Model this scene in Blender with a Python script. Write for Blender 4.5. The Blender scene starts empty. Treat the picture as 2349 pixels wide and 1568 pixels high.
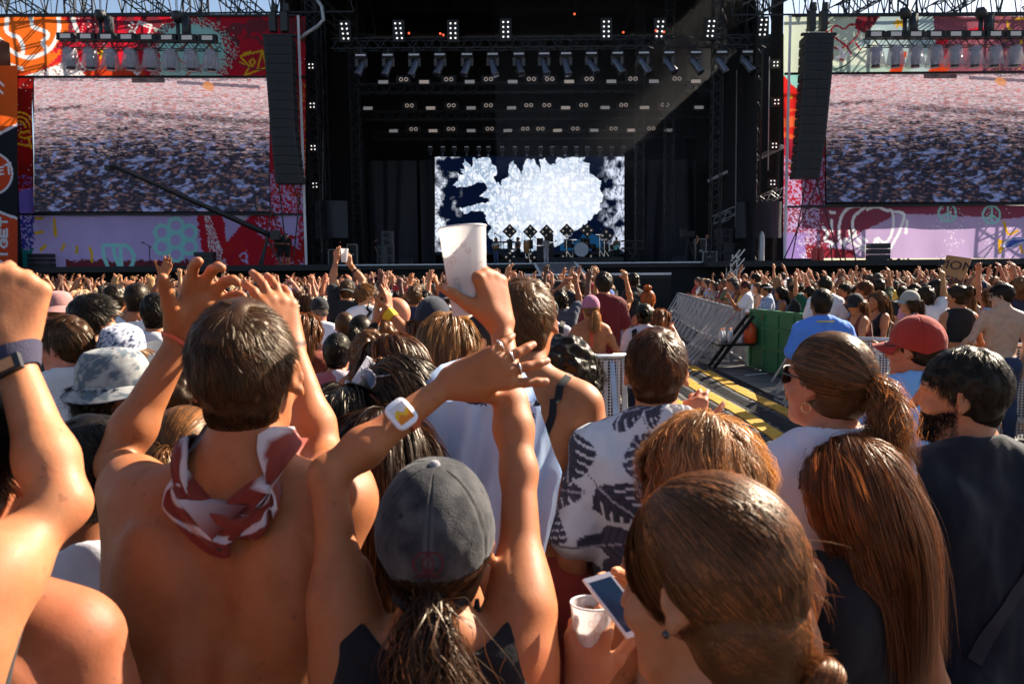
import bpy, math, random, os
import numpy as np
from mathutils import Vector, Matrix, Euler
random.seed(7); RNG=np.random.default_rng(7)
VS=1.0
PI=math.pi
scene=bpy.context.scene
COL=scene.collection
# ------------------------------------------------------------------ camera
CAM_Z=1.97; FPX=796.0; PITCH=math.radians(4.85); ROLL=math.radians(-0.5)
cam_d=bpy.data.cameras.new('camera'); cam=bpy.data.objects.new('camera',cam_d); COL.objects.link(cam)
cam_d.sensor_width=36.0; cam_d.lens=36.0*FPX/1024; cam_d.clip_start=0.05; cam_d.clip_end=3000
CR=(Matrix.Rotation(PI/2-PITCH,3,'X') @ Matrix.Rotation(ROLL,3,'Z'))
cam.location=(0,0,CAM_Z); cam.rotation_euler=CR.to_euler()
scene.camera=cam
CRn=np.array(CR)
def at(ux,uy,Y):
    """photo point (2349-wide frame) at depth Y -> world"""
    px,py=ux*1024/2349.0,uy*1024/2349.0
    d=CRn@np.array([(px-512)/FPX,-(py-341.5)/FPX,-1.0])
    return np.array([0,0,CAM_Z])+d*(Y/d[1])
# ------------------------------------------------------------------ numpy helpers
def V(*a): return np.array(a,float)
def nrm(v): v=np.asarray(v,float); return v/(np.linalg.norm(v,axis=-1,keepdims=True)+1e-12)
def rotz(a): c,s=math.cos(a),math.sin(a); return np.array([[c,-s,0],[s,c,0],[0,0,1.]])
def rotx(a): c,s=math.cos(a),math.sin(a); return np.array([[1,0,0],[0,c,-s],[0,s,c.real]])
def roty(a): c,s=math.cos(a),math.sin(a); return np.array([[c,0,s],[0,1,0],[-s,0,c]])
def _h(ix,iy,iz,seed):
    n=(ix*374761393+iy*668265263+iz*2147483647+seed*974634211)&0xffffffff
    n=((n^(n>>13))*1274126177)&0xffffffff
    return ((n^(n>>16))&0xffff)/65535.0
def vnoise(P,seed=0):
    P=np.asarray(P,float); I=np.floor(P).astype(np.int64); f=P-I; f=f*f*(3-2*f)
    r=0
    for dx in (0,1):
        wx=f[:,0] if dx else 1-f[:,0]
        for dy in (0,1):
            wy=f[:,1] if dy else 1-f[:,1]
            for dz in (0,1):
                wz=f[:,2] if dz else 1-f[:,2]
                r=r+wx*wy*wz*_h(I[:,0]+dx,I[:,1]+dy,I[:,2]+dz,seed)
    return r
def fbm(P,o=3,seed=0):
    a=.5;r=0;P=np.asarray(P,float)
    for k in range(o): r=r+a*vnoise(P,seed+k); P=P*2.03+7.1; a*=.5
    return r/(1-.5**o)
# ------------------------------------------------------------------ mesh objects
def mesh_obj(name,verts,faces,mat,parent=None,smooth=True,origin=None,attrs=None,color=None,mats=None,midx=None):
    me=bpy.data.meshes.new(name)
    verts=np.asarray(verts,np.float32).reshape(-1,3)
    if origin is not None: verts=verts-np.asarray(origin,np.float32)
    if isinstance(faces,np.ndarray) and len(faces):
        nf,k=faces.shape
        me.vertices.add(len(verts)); me.vertices.foreach_set('co',verts.ravel())
        me.loops.add(nf*k); me.loops.foreach_set('vertex_index',faces.astype(np.int32).ravel())
        me.polygons.add(nf); me.polygons.foreach_set('loop_start',np.arange(0,nf*k,k,dtype=np.int32))
        me.update(calc_edges=True)
    else:
        me.from_pydata(verts.tolist(),[],[list(map(int,f)) for f in faces]); me.update()
    me.polygons.foreach_set('use_smooth',np.full(len(me.polygons),bool(smooth)))
    for m in (mats or [mat]): me.materials.append(m)
    if midx is not None: me.polygons.foreach_set('material_index',np.asarray(midx,np.int32))
    if attrs:
        for an,av in attrs.items():
            av=np.asarray(av,np.float32)
            if av.ndim==1:
                a=me.attributes.new(an,'FLOAT','POINT'); a.data.foreach_set('value',av)
            else:
                if av.shape[1]==3: av=np.concatenate([av,np.ones((len(av),1),np.float32)],1)
                a=me.attributes.new(an,'FLOAT_COLOR','POINT'); a.data.foreach_set('color',av.ravel())
    me.update()
    o=bpy.data.objects.new(name,me); COL.objects.link(o)
    if color is not None: o.color=(*color[:3],1)
    if parent is not None:
        o.parent=parent
        if origin is not None: pass
    if origin is not None and parent is None: o.location=[float(x) for x in origin]
    return o
def tag(o,label=None,cat=None,group=None,kind=None):
    if label: o['label']=label
    if cat: o['category']=cat
    if group: o['group']=group
    if kind: o['kind']=kind
    return o
def empty(name,loc,label,cat,group=None,rz=0):
    o=bpy.data.objects.new(name,None); COL.objects.link(o); o.location=[float(x) for x in loc]; o.rotation_euler=(0,0,rz)
    return tag(o,label,cat,group)
class MB:
    """collects boxes, bars, tubes into one mesh"""
    def __init__(s): s.v=[]; s.f=[]; s.n=0; s.c=[]
    def add(s,v,f,c=None):
        v=np.asarray(v,float).reshape(-1,3); s.v.append(v); s.f+= [[int(i)+s.n for i in q] for q in f]; s.n+=len(v)
        if c is not None: s.c.append(np.tile(np.asarray(c,float)[:3],(len(v),1)))
        return s
    def box(s,c,d,R=None,col=None):
        x,y,z=np.asarray(d)/2
        v=np.array([[-x,-y,-z],[x,-y,-z],[x,y,-z],[-x,y,-z],[-x,-y,z],[x,-y,z],[x,y,z],[-x,y,z]])
        if R is not None: v=v@np.asarray(R).T
        return s.add(v+np.asarray(c),[[0,3,2,1],[4,5,6,7],[0,1,5,4],[1,2,6,5],[2,3,7,6],[3,0,4,7]],col)
    def bar(s,a,b,w,h=None,col=None,up=(0,0,1)):
        a=np.asarray(a,float);b=np.asarray(b,float);h=h or w
        d=b-a;L=np.linalg.norm(d);d=d/L
        u=np.asarray(up,float)
        if abs(d@u)>.98: u=V(1,0,0) if abs(d[0])<.9 else V(0,1,0)
        x=nrm(np.cross(d,u));z=np.cross(x,d)
        return s.box((a+b)/2,(w,L,h),np.stack([x,d,z],1),col)
    def tube(s,pts,r,n=8,col=None,cap=True):
        pts=np.asarray(pts,float);m=len(pts);r=np.broadcast_to(np.asarray(r,float),(m,))
        t=np.gradient(pts,axis=0);t=nrm(t)
        u=V(0,0,1) if abs(t[0][2])<.9 else V(1,0,0)
        vs=[];x=nrm(np.cross(t[0],u))
        for i in range(m):
            x=nrm(x-t[i]*(x@t[i]));y=np.cross(t[i],x)
            an=np.arange(n)*2*PI/n
            vs.append(pts[i]+r[i]*(np.cos(an)[:,None]*x+np.sin(an)[:,None]*y))
        f=[[i*n+j,i*n+(j+1)%n,(i+1)*n+(j+1)%n,(i+1)*n+j] for i in range(m-1) for j in range(n)]
        if cap: f+=[list(range(n))[::-1],[(m-1)*n+j for j in range(n)]]
        return s.add(np.concatenate(vs),f,col)
    def lathe(s,prof,c=(0,0,0),R=None,n=24,col=None,a0=0,a1=2*PI):
        prof=np.asarray(prof,float);m=len(prof);full=abs(a1-a0-2*PI)<1e-6;k=n if full else n+1
        an=a0+np.arange(k)*(a1-a0)/n
        v=np.stack([prof[:,0,None]*np.cos(an),prof[:,0,None]*np.sin(an),np.repeat(prof[:,1,None],k,1)],-1).reshape(-1,3)
        if R is not None: v=v@np.asarray(R).T
        f=[[i*k+j,i*k+(j+1)%k,(i+1)*k+(j+1)%k,(i+1)*k+j] for i in range(m-1) for j in range(n)]
        return s.add(v+np.asarray(c),f,col)
    def build(s,name,mat,parent=None,smooth=False,origin=None,color=None,mats=None,midx=None):
        at_={'paint':np.concatenate(s.c)} if s.c and sum(map(len,s.c))==s.n else None
        v=np.concatenate(s.v)
        if origin is None: origin=wloc(parent) if parent is not None else V((v[:,0].min()+v[:,0].max())/2,(v[:,1].min()+v[:,1].max())/2,v[:,2].min())
        return mesh_obj(name,v,s.f,mat,parent,smooth,origin,at_,color,mats,midx)
def wloc(o):
    p=V(0,0,0)
    while o is not None: p=p+np.array(o.location); o=o.parent
    return p
def kids(o): return list(o.children)
KIDS={}
def dup(o,loc=None,rz=None,parent=None,label=None,group=None,color=None,sc=None):
    c=o.copy(); COL.objects.link(c)
    if parent is not None: c.parent=parent
    if loc is not None: c.location=[float(x) for x in loc]
    if rz is not None: c.rotation_euler[2]=rz
    if sc is not None: c.scale=(sc,sc,sc) if not hasattr(sc,'__len__') else sc
    if label: c['label']=label
    if group: c['group']=group
    if color is not None: c.color=(*color,1)
    for k in KIDS.setdefault(o.name,list(o.children)): dup(k,parent=c)
    return c
def lin(h):
    h=h.lstrip('#'); r=np.array([int(h[i:i+2],16)/255 for i in (0,2,4)]); return np.where(r<.04045,r/12.92,((r+.055)/1.055)**2.4)
# ------------------------------------------------------------------ signed distance bodies
# prim: (kind, tag, data, k)   cone: a,b,ra,rb ; ell: c,R(3x3 rows = local axes),radii
def cone(t,a,b,ra,rb,k=.02): return ('cone',t,(np.asarray(a,float),np.asarray(b,float),ra,rb),k)
def ell(t,c,r,R=None,k=.02): return ('ell',t,(np.asarray(c,float),np.asarray(r,float),np.eye(3) if R is None else np.asarray(R,float)),k)
def sub(p): return (p[0]+'-',)+p[1:]
def infl(p,o):
    if p[0].startswith('cone'): a,b,ra,rb=p[2]; return (p[0],p[1],(a,b,ra+o,rb+o),p[3])
    c,r,R=p[2]; return (p[0],p[1],(c,r+o,R),p[3])
def pbox(p):
    if p[0].startswith('cone'):
        a,b,ra,rb=p[2]; return np.minimum(a-ra,b-rb),np.maximum(a+ra,b+rb)
    c,r,R=p[2]; e=np.sqrt(((R*r)**2).sum(1)); return c-e,c+e
def pdist(p,X,Y,Z):
    if p[0].startswith('cone'):
        a,b,ra,rb=p[2]; ba=b-a; L=float(ba@ba)+1e-12
        px,py,pz=X-a[0],Y-a[1],Z-a[2]
        h=np.clip((px*ba[0]+py*ba[1]+pz*ba[2])/L,0,1)
        return np.sqrt((px-h*ba[0])**2+(py-h*ba[1])**2+(pz-h*ba[2])**2)-(ra+(rb-ra)*h)
    c,r,R=p[2]; px,py,pz=X-c[0],Y-c[1],Z-c[2]
    q=[(px*R[0,i]+py*R[1,i]+pz*R[2,i]) for i in range(3)]
    k0=np.sqrt(sum((q[i]/r[i])**2 for i in range(3)))
    k1=np.sqrt(sum((q[i]/r[i]**2)**2 for i in range(3)))+1e-9
    return k0*(k0-1)/k1
def smin(a,b,k):
    h=np.maximum(k-np.abs(a-b),0)/k
    return np.minimum(a,b)-h*h*k*.25
def eval_grid(prims,h,cuts=(),lo=None,hi=None,disp=None):
    if lo is None:
        bs=[pbox(p) for p in prims if not p[0].endswith('-')]
        lo=np.min([b[0] for b in bs],0); hi=np.max([b[1] for b in bs],0)
    lo=lo-2.5*h; n=np.ceil((hi-lo)/h).astype(int)+4
    F=np.full(n,1.0,np.float32)
    ax=[(lo[i]+h*np.arange(n[i])).astype(np.float32) for i in range(3)]
    for p in prims:
        k=p[3]; m=k+2.5*h; a,b=pbox(p)
        i0=np.clip(np.floor((a-m-lo)/h).astype(int),0,n); i1=np.clip(np.ceil((b+m-lo)/h).astype(int)+1,0,n)
        if np.any(i1<=i0): continue
        sl=tuple(slice(i0[i],i1[i]) for i in range(3))
        X=ax[0][sl[0]][:,None,None];Y=ax[1][sl[1]][None,:,None];Z=ax[2][sl[2]][None,None,:]
        d=pdist(p,X,Y,Z).astype(np.float32)
        if p[0].endswith('-'): F[sl]=-smin(-F[sl],d,k)
        else: F[sl]=smin(F[sl],d,k)
    X=ax[0][:,None,None];Y=ax[1][None,:,None];Z=ax[2][None,None,:]
    for c in cuts:     # half-space (point, outward normal)
        p0,nn=c; F=np.maximum(F,((X-p0[0])*nn[0]+(Y-p0[1])*nn[1]+(Z-p0[2])*nn[2]).astype(np.float32))
    return F,lo
def eval_pts(prims,P):
    P=np.asarray(P,float); F=np.full(len(P),1.0)
    for p in prims:
        d=pdist(p,P[:,0],P[:,1],P[:,2]); k=p[3]
        F=-smin(-F,d,k) if p[0].endswith('-') else smin(F,d,k)
    return F
def project(prims,P,off=0.,it=8):
    """pull points onto the body surface (+off)"""
    P=np.array(P,float); e=1e-3
    for _ in range(it):
        f=eval_pts(prims,P)-off
        g=np.stack([(eval_pts(prims,P+np.eye(3)[i]*e)-off-f)/e for i in range(3)],1)
        P-= (np.clip(f,-.04,.04)/((g*g).sum(1)+1e-3))[:,None]*g
    return P,nrm(g)
def surface_nets(F,lo,h):
    S=F<0
    nx,ny,nz=F.shape
    cnt=np.zeros((nx-1,ny-1,nz-1),np.int8)
    for i in (0,1):
        for j in (0,1):
            for k in (0,1): cnt+=S[i:nx-1+i,j:ny-1+j,k:nz-1+k]
    C=np.argwhere((cnt>0)&(cnt<8)); N=len(C)
    idx=np.full(cnt.shape,-1,np.int32); idx[C[:,0],C[:,1],C[:,2]]=np.arange(N)
    acc=np.zeros((N,3),np.float32); w=np.zeros(N,np.float32)
    cr=[(i,j,k) for i in (0,1) for j in (0,1) for k in (0,1)]
    val={c:F[C[:,0]+c[0],C[:,1]+c[1],C[:,2]+c[2]] for c in cr}
    for a in cr:
        for x in range(3):
            if a[x]==0:
                b=list(a); b[x]=1; b=tuple(b); fa,fb=val[a],val[b]
                m=(fa<0)!=(fb<0); t=np.where(m,fa/np.where(m,fa-fb,1),0)
                for q in range(3): acc[:,q]+=np.where(m,a[q]+(t if q==x else 0),0)
                w+=m
    P=lo+h*(C+acc/w[:,None])
    faces=[]
    for x in range(3):
        sl0=[slice(None)]*3; sl1=[slice(None)]*3; sl0[x]=slice(0,-1); sl1[x]=slice(1,None)
        E=S[tuple(sl0)]!=S[tuple(sl1)]; y,z=(x+1)%3,(x+2)%3
        I=np.argwhere(E); ok=(I[:,y]>0)&(I[:,z]>0)&(I[:,y]<F.shape[y]-1)&(I[:,z]<F.shape[z]-1); I=I[ok]
        def cell(dy,dz):
            J=I.copy(); J[:,y]-=dy; J[:,z]-=dz; return idx[J[:,0],J[:,1],J[:,2]]
        q=np.stack([cell(1,1),cell(0,1),cell(0,0),cell(1,0)],1)
        s0=S[I[:,0],I[:,1],I[:,2]]
        q[~s0]=q[~s0][:,::-1]; faces.append(q)
    fc=np.concatenate(faces); fc=fc[(fc>=0).all(1)]
    return P.astype(np.float32),fc
def vnormals(P,Fc):
    n=np.cross(P[Fc[:,2]]-P[Fc[:,0]],P[Fc[:,3]]-P[Fc[:,1]])
    out=np.zeros_like(P)
    for i in range(4): 
        for q in range(3): out[:,q]+=np.bincount(Fc[:,i],n[:,q],len(P))
    return nrm(out).astype(np.float32)
def relax(P,Fc,it=1,lam=.5):
    for _ in range(it):
        acc=np.zeros_like(P); c=np.zeros(len(P),np.float32)
        for a,b in ((0,1),(1,2),(2,3),(3,0)):
            for i,j in ((a,b),(b,a)):
                c+=np.bincount(Fc[:,i],minlength=len(P))
                for q in range(3): acc[:,q]+=np.bincount(Fc[:,i],P[Fc[:,j],q],len(P))
        P=P+lam*(acc/np.maximum(c,1)[:,None]-P)
    return P.astype(np.float32)
def sdf_mesh(prims,h,cuts=(),disp=None,it=1):
    F,lo=eval_grid(prims,h*VS,cuts); P,Fc=surface_nets(F,lo,h*VS)
    if it: P=relax(P,Fc,it,.4)
    if disp is not None: P=P+vnormals(P,Fc)*disp(P)[:,None].astype(np.float32)
    return P,Fc
# ------------------------------------------------------------------ materials
def _nt(name):
    m=bpy.data.materials.new(name); m.use_nodes=True; nt=m.node_tree; nt.nodes.clear()
    out=nt.nodes.new('ShaderNodeOutputMaterial'); return m,nt,out
def N(nt,t,ins=None,**kw):
    n=nt.nodes.new(t)
    for k,v in kw.items(): setattr(n,k,v)
    for k,v in (ins or {}).items():
        if hasattr(v,'is_output') or isinstance(v,bpy.types.NodeSocket): nt.links.new(v,n.inputs[k])
        else: n.inputs[k].default_value=v
    return n
def mixc(nt,f,a,b,mode='MIX'):
    n=nt.nodes.new('ShaderNodeMix'); n.data_type='RGBA'; n.blend_type=mode
    for i,v in ((0,f),(6,a),(7,b)):
        if isinstance(v,bpy.types.NodeSocket): nt.links.new(v,n.inputs[i])
        elif i==0: n.inputs[i].default_value=v
        else: n.inputs[i].default_value=(*v[:3],1)
    return n.outputs[2]
def ramp(nt,fac,stops):
    n=nt.nodes.new('ShaderNodeValToRGB'); e=n.color_ramp.elements
    while len(e)<len(stops): e.new(.5)
    for i,(p,c) in enumerate(stops): e[i].position=p; e[i].color=(*(c if hasattr(c,'__len__') else (c,c,c)),1)
    nt.links.new(fac,n.inputs[0]); return n.outputs[0]
def noise(nt,scale,detail=3,rough=.5,vec=None,dist=0):
    n=N(nt,'ShaderNodeTexNoise',{'Scale':scale,'Detail':detail,'Roughness':rough,'Distortion':dist})
    if vec is not None: nt.links.new(vec,n.inputs['Vector'])
    return n.outputs[0]
def objvec(nt,scale=(1,1,1)):
    tc=nt.nodes.new('ShaderNodeTexCoord'); mp=N(nt,'ShaderNodeMapping',{'Vector':tc.outputs['Object'],'Scale':scale}); return mp.outputs[0]
def bump(nt,h,st=.3,dist=.01):
    return N(nt,'ShaderNodeBump',{'Height':h,'Strength':st,'Distance':dist}).outputs[0]
def mat(name,col,rough=.6,metal=0,var=.15,scale=6.,bst=0.,bsc=60.,bd=.004,src='const',spec=.5,emit=None,est=1.,trans=0.,stretch=(1,1,1),coat=0.,sss=0.):
    m,nt,out=_nt(name)
    if src=='obj': base=nt.nodes.new('ShaderNodeObjectInfo').outputs['Color']
    elif src=='paint': base=N(nt,'ShaderNodeAttribute',attribute_name='paint').outputs['Color']
    else:
        r=nt.nodes.new('ShaderNodeRGB'); r.outputs[0].default_value=(*col,1); base=r.outputs[0]
    v=objvec(nt,stretch)
    if var: base=mixc(nt,1.0,base,ramp(nt,noise(nt,scale,4,.6,v),[(.25,1-var),(.75,1.0)]),'MULTIPLY')
    p=N(nt,'ShaderNodeBsdfPrincipled',{'Base Color':base,'Roughness':rough,'Metallic':metal,'Specular IOR Level':spec,'Coat Weight':coat})
    if sss: 
        p.inputs['Subsurface Weight'].default_value=sss; p.inputs['Subsurface Radius'].default_value=(1,.4,.25); p.inputs['Subsurface Scale'].default_value=.012
    if bst: nt.links.new(bump(nt,noise(nt,bsc,4,.6,v),bst,bd),p.inputs['Normal'])
    if emit is not None:
        p.inputs['Emission Color'].default_value=(*emit,1); p.inputs['Emission Strength'].default_value=est
    sh=p.outputs[0]
    if trans:
        t=N(nt,'ShaderNodeBsdfTranslucent',{'Color':base}); sh=N(nt,'ShaderNodeMixShader',{0:trans,1:sh,2:t.outputs[0]}).outputs[0]
    nt.links.new(sh,out.inputs[0]); return m
def skin_material():
    m,nt,out=_nt('skin'); v=objvec(nt)
    base=nt.nodes.new('ShaderNodeObjectInfo').outputs['Color']
    mott=ramp(nt,noise(nt,9,4,.65,v),[(.3,(.78,.70,.66)),(.5,(1,1,1)),(.72,(1.0,.80,.74))])
    c=mixc(nt,1,base,mott,'MULTIPLY')
    fr=ramp(nt,noise(nt,55,2,.5,v),[(.69,0),(.73,1)])
    c=mixc(nt,mixc(nt,1,fr,(.35,.35,.35),'MULTIPLY'),c,(.10,.03,.015))
    tint=N(nt,'ShaderNodeAttribute',attribute_name='paint')
    c=mixc(nt,tint.outputs['Alpha'],c,tint.outputs['Color'])
    p=N(nt,'ShaderNodeBsdfPrincipled',{'Base Color':c,'Roughness':ramp(nt,noise(nt,30,3,.6,v),[(.3,.48),(.7,.64)]),'Specular IOR Level':.32,'Subsurface Weight':.18,'Subsurface Scale':.012})
    p.inputs['Subsurface Radius'].default_value=(1,.35,.2)
    h=N(nt,'ShaderNodeMath',{0:noise(nt,220,3,.6,v),1:noise(nt,38,3,.6,v)},operation='ADD').outputs[0]
    nt.links.new(bump(nt,h,.20,.0014),p.inputs['Normal'])
    nt.links.new(p.outputs[0],out.inputs[0]); return m
def hair_material():
    m,nt,out=_nt('hair')
    oc=nt.nodes.new('ShaderNodeObjectInfo').outputs['Color']
    t=N(nt,'ShaderNodeAttribute',attribute_name='tint').outputs['Fac']
    c=mixc(nt,1,oc,ramp(nt,t,[(0,(.40,.36,.33)),(.5,(1.0,.93,.85)),(1,(2.7,2.2,1.7))]),'MULTIPLY')
    p=N(nt,'ShaderNodeBsdfPrincipled',{'Base Color':c,'Roughness':.38,'Specular IOR Level':.46,'Specular Tint':(1,.84,.64,1)})
    nt.links.new(bump(nt,noise(nt,380,2,.6,objvec(nt)),.22,.002),p.inputs['Normal'])
    tr=N(nt,'ShaderNodeBsdfTranslucent',{'Color':mixc(nt,1,c,(1.35,1.18,.95),'MULTIPLY')})
    nt.links.new(N(nt,'ShaderNodeMixShader',{0:.40,1:p.outputs[0],2:tr.outputs[0]}).outputs[0],out.inputs[0]); return m
def cloth_material(name,src):
    m,nt,out=_nt(name); v=objvec(nt)
    base=nt.nodes.new('ShaderNodeObjectInfo').outputs['Color'] if src=='obj' else N(nt,'ShaderNodeAttribute',attribute_name='paint').outputs['Color']
    c=mixc(nt,1,base,ramp(nt,noise(nt,5,4,.65,v),[(.3,.85),(.7,1.0)]),'MULTIPLY')
    p=N(nt,'ShaderNodeBsdfPrincipled',{'Base Color':c,'Roughness':.85,'Specular IOR Level':.25,'Sheen Weight':.15})
    h=N(nt,'ShaderNodeMath',{0:noise(nt,420,2,.5,v),1:noise(nt,14,3,.55,v)},operation='ADD').outputs[0]
    nt.links.new(bump(nt,h,.35,.0035),p.inputs['Normal'])
    t=N(nt,'ShaderNodeBsdfTranslucent',{'Color':c})
    nt.links.new(N(nt,'ShaderNodeMixShader',{0:.1,1:p.outputs[0],2:t.outputs[0]}).outputs[0],out.inputs[0]); return m
M={}
M['skin']=skin_material(); M['hair']=hair_material(); M['cloth']=cloth_material('cloth','obj'); M['print']=cloth_material('printed_cloth','paint')
M['lens']=mat('dark_lens',(.012,.012,.015),.08,var=0,spec=.8)
M['bluelens']=mat('blue_lens',(.16,.24,.42),.12,.4,var=0,spec=.8)
M['eye']=mat('eye_white',(.7,.66,.62),.15,var=0)
M['iris']=mat('iris',(.05,.025,.012),.1,var=0)
M['silver']=mat('silver',(.75,.73,.70),.25,1,var=0)
M['gold']=mat('gold',(.75,.50,.2),.25,1,var=0)
M['plain']=mat('painted_plastic',(1,1,1),.45,src='obj',var=.08)
M['black']=mat('black_plastic',(.012,.012,.014),.5,var=.2)
M['alu']=mat('brushed_aluminium',(.62,.62,.64),.42,.75,var=.3,scale=9,bst=.2,bsc=40,bd=.002)
M['galv']=mat('galvanised_steel',(.42,.43,.45),.5,.6,var=.35,scale=7)
M['steelblack']=mat('black_steel',(.008,.008,.009),.5,.3,var=.3)
M['truss']=mat('dark_truss',(.014,.015,.018),.5,.4,var=.3)
# ------------------------------------------------------------------ people
def hand_prims(tag_,W,d,thumb,side,curl=(.3,.3,.35,.4),spread=.10,s=1.,tcurl=.3,topen=1.0):
    """side 'R'/'L'; curl per finger (index..pinky) in radians at the first joint"""
    d=nrm(d); l=nrm(np.asarray(thumb,float)-d*(np.asarray(thumb,float)@d))
    n=-np.cross(d,l) if side=='R' else np.cross(d,l)
    P=lambda a,b,c: W+s*(d*a+l*b+n*c)
    out=[]; nails=[]
    kn=[(.090,.031),(.096,.011),(.089,-.010),(.078,-.029)]
    ln=[.074,.082,.077,.060]
    for i,((kd,kl),L) in enumerate(zip(kn,ln)):
        k0=P(kd,kl,0)
        out.append(cone(tag_,P(.0,kl*.45,0),k0,.016*s,.0115*s,.016*s))
    out.append(cone(tag_,P(.03,.022,.008),P(.07,.0,.008),.013*s,.012*s,.015*s))
    out.append(cone(tag_,P(.02,-.018,.008),P(.06,-.02,.007),.013*s,.011*s,.015*s))
    for i,((kd,kl),L) in enumerate(zip(kn,ln)):
        sp=spread*(1.5-i)*.8; a=curl[i]; p=P(kd,kl,0); f=nrm(d+l*sp); r=[.0096,.0090,.0083,.0074]
        if i==3: r=[x*.88 for x in r]
        for j,(q,m) in enumerate(zip((.46,.30,.24),(1.0,1.15,.75))):
            aa=a if j==0 else aa+curl[i]*m
            e=p+s*L*q*(f*math.cos(aa)+n*math.sin(aa))
            out.append(cone(tag_,p,e,r[j]*s,r[j+1]*s,.010*s if j==0 else .004*s))
            if j==2: nails.append((e-(e-p)*.10-(n*math.cos(aa)-f*math.sin(aa))*r[3]*.75*s,.0062*s))
            p=e
    b=P(.018,.022,.006); dr=nrm(l*.8*topen+d*(.75 if topen<=1 else .55)+n*.35)
    dr2=nrm(dr*math.cos(tcurl)+n*.4*math.sin(tcurl)+d*math.sin(tcurl)*.75); dr3=nrm(dr2+d*tcurl*.45+n*tcurl*.3)
    m1=b+dr*.044*s; m2=m1+dr2*.035*s; m3=m2+dr3*.026*s
    out+= [cone(tag_,b,m1,.017*s,.0135*s,.02*s),cone(tag_,m1,m2,.0125*s,.0105*s,.006*s),cone(tag_,m2,m3,.0108*s,.0088*s,.004*s)]
    nails.append((m3-(m3-m2)*.15-n*.0065*s,.0075*s))
    return out,dict(d=d,l=l,n=n,W=W,s=s,tip=p,nails=nails)
def person(name,label,head,yaw=0,hyaw=0,hpitch=0,hroll=0,s=1.,sex='m',build=1.,lean=(0,0),tilt=0.,arms=None,skin=(.50,.235,.125),
           top=None,topcol=(.8,.8,.8),bottom='trousers',botcol=(.03,.035,.06),hair=None,h=.0075,group=None,face=True,hips=0.,detail=True,
           topmat=None,cat='person',drop=None,neckx=0.,stubble=False):
    """head: world centre of the head. Returns dict with root object, frames, prims."""
    Rb=rotz(math.radians(yaw)); ex,ey,ez=Rb[:,0],Rb[:,1],Rb[:,2]
    Rh=Rb@rotz(math.radians(hyaw))@rotx(math.radians(hpitch))@roty(math.radians(hroll))
    H=np.asarray(head,float); fem=sex=='f'; w=(.90 if fem else 1.)*build
    NB=H+s*(ex*neckx-ey*.035-ez*.19); P0=NB+s*(ex*lean[0]+ey*lean[1]-ez*.50); P0=P0+0
    up=nrm(NB-P0)
    fx=nrm(ex+ez*math.tan(math.radians(tilt))); 
    def T(x,y,t): return NB+(P0-NB)*t+s*(fx*x*w+ey*y)
    Bx=np.stack([fx,nrm(np.cross(up,fx)),up],1)
    pr=[]
    pr+= [ell('torso',T(0,.005,.36),np.array([.150*w,.105,.20])*s,Bx,.05*s),
          cone('torso',T(-.11,0,.07),T(.11,0,.07),.072*s,.072*s,.06*s),
          ell('torso',T(0,.0,.74),np.array([(.122 if fem else .135)*w,.092,.15])*s,Bx,.05*s),
          ell('torso',T(0,-.005,1.0),np.array([.160*w if not fem else .172*w,.112,.13])*s,Bx,.05*s)]
    for sg in (-1,1):
        pr+= [cone('torso',T(.105*sg,-.025,.2),T(.085*sg,-.01,.62),.068*s,.055*s,.05*s),
              cone('trap',NB+s*(ex*.03*sg-ey*.015+ez*.06),T(.15*sg,-.01,.01),.042*s,.030*s,.05*s),
              ell('torso',T(.085*sg,-.082,1.06),np.array([.085,.07,.09])*s,Bx,.04*s),
              ell('torso',T(.078*sg,.075,.28),np.array([.075,.05,.07] if fem else [.085,.035,.06])*s,Bx,.04*s)]
    if detail:
        for sg in (-1,1):
            pr.append(ell('torso',T(.090*sg,-.086,.24),np.array([.056,.028,.10])*s,Bx@roty(.22*sg),.032*s))
            pr.append(cone('torso',T(.032*sg,-.083,.45),T(.03*sg,-.075,.95),.030*s,.028*s,.03*s))
        pr.append(sub(cone('torso',T(0,-.122,.10),T(0,-.118,.92),.013*s,.013*s,.040*s)))
    pr.append(cone('neck',NB-ez*.02*s-ey*.01*s,H+Rh@np.array([0,-.022,-.055])*s,.060*s*(.86 if fem else 1),.054*s*(.86 if fem else 1),.035*s))
    # head
    hh=lambda x,y,z: H+Rh@(np.array([x,y,z])*s)
    pr+= [ell('head',hh(0,-.012,.030),np.array([.075,.096,.093])*s,Rh,.03*s),
          ell('head',hh(0,.028,-.035),np.array([.060,.066,.082])*s,Rh,.03*s),
          ell('head',hh(0,.055,-.085),np.array([.040,.036,.032])*s,Rh,.03*s)]
    if face:
        pr+= [cone('head',hh(0,.094,.012),hh(0,.113,-.026),.008*s,.012*s,.012*s),
              cone('head',hh(-.04,.080,.030),hh(.04,.080,.030),.010*s,.010*s,.02*s),
              cone('head',hh(-.014,.094,-.060),hh(.014,.094,-.060),.006*s,.006*s,.008*s),
              cone('head',hh(-.013,.092,-.070),hh(.013,.092,-.070),.0065*s,.0065*s,.006*s),
              ell('head',hh(0,.082,-.100),np.array([.020,.018,.017])*s,Rh,.02*s)]
        for sg in (-1,1):
            pr+= [sub(ell('head',hh(.031*sg,.096,.010),np.array([.017,.012,.011])*s,Rh,.015*s)),
                  ell('head',hh(.045*sg,.066,-.028),np.array([.022,.020,.020])*s,Rh,.02*s)]
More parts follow.
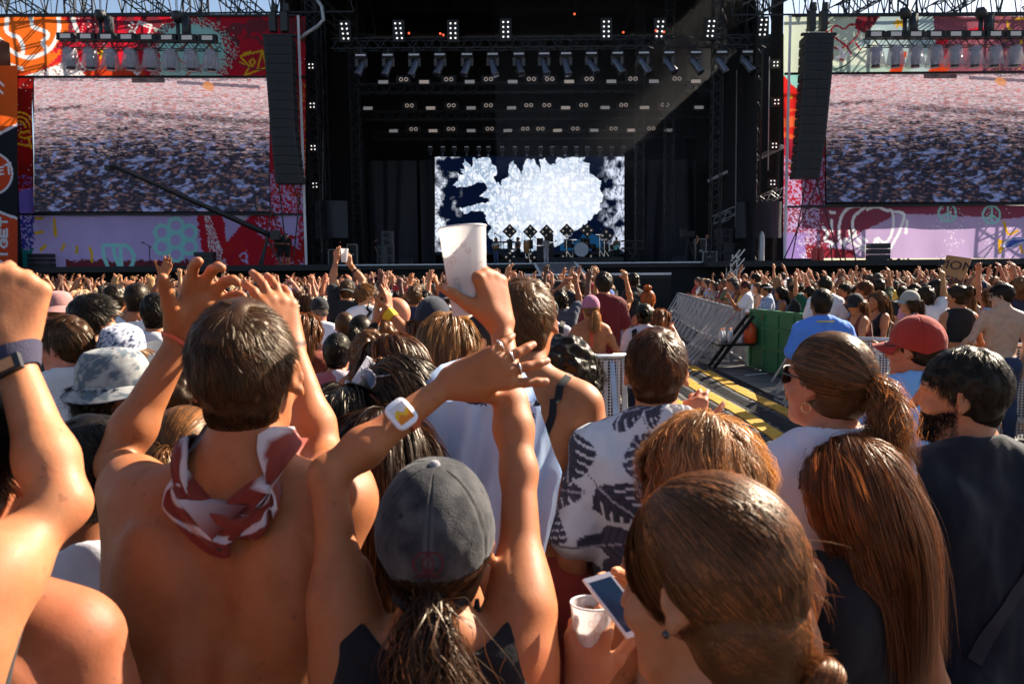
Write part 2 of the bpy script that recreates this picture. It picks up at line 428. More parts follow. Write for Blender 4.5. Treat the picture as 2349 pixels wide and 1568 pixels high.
    for sg in (-1,1):
        Re=Rh@rotz(-.50*sg)@rotx(-.12); ec=hh(.0790*sg,-.004,-.003); el=lambda x,y,z: ec+Re@(np.array([x*sg,y,z])*s)
        pr+= [ell('head',el(0,-.004,.003),np.array([.0085,.019,.029])*s,Re,.008*s),cone('head',el(.002,.008,-.022),el(.002,.010,-.026),.0085*s,.0075*s,.008*s)]
        if face and h<.011: pr+= [sub(ell('head',el(.009,.001,.006),np.array([.0055,.0095,.0165])*s,Re,.004*s)),cone('head',el(.004,.010,-.004),el(.003,.012,.004),.0048*s,.0040*s,.004*s)]
    # legs
    gz=0.0 if drop is None else drop
    hipz=P0[2]-.03*s
    feet=[]
    for sg in (-1,1):
        hp=P0+s*(ex*.088*sg*w)-ez*.04*s
        L=hp[2]-gz; kn=hp+ex*.012*sg*s+ey*.02*s; kn[2]=gz+L*.53; an=hp+ex*.02*sg*s-ey*.02*s; an[2]=gz+.075
        pr+= [cone('thigh',hp,kn,.086*s*w,.056*s,.05*s),cone('shin',kn,kn+(an-kn)*.3-ey*.015*s,.054*s,.056*s,.03*s),cone('shin',kn+(an-kn)*.3-ey*.015*s,an,.055*s,.036*s,.03*s),
              cone('foot',an+ez*(-.03),an+ey*.15*s+ez*(-.045),.040*s,.030*s,.03*s)]
        feet.append(an)
    # arms
    J={}; HD={}
    A=arms or {}
    for side,sg in (('L',-1),('R',1)):
        a=A.get(side,'down')
        sh0=T(.168*sg,-.008,.065)
        if a=='down': a=dict(e=(.235*sg,-.03,-.32),w=(.235*sg,.06,-.56),local=True)
        if a is None: continue
        if a.get('local'):
            loc=lambda q: NB+s*(ex*q[0]+ey*q[1]+ez*q[2])
            E,W=loc(a['e']),loc(a['w'])
        else: E,W=np.asarray(a['e'],float),np.asarray(a['w'],float)
        u=nrm(E-sh0); lift=max(0,u[2]+.15)
        S=sh0+s*(ez*.060*lift-ex*.018*sg*lift*w)+s*(ey*.03*max(0,u@ey))
        aw=w*a.get('thick',1.)
        t_='arm'+side
        m1=S+(E-S)*.42; f1=E+(W-E)*.28
        pr+= [cone(t_+'u',S,S+(E-S)*.3,.056*s*aw,.050*s*aw,.04*s),
              cone(t_+'u',S+(E-S)*.25,m1,.046*s*aw,.047*s*aw,.03*s),cone(t_+'u',m1,E,.046*s*aw,.036*s*aw,.03*s),
              cone(t_+'f',E,f1,.037*s*aw,.041*s*aw,.025*s),cone(t_+'f',f1,W,.041*s*aw,.0265*s*aw,.025*s)]
        if lift>.3: pr.append(cone('torso',T(.13*sg,-.045,.33),S+(E-S)*.22-ey*.012*s,.048*s,.044*s,.05*s))
        fd=nrm(W-E); hd=nrm(np.asarray(a.get('hd',fd),float)) if not isinstance(a.get('hd',None),str) else fd
        if a.get('local') and 'hd' in a: hd=Rb@hd
        th=np.asarray(a.get('th',(-sg*.3,.9,.2)),float)
        if a.get('local') or 'th' not in a: th=Rb@th
        hp_,info=hand_prims('hand'+side,W+hd*.008*s,hd,th,side,a.get('curl',(.25,.3,.35,.4)),a.get('spread',.12),s*a.get('hs',.98)*(.94 if fem else 1.),a.get('tcurl',.3),a.get('topen',1.))
        pr+=hp_; HD[side]=info; J[side]=(S,E,W)
    order={'torso':0,'trap':1,'neck':2,'head':3,'thigh':0.5,'shin':.6,'foot':.7}
    Pm,Fc=sdf_mesh(pr,h)
    base=np.array([P0[0],P0[1],gz])
    paint=np.zeros((len(Pm),4),np.float32)
    root=mesh_obj(name,Pm,Fc,M['skin'],None,True,base,None,skin)
    B=dict(root=root,base=base,pr=pr,H=H,Rh=Rh,Rb=Rb,NB=NB,P0=P0,T=T,s=s,w=w,J=J,hand=HD,ex=ex,ey=ey,ez=ez,up=up,hh=hh,Bx=Bx,h=h,fem=fem)
    if face:     # lips and brows as skin paint
        q=(Pm-H)@Rh/s
        lip=np.exp(-((q[:,0]/.022)**2+((q[:,2]+.065)/.010)**2)**2)*(q[:,1]>.08)
        brow=np.exp(-(((np.abs(q[:,0])-.034)/.019)**2+((q[:,2]-.034-.1*(.034-np.abs(q[:,0])))/.0055)**2)**2)*(q[:,1]>.055)
        sk=np.array(skin); paint[:,:3]=sk*np.array([.85,.5,.5]); paint[:,3]=lip*.8
        b=brow>.3; paint[b,:3]=(.03,.018,.01); paint[b,3]=brow[b]*.9
    if h<.006:
        for q_ in HD.values():
            for c_,r_ in q_['nails']:
                m_=np.linalg.norm(Pm-c_,axis=1)<r_*1.05; paint[m_,:3]=np.array(skin)*.7+np.array([.16,.12,.11]); paint[m_,3]=.75
    if stubble:
        q=(Pm-H)@Rh/s; m_=np.clip((.0-(q[:,2]+.036-.30*np.maximum(0,.07-q[:,1])))/.012,0,1)*(q[:,1]>.006)*(q[:,2]>-.14)*(1-lip if face else 1)*np.clip(fbm(Pm*190,2,3)*2.2-.25,0,1); paint[:,:3]=np.where((m_>.05)[:,None],(.016,.011,.009),paint[:,:3]); paint[:,3]=np.maximum(paint[:,3],m_*.85)
    a=root.data.attributes.new('paint','FLOAT_COLOR','POINT'); a.data.foreach_set('color',paint.ravel())
    tag(root,label,cat,group)
    if face=='eyes':
        mb=[]
        for sg in (-1,1):
            e=MB(); c=hh(.031*sg,.0755,.010)
            e.lathe([(1e-4,.0105*s),(.0055*s,.0091*s),(.009*s,.0055*s),(.0105*s,0),(.009*s,-.006*s),(.006*s,-.009*s),(1e-4,-.0105*s)],c,Rh@rotx(-PI/2),12)
            nv=e.n; nf=len(e.f); e.lathe([(1e-4,.0112*s),(.004*s,.0105*s),(.0058*s,.0090*s)],c,Rh@rotx(-PI/2),12)
            e.build('eye',None,root,True,base,mats=[M['eye'],M['iris']],midx=[0]*nf+[1]*(len(e.f)-nf))
    if top: B['top']=shirt(B,top,topcol,topmat)
    if bottom: lower(B,bottom,botcol)
    if hair: B['hair']=make_hair(B,**hair)
    return B
def folds(amp,seed,stretch=(9,9,5),fine=.35):
    def f(P):
        st=np.array(stretch); n=fbm(P*st,3,seed)-.5; r=1-np.abs(2*fbm(P*st*1.7+3.1,2,seed+5)-1)
        d=vnoise(np.stack([P[:,0]*7+P[:,2]*9,P[:,1]*8,P[:,2]*4-P[:,0]*6],1),seed+9)-.5
        return amp*(n*1.9+(r-.7)*fine*2.6+d*1.3)
    return f
def shirt(B,kind,col,material=None,name=None):
    """garment grown from the body: tee / loose / tank / crop / shirt / dress"""
    s,T,NB,P0,ex,ey,ez=B['s'],B['T'],B['NB'],B['P0'],B['ex'],B['ey'],B['ez']
    k=dict(tee=dict(o=.014,sl=.62,hem=1.06,a=.010,neck=.078),loose=dict(o=.022,sl=.72,hem=1.15,a=.014,neck=.080),polo=dict(o=.015,sl=.60,hem=1.08,a=.010,neck=.070),
           shirt=dict(o=.019,sl=.75,hem=1.12,a=.011,neck=.070),tank=dict(o=.010,sl=0,hem=1.06,a=.005,neck=.10),crop=dict(o=.008,sl=0,hem=.58,a=.002,neck=.085),
           sleeveless=dict(o=.017,sl=.10,hem=1.1,a=.008,neck=.085),bra=dict(o=.006,sl=0,hem=.50,a=.001,neck=.1),long=dict(o=.017,sl=2,hem=1.12,a=.010,neck=.075))[kind]
    o=k['o']*s; pr=[]
    for p in B['pr']:
        if p[1] in ('torso','trap') and not p[0].endswith('-'): pr.append(infl(p,o))
    for side in ('L','R'):
        if k['sl'] and side in B['J']:
            S,E,W=B['J'][side]; q=min(k['sl'],1.)
            e=S+(E-S)*q; wd=.012*s if kind in ('loose','tee','polo','shirt') else .004*s
            pr+= [cone('sl',S,S+(e-S)*.4,.058*s*B['w']+o,.054*s*B['w']+o,.04*s),cone('sl',S+(e-S)*.4,e,.054*s*B['w']+o,.048*s*B['w']+o+wd,.02*s)]
            if k['sl']>1: pr.append(cone('sl',E,E+(W-E)*.9,.042*s+o+wd,.034*s+o,.02*s))
    if not k['sl']:
        for sg in (-1,1):
            pr.append(sub(cone('cut',T(.235*sg,-.03,-.05),T(.230*sg,.0,.36),(.075 if kind!='tank' else .085)*s,.045*s,.02*s)))
    if kind in ('tee','loose','polo','shirt','long','sleeveless'):
        pr.append(ell('torso',T(0,-.012,.62),np.array([.150*B['w'],.108,.30])*s,B['Bx'],.06*s))
    nk=k['neck']*s
    pr.append(sub(cone('cut',NB+ey*.03*s-ez*.005*s,NB+ey*.045*s+ez*.2*s,nk*(.95 if B['fem'] else .9),nk*1.5,.008*s)))
    hemp=NB+(P0-NB)*k['hem']
    cuts=[(hemp,-B['up'])]
    h=B['h']*1.0
    # flat sleeve ends
    P,F=sdf_mesh(pr,h,cuts,folds(k['a']*s,int(abs(NB[0]*1000))%97),it=1)
    if kind in ('tank','crop','bra','sleeveless') or True:
        pass
    at_=None
    if callable(col): at_={'paint':col(B,P)}; mt=material or M['print']; cc=None
    else: mt=material or M['cloth']; cc=col
    nm=name or dict(tee='t_shirt',loose='t_shirt',polo='polo_shirt',shirt='shirt',tank='tank_top',crop='crop_top',sleeveless='sleeveless_top',bra='bikini_top',long='sweatshirt')[kind]
    return mesh_obj(nm,P,F,mt,B['root'],True,B['base'],at_,cc)
def lower(B,kind,col):
    s=B['s']; pr=[infl(p,(.008 if p[1]=='torso' else .016)*s) for p in B['pr'] if (p[1]=='torso' and not p[0].endswith('-') and pbox(p)[0][2]<B['P0'][2]-.05*s) or p[1]=='thigh' or (p[1]=='shin' and kind=='trousers')]
    z=B['P0'][2]; kz=z*.6 if kind=='shorts' else .09
    cuts=[(B['P0']+B['up']*.07*s,B['up']),(V(0,0,kz),V(0,0,-1))]
    P,F=sdf_mesh(pr,max(B['h'],.011),cuts,folds(.006,3))
    return mesh_obj(kind if kind!='trousers' else 'trousers',P,F,M['cloth'],B['root'],True,B['base'],None,col)
# ------------------------------------------------------------------ hair
def ribbons(paths,wid,tint,out_n):
    """paths (N,M,3), out_n (N,M,3): flat strands facing out"""
    Nn,Mm,_=paths.shape
    t=nrm(np.gradient(paths,axis=1)); sd=nrm(np.cross(t,out_n))
    tp=np.linspace(0,1,Mm)**2.2; ww=(wid if np.ndim(wid) else np.full(Nn,wid))[:,None]*(1-.85*tp)[None]
    a=paths-sd*ww[...,None]; b=paths+sd*ww[...,None]
    v=np.stack([a,b],2).reshape(-1,3)
    i=np.arange(Nn)[:,None]*Mm*2+np.arange(Mm-1)[None]*2
    f=np.stack([i,i+1,i+3,i+2],-1).reshape(-1,4)
    return v.astype(np.float32),f,np.repeat(tint,Mm*2).astype(np.float32)
def qell(P,c,r): return np.sqrt((((P-c)/r)**2).sum(-1))
def make_hair(B,style='short',col=(.045,.022,.010),n=2500,length=None,wid=.0010,part=0.,tie=None,seed=1,cap_t=.010,line=0.,vol=1.,wave=.0,under=False,cap_only=False,tail=.30,tips=None,hat=False,lift=.24):
    """hair in the head frame (unit head, scaled by s)"""
    rg=np.random.default_rng(seed); s,H,Rh=B['s'],B['H'],B['Rh']
    c=np.array([0,-.014,.030]); r0=np.array([.075,.096,.093])
    gl=Rh.T@np.array([0,0,-1.])           # gravity in the head frame
    toW=lambda Q: H+(Q@Rh.T)*s
    VV=[];FF=[];TT=[];nv=0
    def addm(v,f,t):
        nonlocal nv
        VV.append(v);FF.append(f+nv);TT.append(t);nv+=len(v)
    # under-cap from an SDF in the head frame
    t=cap_t*vol
    I=np.eye(3); pr=[ell('c',c,r0+t,I,.02)]
    if style in ('short','buzz','quiff','crop'):
        pr+= [ell('c',(0,-.038,-.044),np.array([.051,.047,.042])+t*.30,I,.03)]
        cut_b=-.080
    elif style in ('bun','pony'):
        tz=tie[2] if tie is not None else .03; pr+= [ell('c',(0,-.045,-.035),np.array([.064,.056,.055])+t*.5,I,.03)]; cut_b=min(-.075,tz-.035)
        if tz<-.03: pr.append(ell('c',(0,-.052,tz+.01),np.array([.055,.045,.045])+t*.4,I,.04))
    elif style=='curly':
        pr=[ell('c',c+np.array([0,-.012,.01]),r0+t+.018*vol,I,.02),ell('c',(0,-.05,-.05),np.array([.075,.06,.07])*vol,I,.03)]; cut_b=-.11
    else:
        pr+= [ell('c',(0,-.050,-.05),np.array([.072,.056,.09])+t*.5,I,.03)]; cut_b=-.5
    # remove the face: plane tilted from forehead to nape behind the ears
    fr=[((0,.060-line,.075),nrm(V(0,.80,-.62))),((0,.012,-.02),nrm(V(0,1,-.18)))] 
    F,lo=eval_grid(pr,.0055*max(VS,1)*(1 if B['h']<.009 else 1.7))
    hh_=.0055*max(VS,1)*(1 if B['h']<.009 else 1.7)
    ax=[lo[i]+hh_*np.arange(F.shape[i]) for i in range(3)]
    X,Y,Z=ax[0][:,None,None],ax[1][None,:,None],ax[2][None,None,:]
    f1=(X*0+(Y-.088+line)*.62+(Z-.062)*-.78)     # below the fringe line in front
    f2=(Y-.020)*1.+(Z*0)+X*0-.25*(Z+.02)          # in front of the ears
    F=np.maximum(F,np.minimum(f1,f2).astype(np.float32))
    ear=lambda x,y,z: np.sqrt(((np.abs(x)-.084)/.030)**2+((y-.004)/.026)**2+((z+.021)/.022)**2)-1
    if style in ('short','buzz','quiff','crop','bun','pony'): F=np.maximum(F,(-.028*ear(X,Y,Z)).astype(np.float32))
    F=np.maximum(F,(cut_b-Z+.35*np.minimum(0,Y+.04)*0).astype(np.float32))
    P,Fc=surface_nets(F,lo,hh_); P=relax(P,Fc,2,.5)
    amp={'short':.0045,'quiff':.006,'crop':.002,'buzz':.0005,'curly':.012,'long':.002,'bun':.0015,'pony':.0015}.get(style,.002)
    if style=='short' and B['h']>.0105: amp=.007
    fq=55 if style!='curly' else 42
    if hat: q_=qell(P,c,r0+.006)[...,None]; P=np.where((P[:,2:3]>.010)&(q_>1),c+(P-c)/q_,P)
    nn=vnormals(P,Fc); P=P+nn*((vnoise(P*fq,seed)-.5)*2*amp)[:,None]
    addm(toW(P).astype(np.float32),Fc.astype(np.int64),(.25+.25*vnoise(P*np.array([120,40,40]),seed)).astype(np.float32))
    # roots on the scalp
    def roots(k,zmin=-.06,front=True):
        d=nrm(rg.normal(size=(k*4,3))); Q=c+d*(r0+t*.75)
        ok=(np.minimum((Q[:,1]-.088+line)*.62+(Q[:,2]-.062)*-.78,(Q[:,1]-.020)-.25*(Q[:,2]+.02))<-.002)&(Q[:,2]>zmin)
        if style in ('short','buzz','quiff','crop','bun','pony'): ok&=ear(Q[:,0],Q[:,1],Q[:,2])>0
        return Q[ok][:k]
    def outn(Q): return nrm((Q-c)/(r0**2))
    def ribs(paths,w,tint,on):
        if hat:
            q=qell(paths,c,r0+.007)[...,None]; paths=np.where((paths[...,2:3]>.012)&(q>1),c+(paths-c)/q,paths)
        v,f,tt=ribbons(toW(paths.reshape(-1,3)).reshape(paths.shape),w,tint,(on.reshape(-1,3)@Rh.T).reshape(on.shape)); addm(v,f,tt)
    if not cap_only:
      if style in ('short','buzz','quiff','crop'):
        Q=roots(n,-.075); lower_=None
        k2=int(n*.45); d=nrm(rg.normal(size=(k2*3,3))); c2=np.array([0,-.038,-.044]); Q2=c2+d*(np.array([.051,.047,.042])+t*.3+.0075)
        Q2=Q2[(Q2[:,1]<-.012)&(Q2[:,2]<.02)&(Q2[:,2]>-.088)][:k2]
        Q=np.concatenate([Q,Q2]); N_=len(Q)
        on=outn(Q); wh=np.array([.012,-.055,.115]) # whorl
        tg=Q-wh; tg=tg-on*(tg*on).sum(1,keepdims=True); tg=nrm(tg)
        sw=np.cross(on,tg); tg=nrm(tg+sw*.45+rg.normal(size=(N_,3))*.16+(np.stack([vnoise(Q*45,seed),vnoise(Q*45,seed+1),vnoise(Q*45,seed+2)],1)-.5)*1.3)
        tg=nrm(tg-on*(tg*on).sum(1,keepdims=True))
        if style=='quiff': tg=nrm(tg+np.array([.25,.5,.2])*(Q[:,2]>.06)[:,None])
        L=(length or .032)*(.55+.6*rg.random(N_))*np.clip(.42+(Q[:,2]+.06)/.14,.38,1.15)
        if style=='buzz': L*=.35
        lf=lift if style!='buzz' else .8
        u=np.linspace(0,1,6)[None,:,None]
        pa=Q[:,None]-on[:,None]*.002+L[:,None,None]*(u*(on[:,None]*lf*(1-.45*u)+tg[:,None]*(1-lf*.5)*(u**.6)))+gl*.10*L[:,None,None]*u*u
        clump=vnoise(Q*70,seed+3)
        ribs(pa,wid*(.8+.5*rg.random(N_)),np.clip(.02+.75*clump**1.3+.38*(rg.random(N_)-.35),0,1),np.repeat(nrm(on+rg.normal(size=on.shape)*.35)[:,None],6,1))
      elif style in ('long','curly'):
        Mst=18 if style=='long' else 14; Lt=length or .42
        G=max(60,n//14); Q=roots(G,-.05); G=len(Q)
        lay=.001+.013*rg.random(G)*vol
        prt=np.array([part,0,0]); sx=np.sign(Q[:,0]-part)
        bk=np.array([0,-1,0.])
        fro=np.clip((Q[:,1]+.055)/.09,0,1)*np.clip((Q[:,2]-.02)/.05,.25,1)
        v0=np.stack([sx*(.9*fro+.05),-.55+.25*fro,np.full(G,.05)],1)+gl*(.75*(1-fro))[:,None]+rg.normal(size=(G,3))*.14
        on0=outn(Q); v0=nrm(v0-on0*np.minimum(0,(v0*on0).sum(1,keepdims=True))+on0*.12)
        pos=Q.copy(); path=[pos.copy()]; vel=v0; st=Lt/(Mst-1)
        NBl=((B['NB']-H)@Rh)/s; chest=NBl+((B['P0']-B['NB'])@Rh)/s*.33
        Bxl=Rh.T@B['Bx']
        for k in range(Mst-1):
            g=gl*(.30+.10*k)+bk*(.10 if k<6 else .0)+np.stack([-np.sign(pos[:,0])*np.clip(np.abs(pos[:,0])-.062*max(vol,.8),0,.05)*(22. if k>4 else 0.),0*pos[:,0],0*pos[:,0]],1)
            vel=nrm(vel*.72+g*.5)
            pos=pos+vel*st
            # stay outside the head
            rr=r0+.007*vol+lay[:,None]; q=qell(pos,c,rr); inn=q<1
            pos[inn]=c+(pos[inn]-c)/q[inn][:,None]
            c3=np.array([0,-.045,-.06]); rr3=np.array([.070,.066,.085])+lay[:,None]*.8; q=qell(pos,c3,rr3); inn=q<1; pos[inn]=c3+(pos[inn]-c3)/q[inn][:,None]
            # and outside the upper back
            lc=(pos-chest)@Bxl; rr2=np.array([.178*B['w'],.118,.235])+lay[:,None]*.6; q=np.sqrt(((lc/rr2)**2).sum(1)); inn=q<1
            lc[inn]/=q[inn][:,None]; pos[inn]=chest+lc[inn]@Bxl.T
            # keep behind the ears
            fw=np.minimum((pos[:,1]-.088+line)*.62+(pos[:,2]-.062)*-.78,(pos[:,1]-.012)-.25*(pos[:,2]+.02)); bad=(fw>0)&(pos[:,2]>-.16)
            pos[bad,1]-=np.minimum(fw[bad],.02)
            path.append(pos.copy())
        GP=np.stack(path,1)
        if wave or style=='curly':
            u=np.linspace(0,1,Mst)[None]; ph=rg.random((G,1))*6.28; fr_=(3.5 if style=='long' else 7)*(.8+.4*rg.random((G,1))); am=(wave or .012)*np.minimum(1,u*3)
            GP=GP+np.stack([am*np.sin(ph+fr_*6.28*u),am*np.cos(ph*1.7+fr_*6.28*u)*.8,am*.4*np.sin(ph*.6+fr_*6.28*u)],-1)
        gi=rg.integers(0,G,n); off=rg.normal(size=(n,1,3))*.0055*(1 if style=='long' else .8)
        u=np.linspace(0,1,Mst)[None,:,None]; conv=1.0-.45*u
        pa=GP[gi]+off*conv+np.cumsum(rg.normal(size=(n,Mst,3))*.0011,1)
        # different lengths
        sc=(.72+.28*rg.random(n)); 
        idx=np.clip(sc[:,None]*np.arange(Mst)[None],0,Mst-1.001); i0=idx.astype(int); fr2=(idx-i0)[...,None]
        pa=np.take_along_axis(pa,i0[...,None].repeat(3,2),1)*(1-fr2)+np.take_along_axis(pa,(i0+1)[...,None].repeat(3,2),1)*fr2
        # flyaways
        fl=rg.random(n)<.05; pa[fl]+= (outn(pa[fl][:,0])[:,None]*.03+rg.normal(size=(fl.sum(),1,3))*.012)*np.linspace(0,1,Mst)[None,:,None]**1.2
        ax_=pa-np.array([0,-.02,0]); ax_[...,2]*=.25
        on=nrm(ax_+rg.normal(size=(n,1,3))*.025)
        tg_=.15+.55*rg.random(G)[gi]+.3*(rg.random(n)-.4)
        ribs(pa,wid*(.7+.6*rg.random(n)),np.clip(tg_,0,1),on)
      elif style in ('bun','pony'):
        tie_=np.array(tie if tie is not None else (0,-.115,.03)); Mst=12
        Q=roots(n,-.07); N_=len(Q); u=np.linspace(0,1,Mst)[None,:,None]
        pa=Q[:,None]*(1-u)+tie_*u; q=qell(pa,c,r0+t+.004)[...,None]
        if tie_[2]<-.03:
            k2=n//3; d=nrm(rg.normal(size=(k2*3,3))); c2=np.array([0,-.050,-.045]); Q2=c2+d*(np.array([.064,.055,.055])+t*.5+.006); Q2=Q2[(Q2[:,1]<-.0)&(Q2[:,2]<.0)&(Q2[:,2]>-.115)][:k2]; l2=Q2[:,None]*(1-u)+tie_*u; q2=np.sqrt((((l2-c2)/(np.array([.064,.055,.055])+t*.5+.0055))**2).sum(-1))[...,None]; l2=np.where(q2<1,c2+(l2-c2)/q2,l2); ribs(l2,wid*(.7+.6*rg.random(len(Q2))),np.clip(.05+.6*vnoise(Q2*60,seed)+.35*rg.random(len(Q2)),0,1),nrm(l2-c2+rg.normal(size=(len(Q2),1,3))*.012))
        rad=1.0+.02*rg.random((N_,1,1)); pa=np.where(q<rad,c+(pa-c)/q*rad,pa)
        pa=pa*(1-u**6)+(tie_+rg.normal(size=(N_,1,3))*.010)*u**6
        kp=~(ear(pa[...,0],pa[...,1],pa[...,2])<-.12).any(1); pa=pa[kp]; Q=Q[kp]; N_=len(Q); wv=(np.stack([vnoise(Q*30,seed+k) for k in range(3)],1)-.5)[:,None]*.010*np.sin(u*PI); pa=pa+wv
        on=nrm(pa-c+rg.normal(size=(N_,1,3))*.012)
        ribs(pa,wid*(.7+.6*rg.random(N_)),np.clip(.05+.55*vnoise(Q*28,seed)*vnoise(Q*75,seed+4)*2+.75*(rg.random(N_)**2.2-.15),0,1),on)
        # flyaway wisps
        k=n//70; Q=roots(k); k=len(Q); o_=outn(Q); dd=nrm(tie_-Q+rg.normal(size=(k,3))*.05); L=.03+.05*rg.random(k)**2
        u5=np.linspace(0,1,5)[None,:,None]; pa=Q[:,None]+o_[:,None]*.006+(dd[:,None]*u5+o_[:,None]*.42*u5*(1.15-u5))*L[:,None,None]
        ribs(pa,np.full(k,wid*.40),.6+.4*rg.random(k),np.repeat(nrm(rg.normal(size=(k,3)))[:,None],5,1))
        if style=='bun':
            k=n//2; bc=tie_+nrm(tie_-c)*.030*vol; a0=rg.random(k)*6.28; R_=.030*vol*(.45+.55*rg.random(k)); ph=rg.random(k)*6.28
            u=np.linspace(0,1,12)[None]; al=a0[:,None]+u*2.6; z_=nrm(tie_-c); x_=nrm(np.cross(z_,V(1,0.2,0)));y_=np.cross(z_,x_)
            mr=.022*vol*(.7+.45*rg.random(k)); be=ph[:,None]+u*2.
            rad=R_[:,None]*.6+.018*vol+mr[:,None]*np.cos(be)*.6; hgt=mr[:,None]*np.sin(be)
            pa=bc+rad[...,None]*(np.cos(al)[...,None]*x_+np.sin(al)[...,None]*y_)+hgt[...,None]*z_
            ribs(pa,np.full(k,wid),np.clip(.2+.7*rg.random(k),0,1),nrm(pa-bc+rg.normal(size=(k,1,3))*.008))
            m=MB();m.lathe([(1e-4,.02),(.02,.017),(.033,.005),(.033,-.008),(.02,-.02),(1e-4,-.022)],(0,0,0),None,14)
            v=np.concatenate(m.v)*vol; Rm=np.stack([x_,y_,z_],1); v=bc+v@Rm.T
            v=v+nrm(v-bc)*((vnoise(v*90,seed)-.5)*.012)[:,None]
            addm(toW(v).astype(np.float32),np.array([q for q in m.f]),np.full(len(v),.25,np.float32))
        else:
            k=int(n*.9); Mst=16; Lt=tail; bd=nrm(tie_-c); pos=tie_+rg.normal(size=(k,3))*.008; vel=nrm(bd*.9+V(0,0,.25)+rg.normal(size=(k,3))*.28); path=[pos.copy()]; st=Lt*(.6+.5*rg.random((k,1)))/(Mst-1)
            bid=rg.integers(0,26,k); bo=rg.normal(size=(26,3)); 
            for j in range(Mst-1):
                vel=nrm(vel*.70+gl*.32+rg.normal(size=(k,3))*.035+bo[bid]*.035*vol); pos=pos+vel*st; path.append(pos.copy())
            pa=np.stack(path,1); 
            if wave: uu=np.linspace(0,1,Mst)[None]; pa[...,0]+=wave*np.sin(bid[:,None]*1.3+uu*16); pa[...,1]+=wave*np.cos(bid[:,None]*2.1+uu*14)
            cen=pa.mean(0,keepdims=True); on=nrm(pa-cen+rg.normal(size=(k,1,3))*.01)
            ribs(pa,wid*(.7+.6*rg.random(k)),np.clip(.15+.75*rg.random(26)[bid]+.4*(rg.random(k)-.2),0,1),on)
    return mesh_obj('hair',np.concatenate(VV),np.concatenate(FF),M['hair'],B['root'],True,B['base'],{'tint':np.concatenate(TT)},col)
# ------------------------------------------------------------------ things worn
def grid_faces(nu,nv,closed=False):
    k=nu if closed else nu-1
    i=np.arange(nv-1)[:,None]*nu+np.arange(k)[None]; j=np.arange(nv-1)[:,None]*nu+(np.arange(k)[None]+1)%nu
    return np.stack([i,j,j+nu,i+nu],-1).reshape(-1,4)
def two_sided(v,f,n,th):
    k=len(v); return np.concatenate([v,v+n*th]),np.concatenate([f,f[:,::-1]+k])
def put(B,name,P,F,mt,col=None,paint=None,parent=None,head=True,smooth=True):
    if head: P=B['H']+(np.asarray(P)@B['Rh'].T)*B['s']
    return mesh_obj(name,P,F,mt,parent or B['root'],smooth,B['base'],{'paint':paint} if paint is not None else None,col)
def dome(rim,nu=48,nv=16,gr=.016,flat=.0,puff=None):
    """hat crown in the head frame: rim(theta)->z ; theta 0 = forward"""
    c=np.array([0,-.014,.030]); r=np.array([.075,.096,.093])+gr+np.array([0,0,flat])
    th=np.arange(nu)*2*PI/nu; P=np.zeros((nv,nu,3))
    zr=np.array([rim(t) for t in th]); pm=np.arccos(np.clip((zr-c[2])/r[2],-.99,.99))
    for i in range(nv):
        ph=pm*(i/(nv-1))**.85 if i else pm*0+1e-3
        P[i,:,0]=c[0]+r[0]*np.sin(ph)*np.sin(th); P[i,:,1]=c[1]+r[1]*np.sin(ph)*np.cos(th); P[i,:,2]=c[2]+r[2]*np.cos(ph)
    if puff: P=puff(P,th)
    return P.reshape(-1,3),grid_faces(nu,nv,True),th
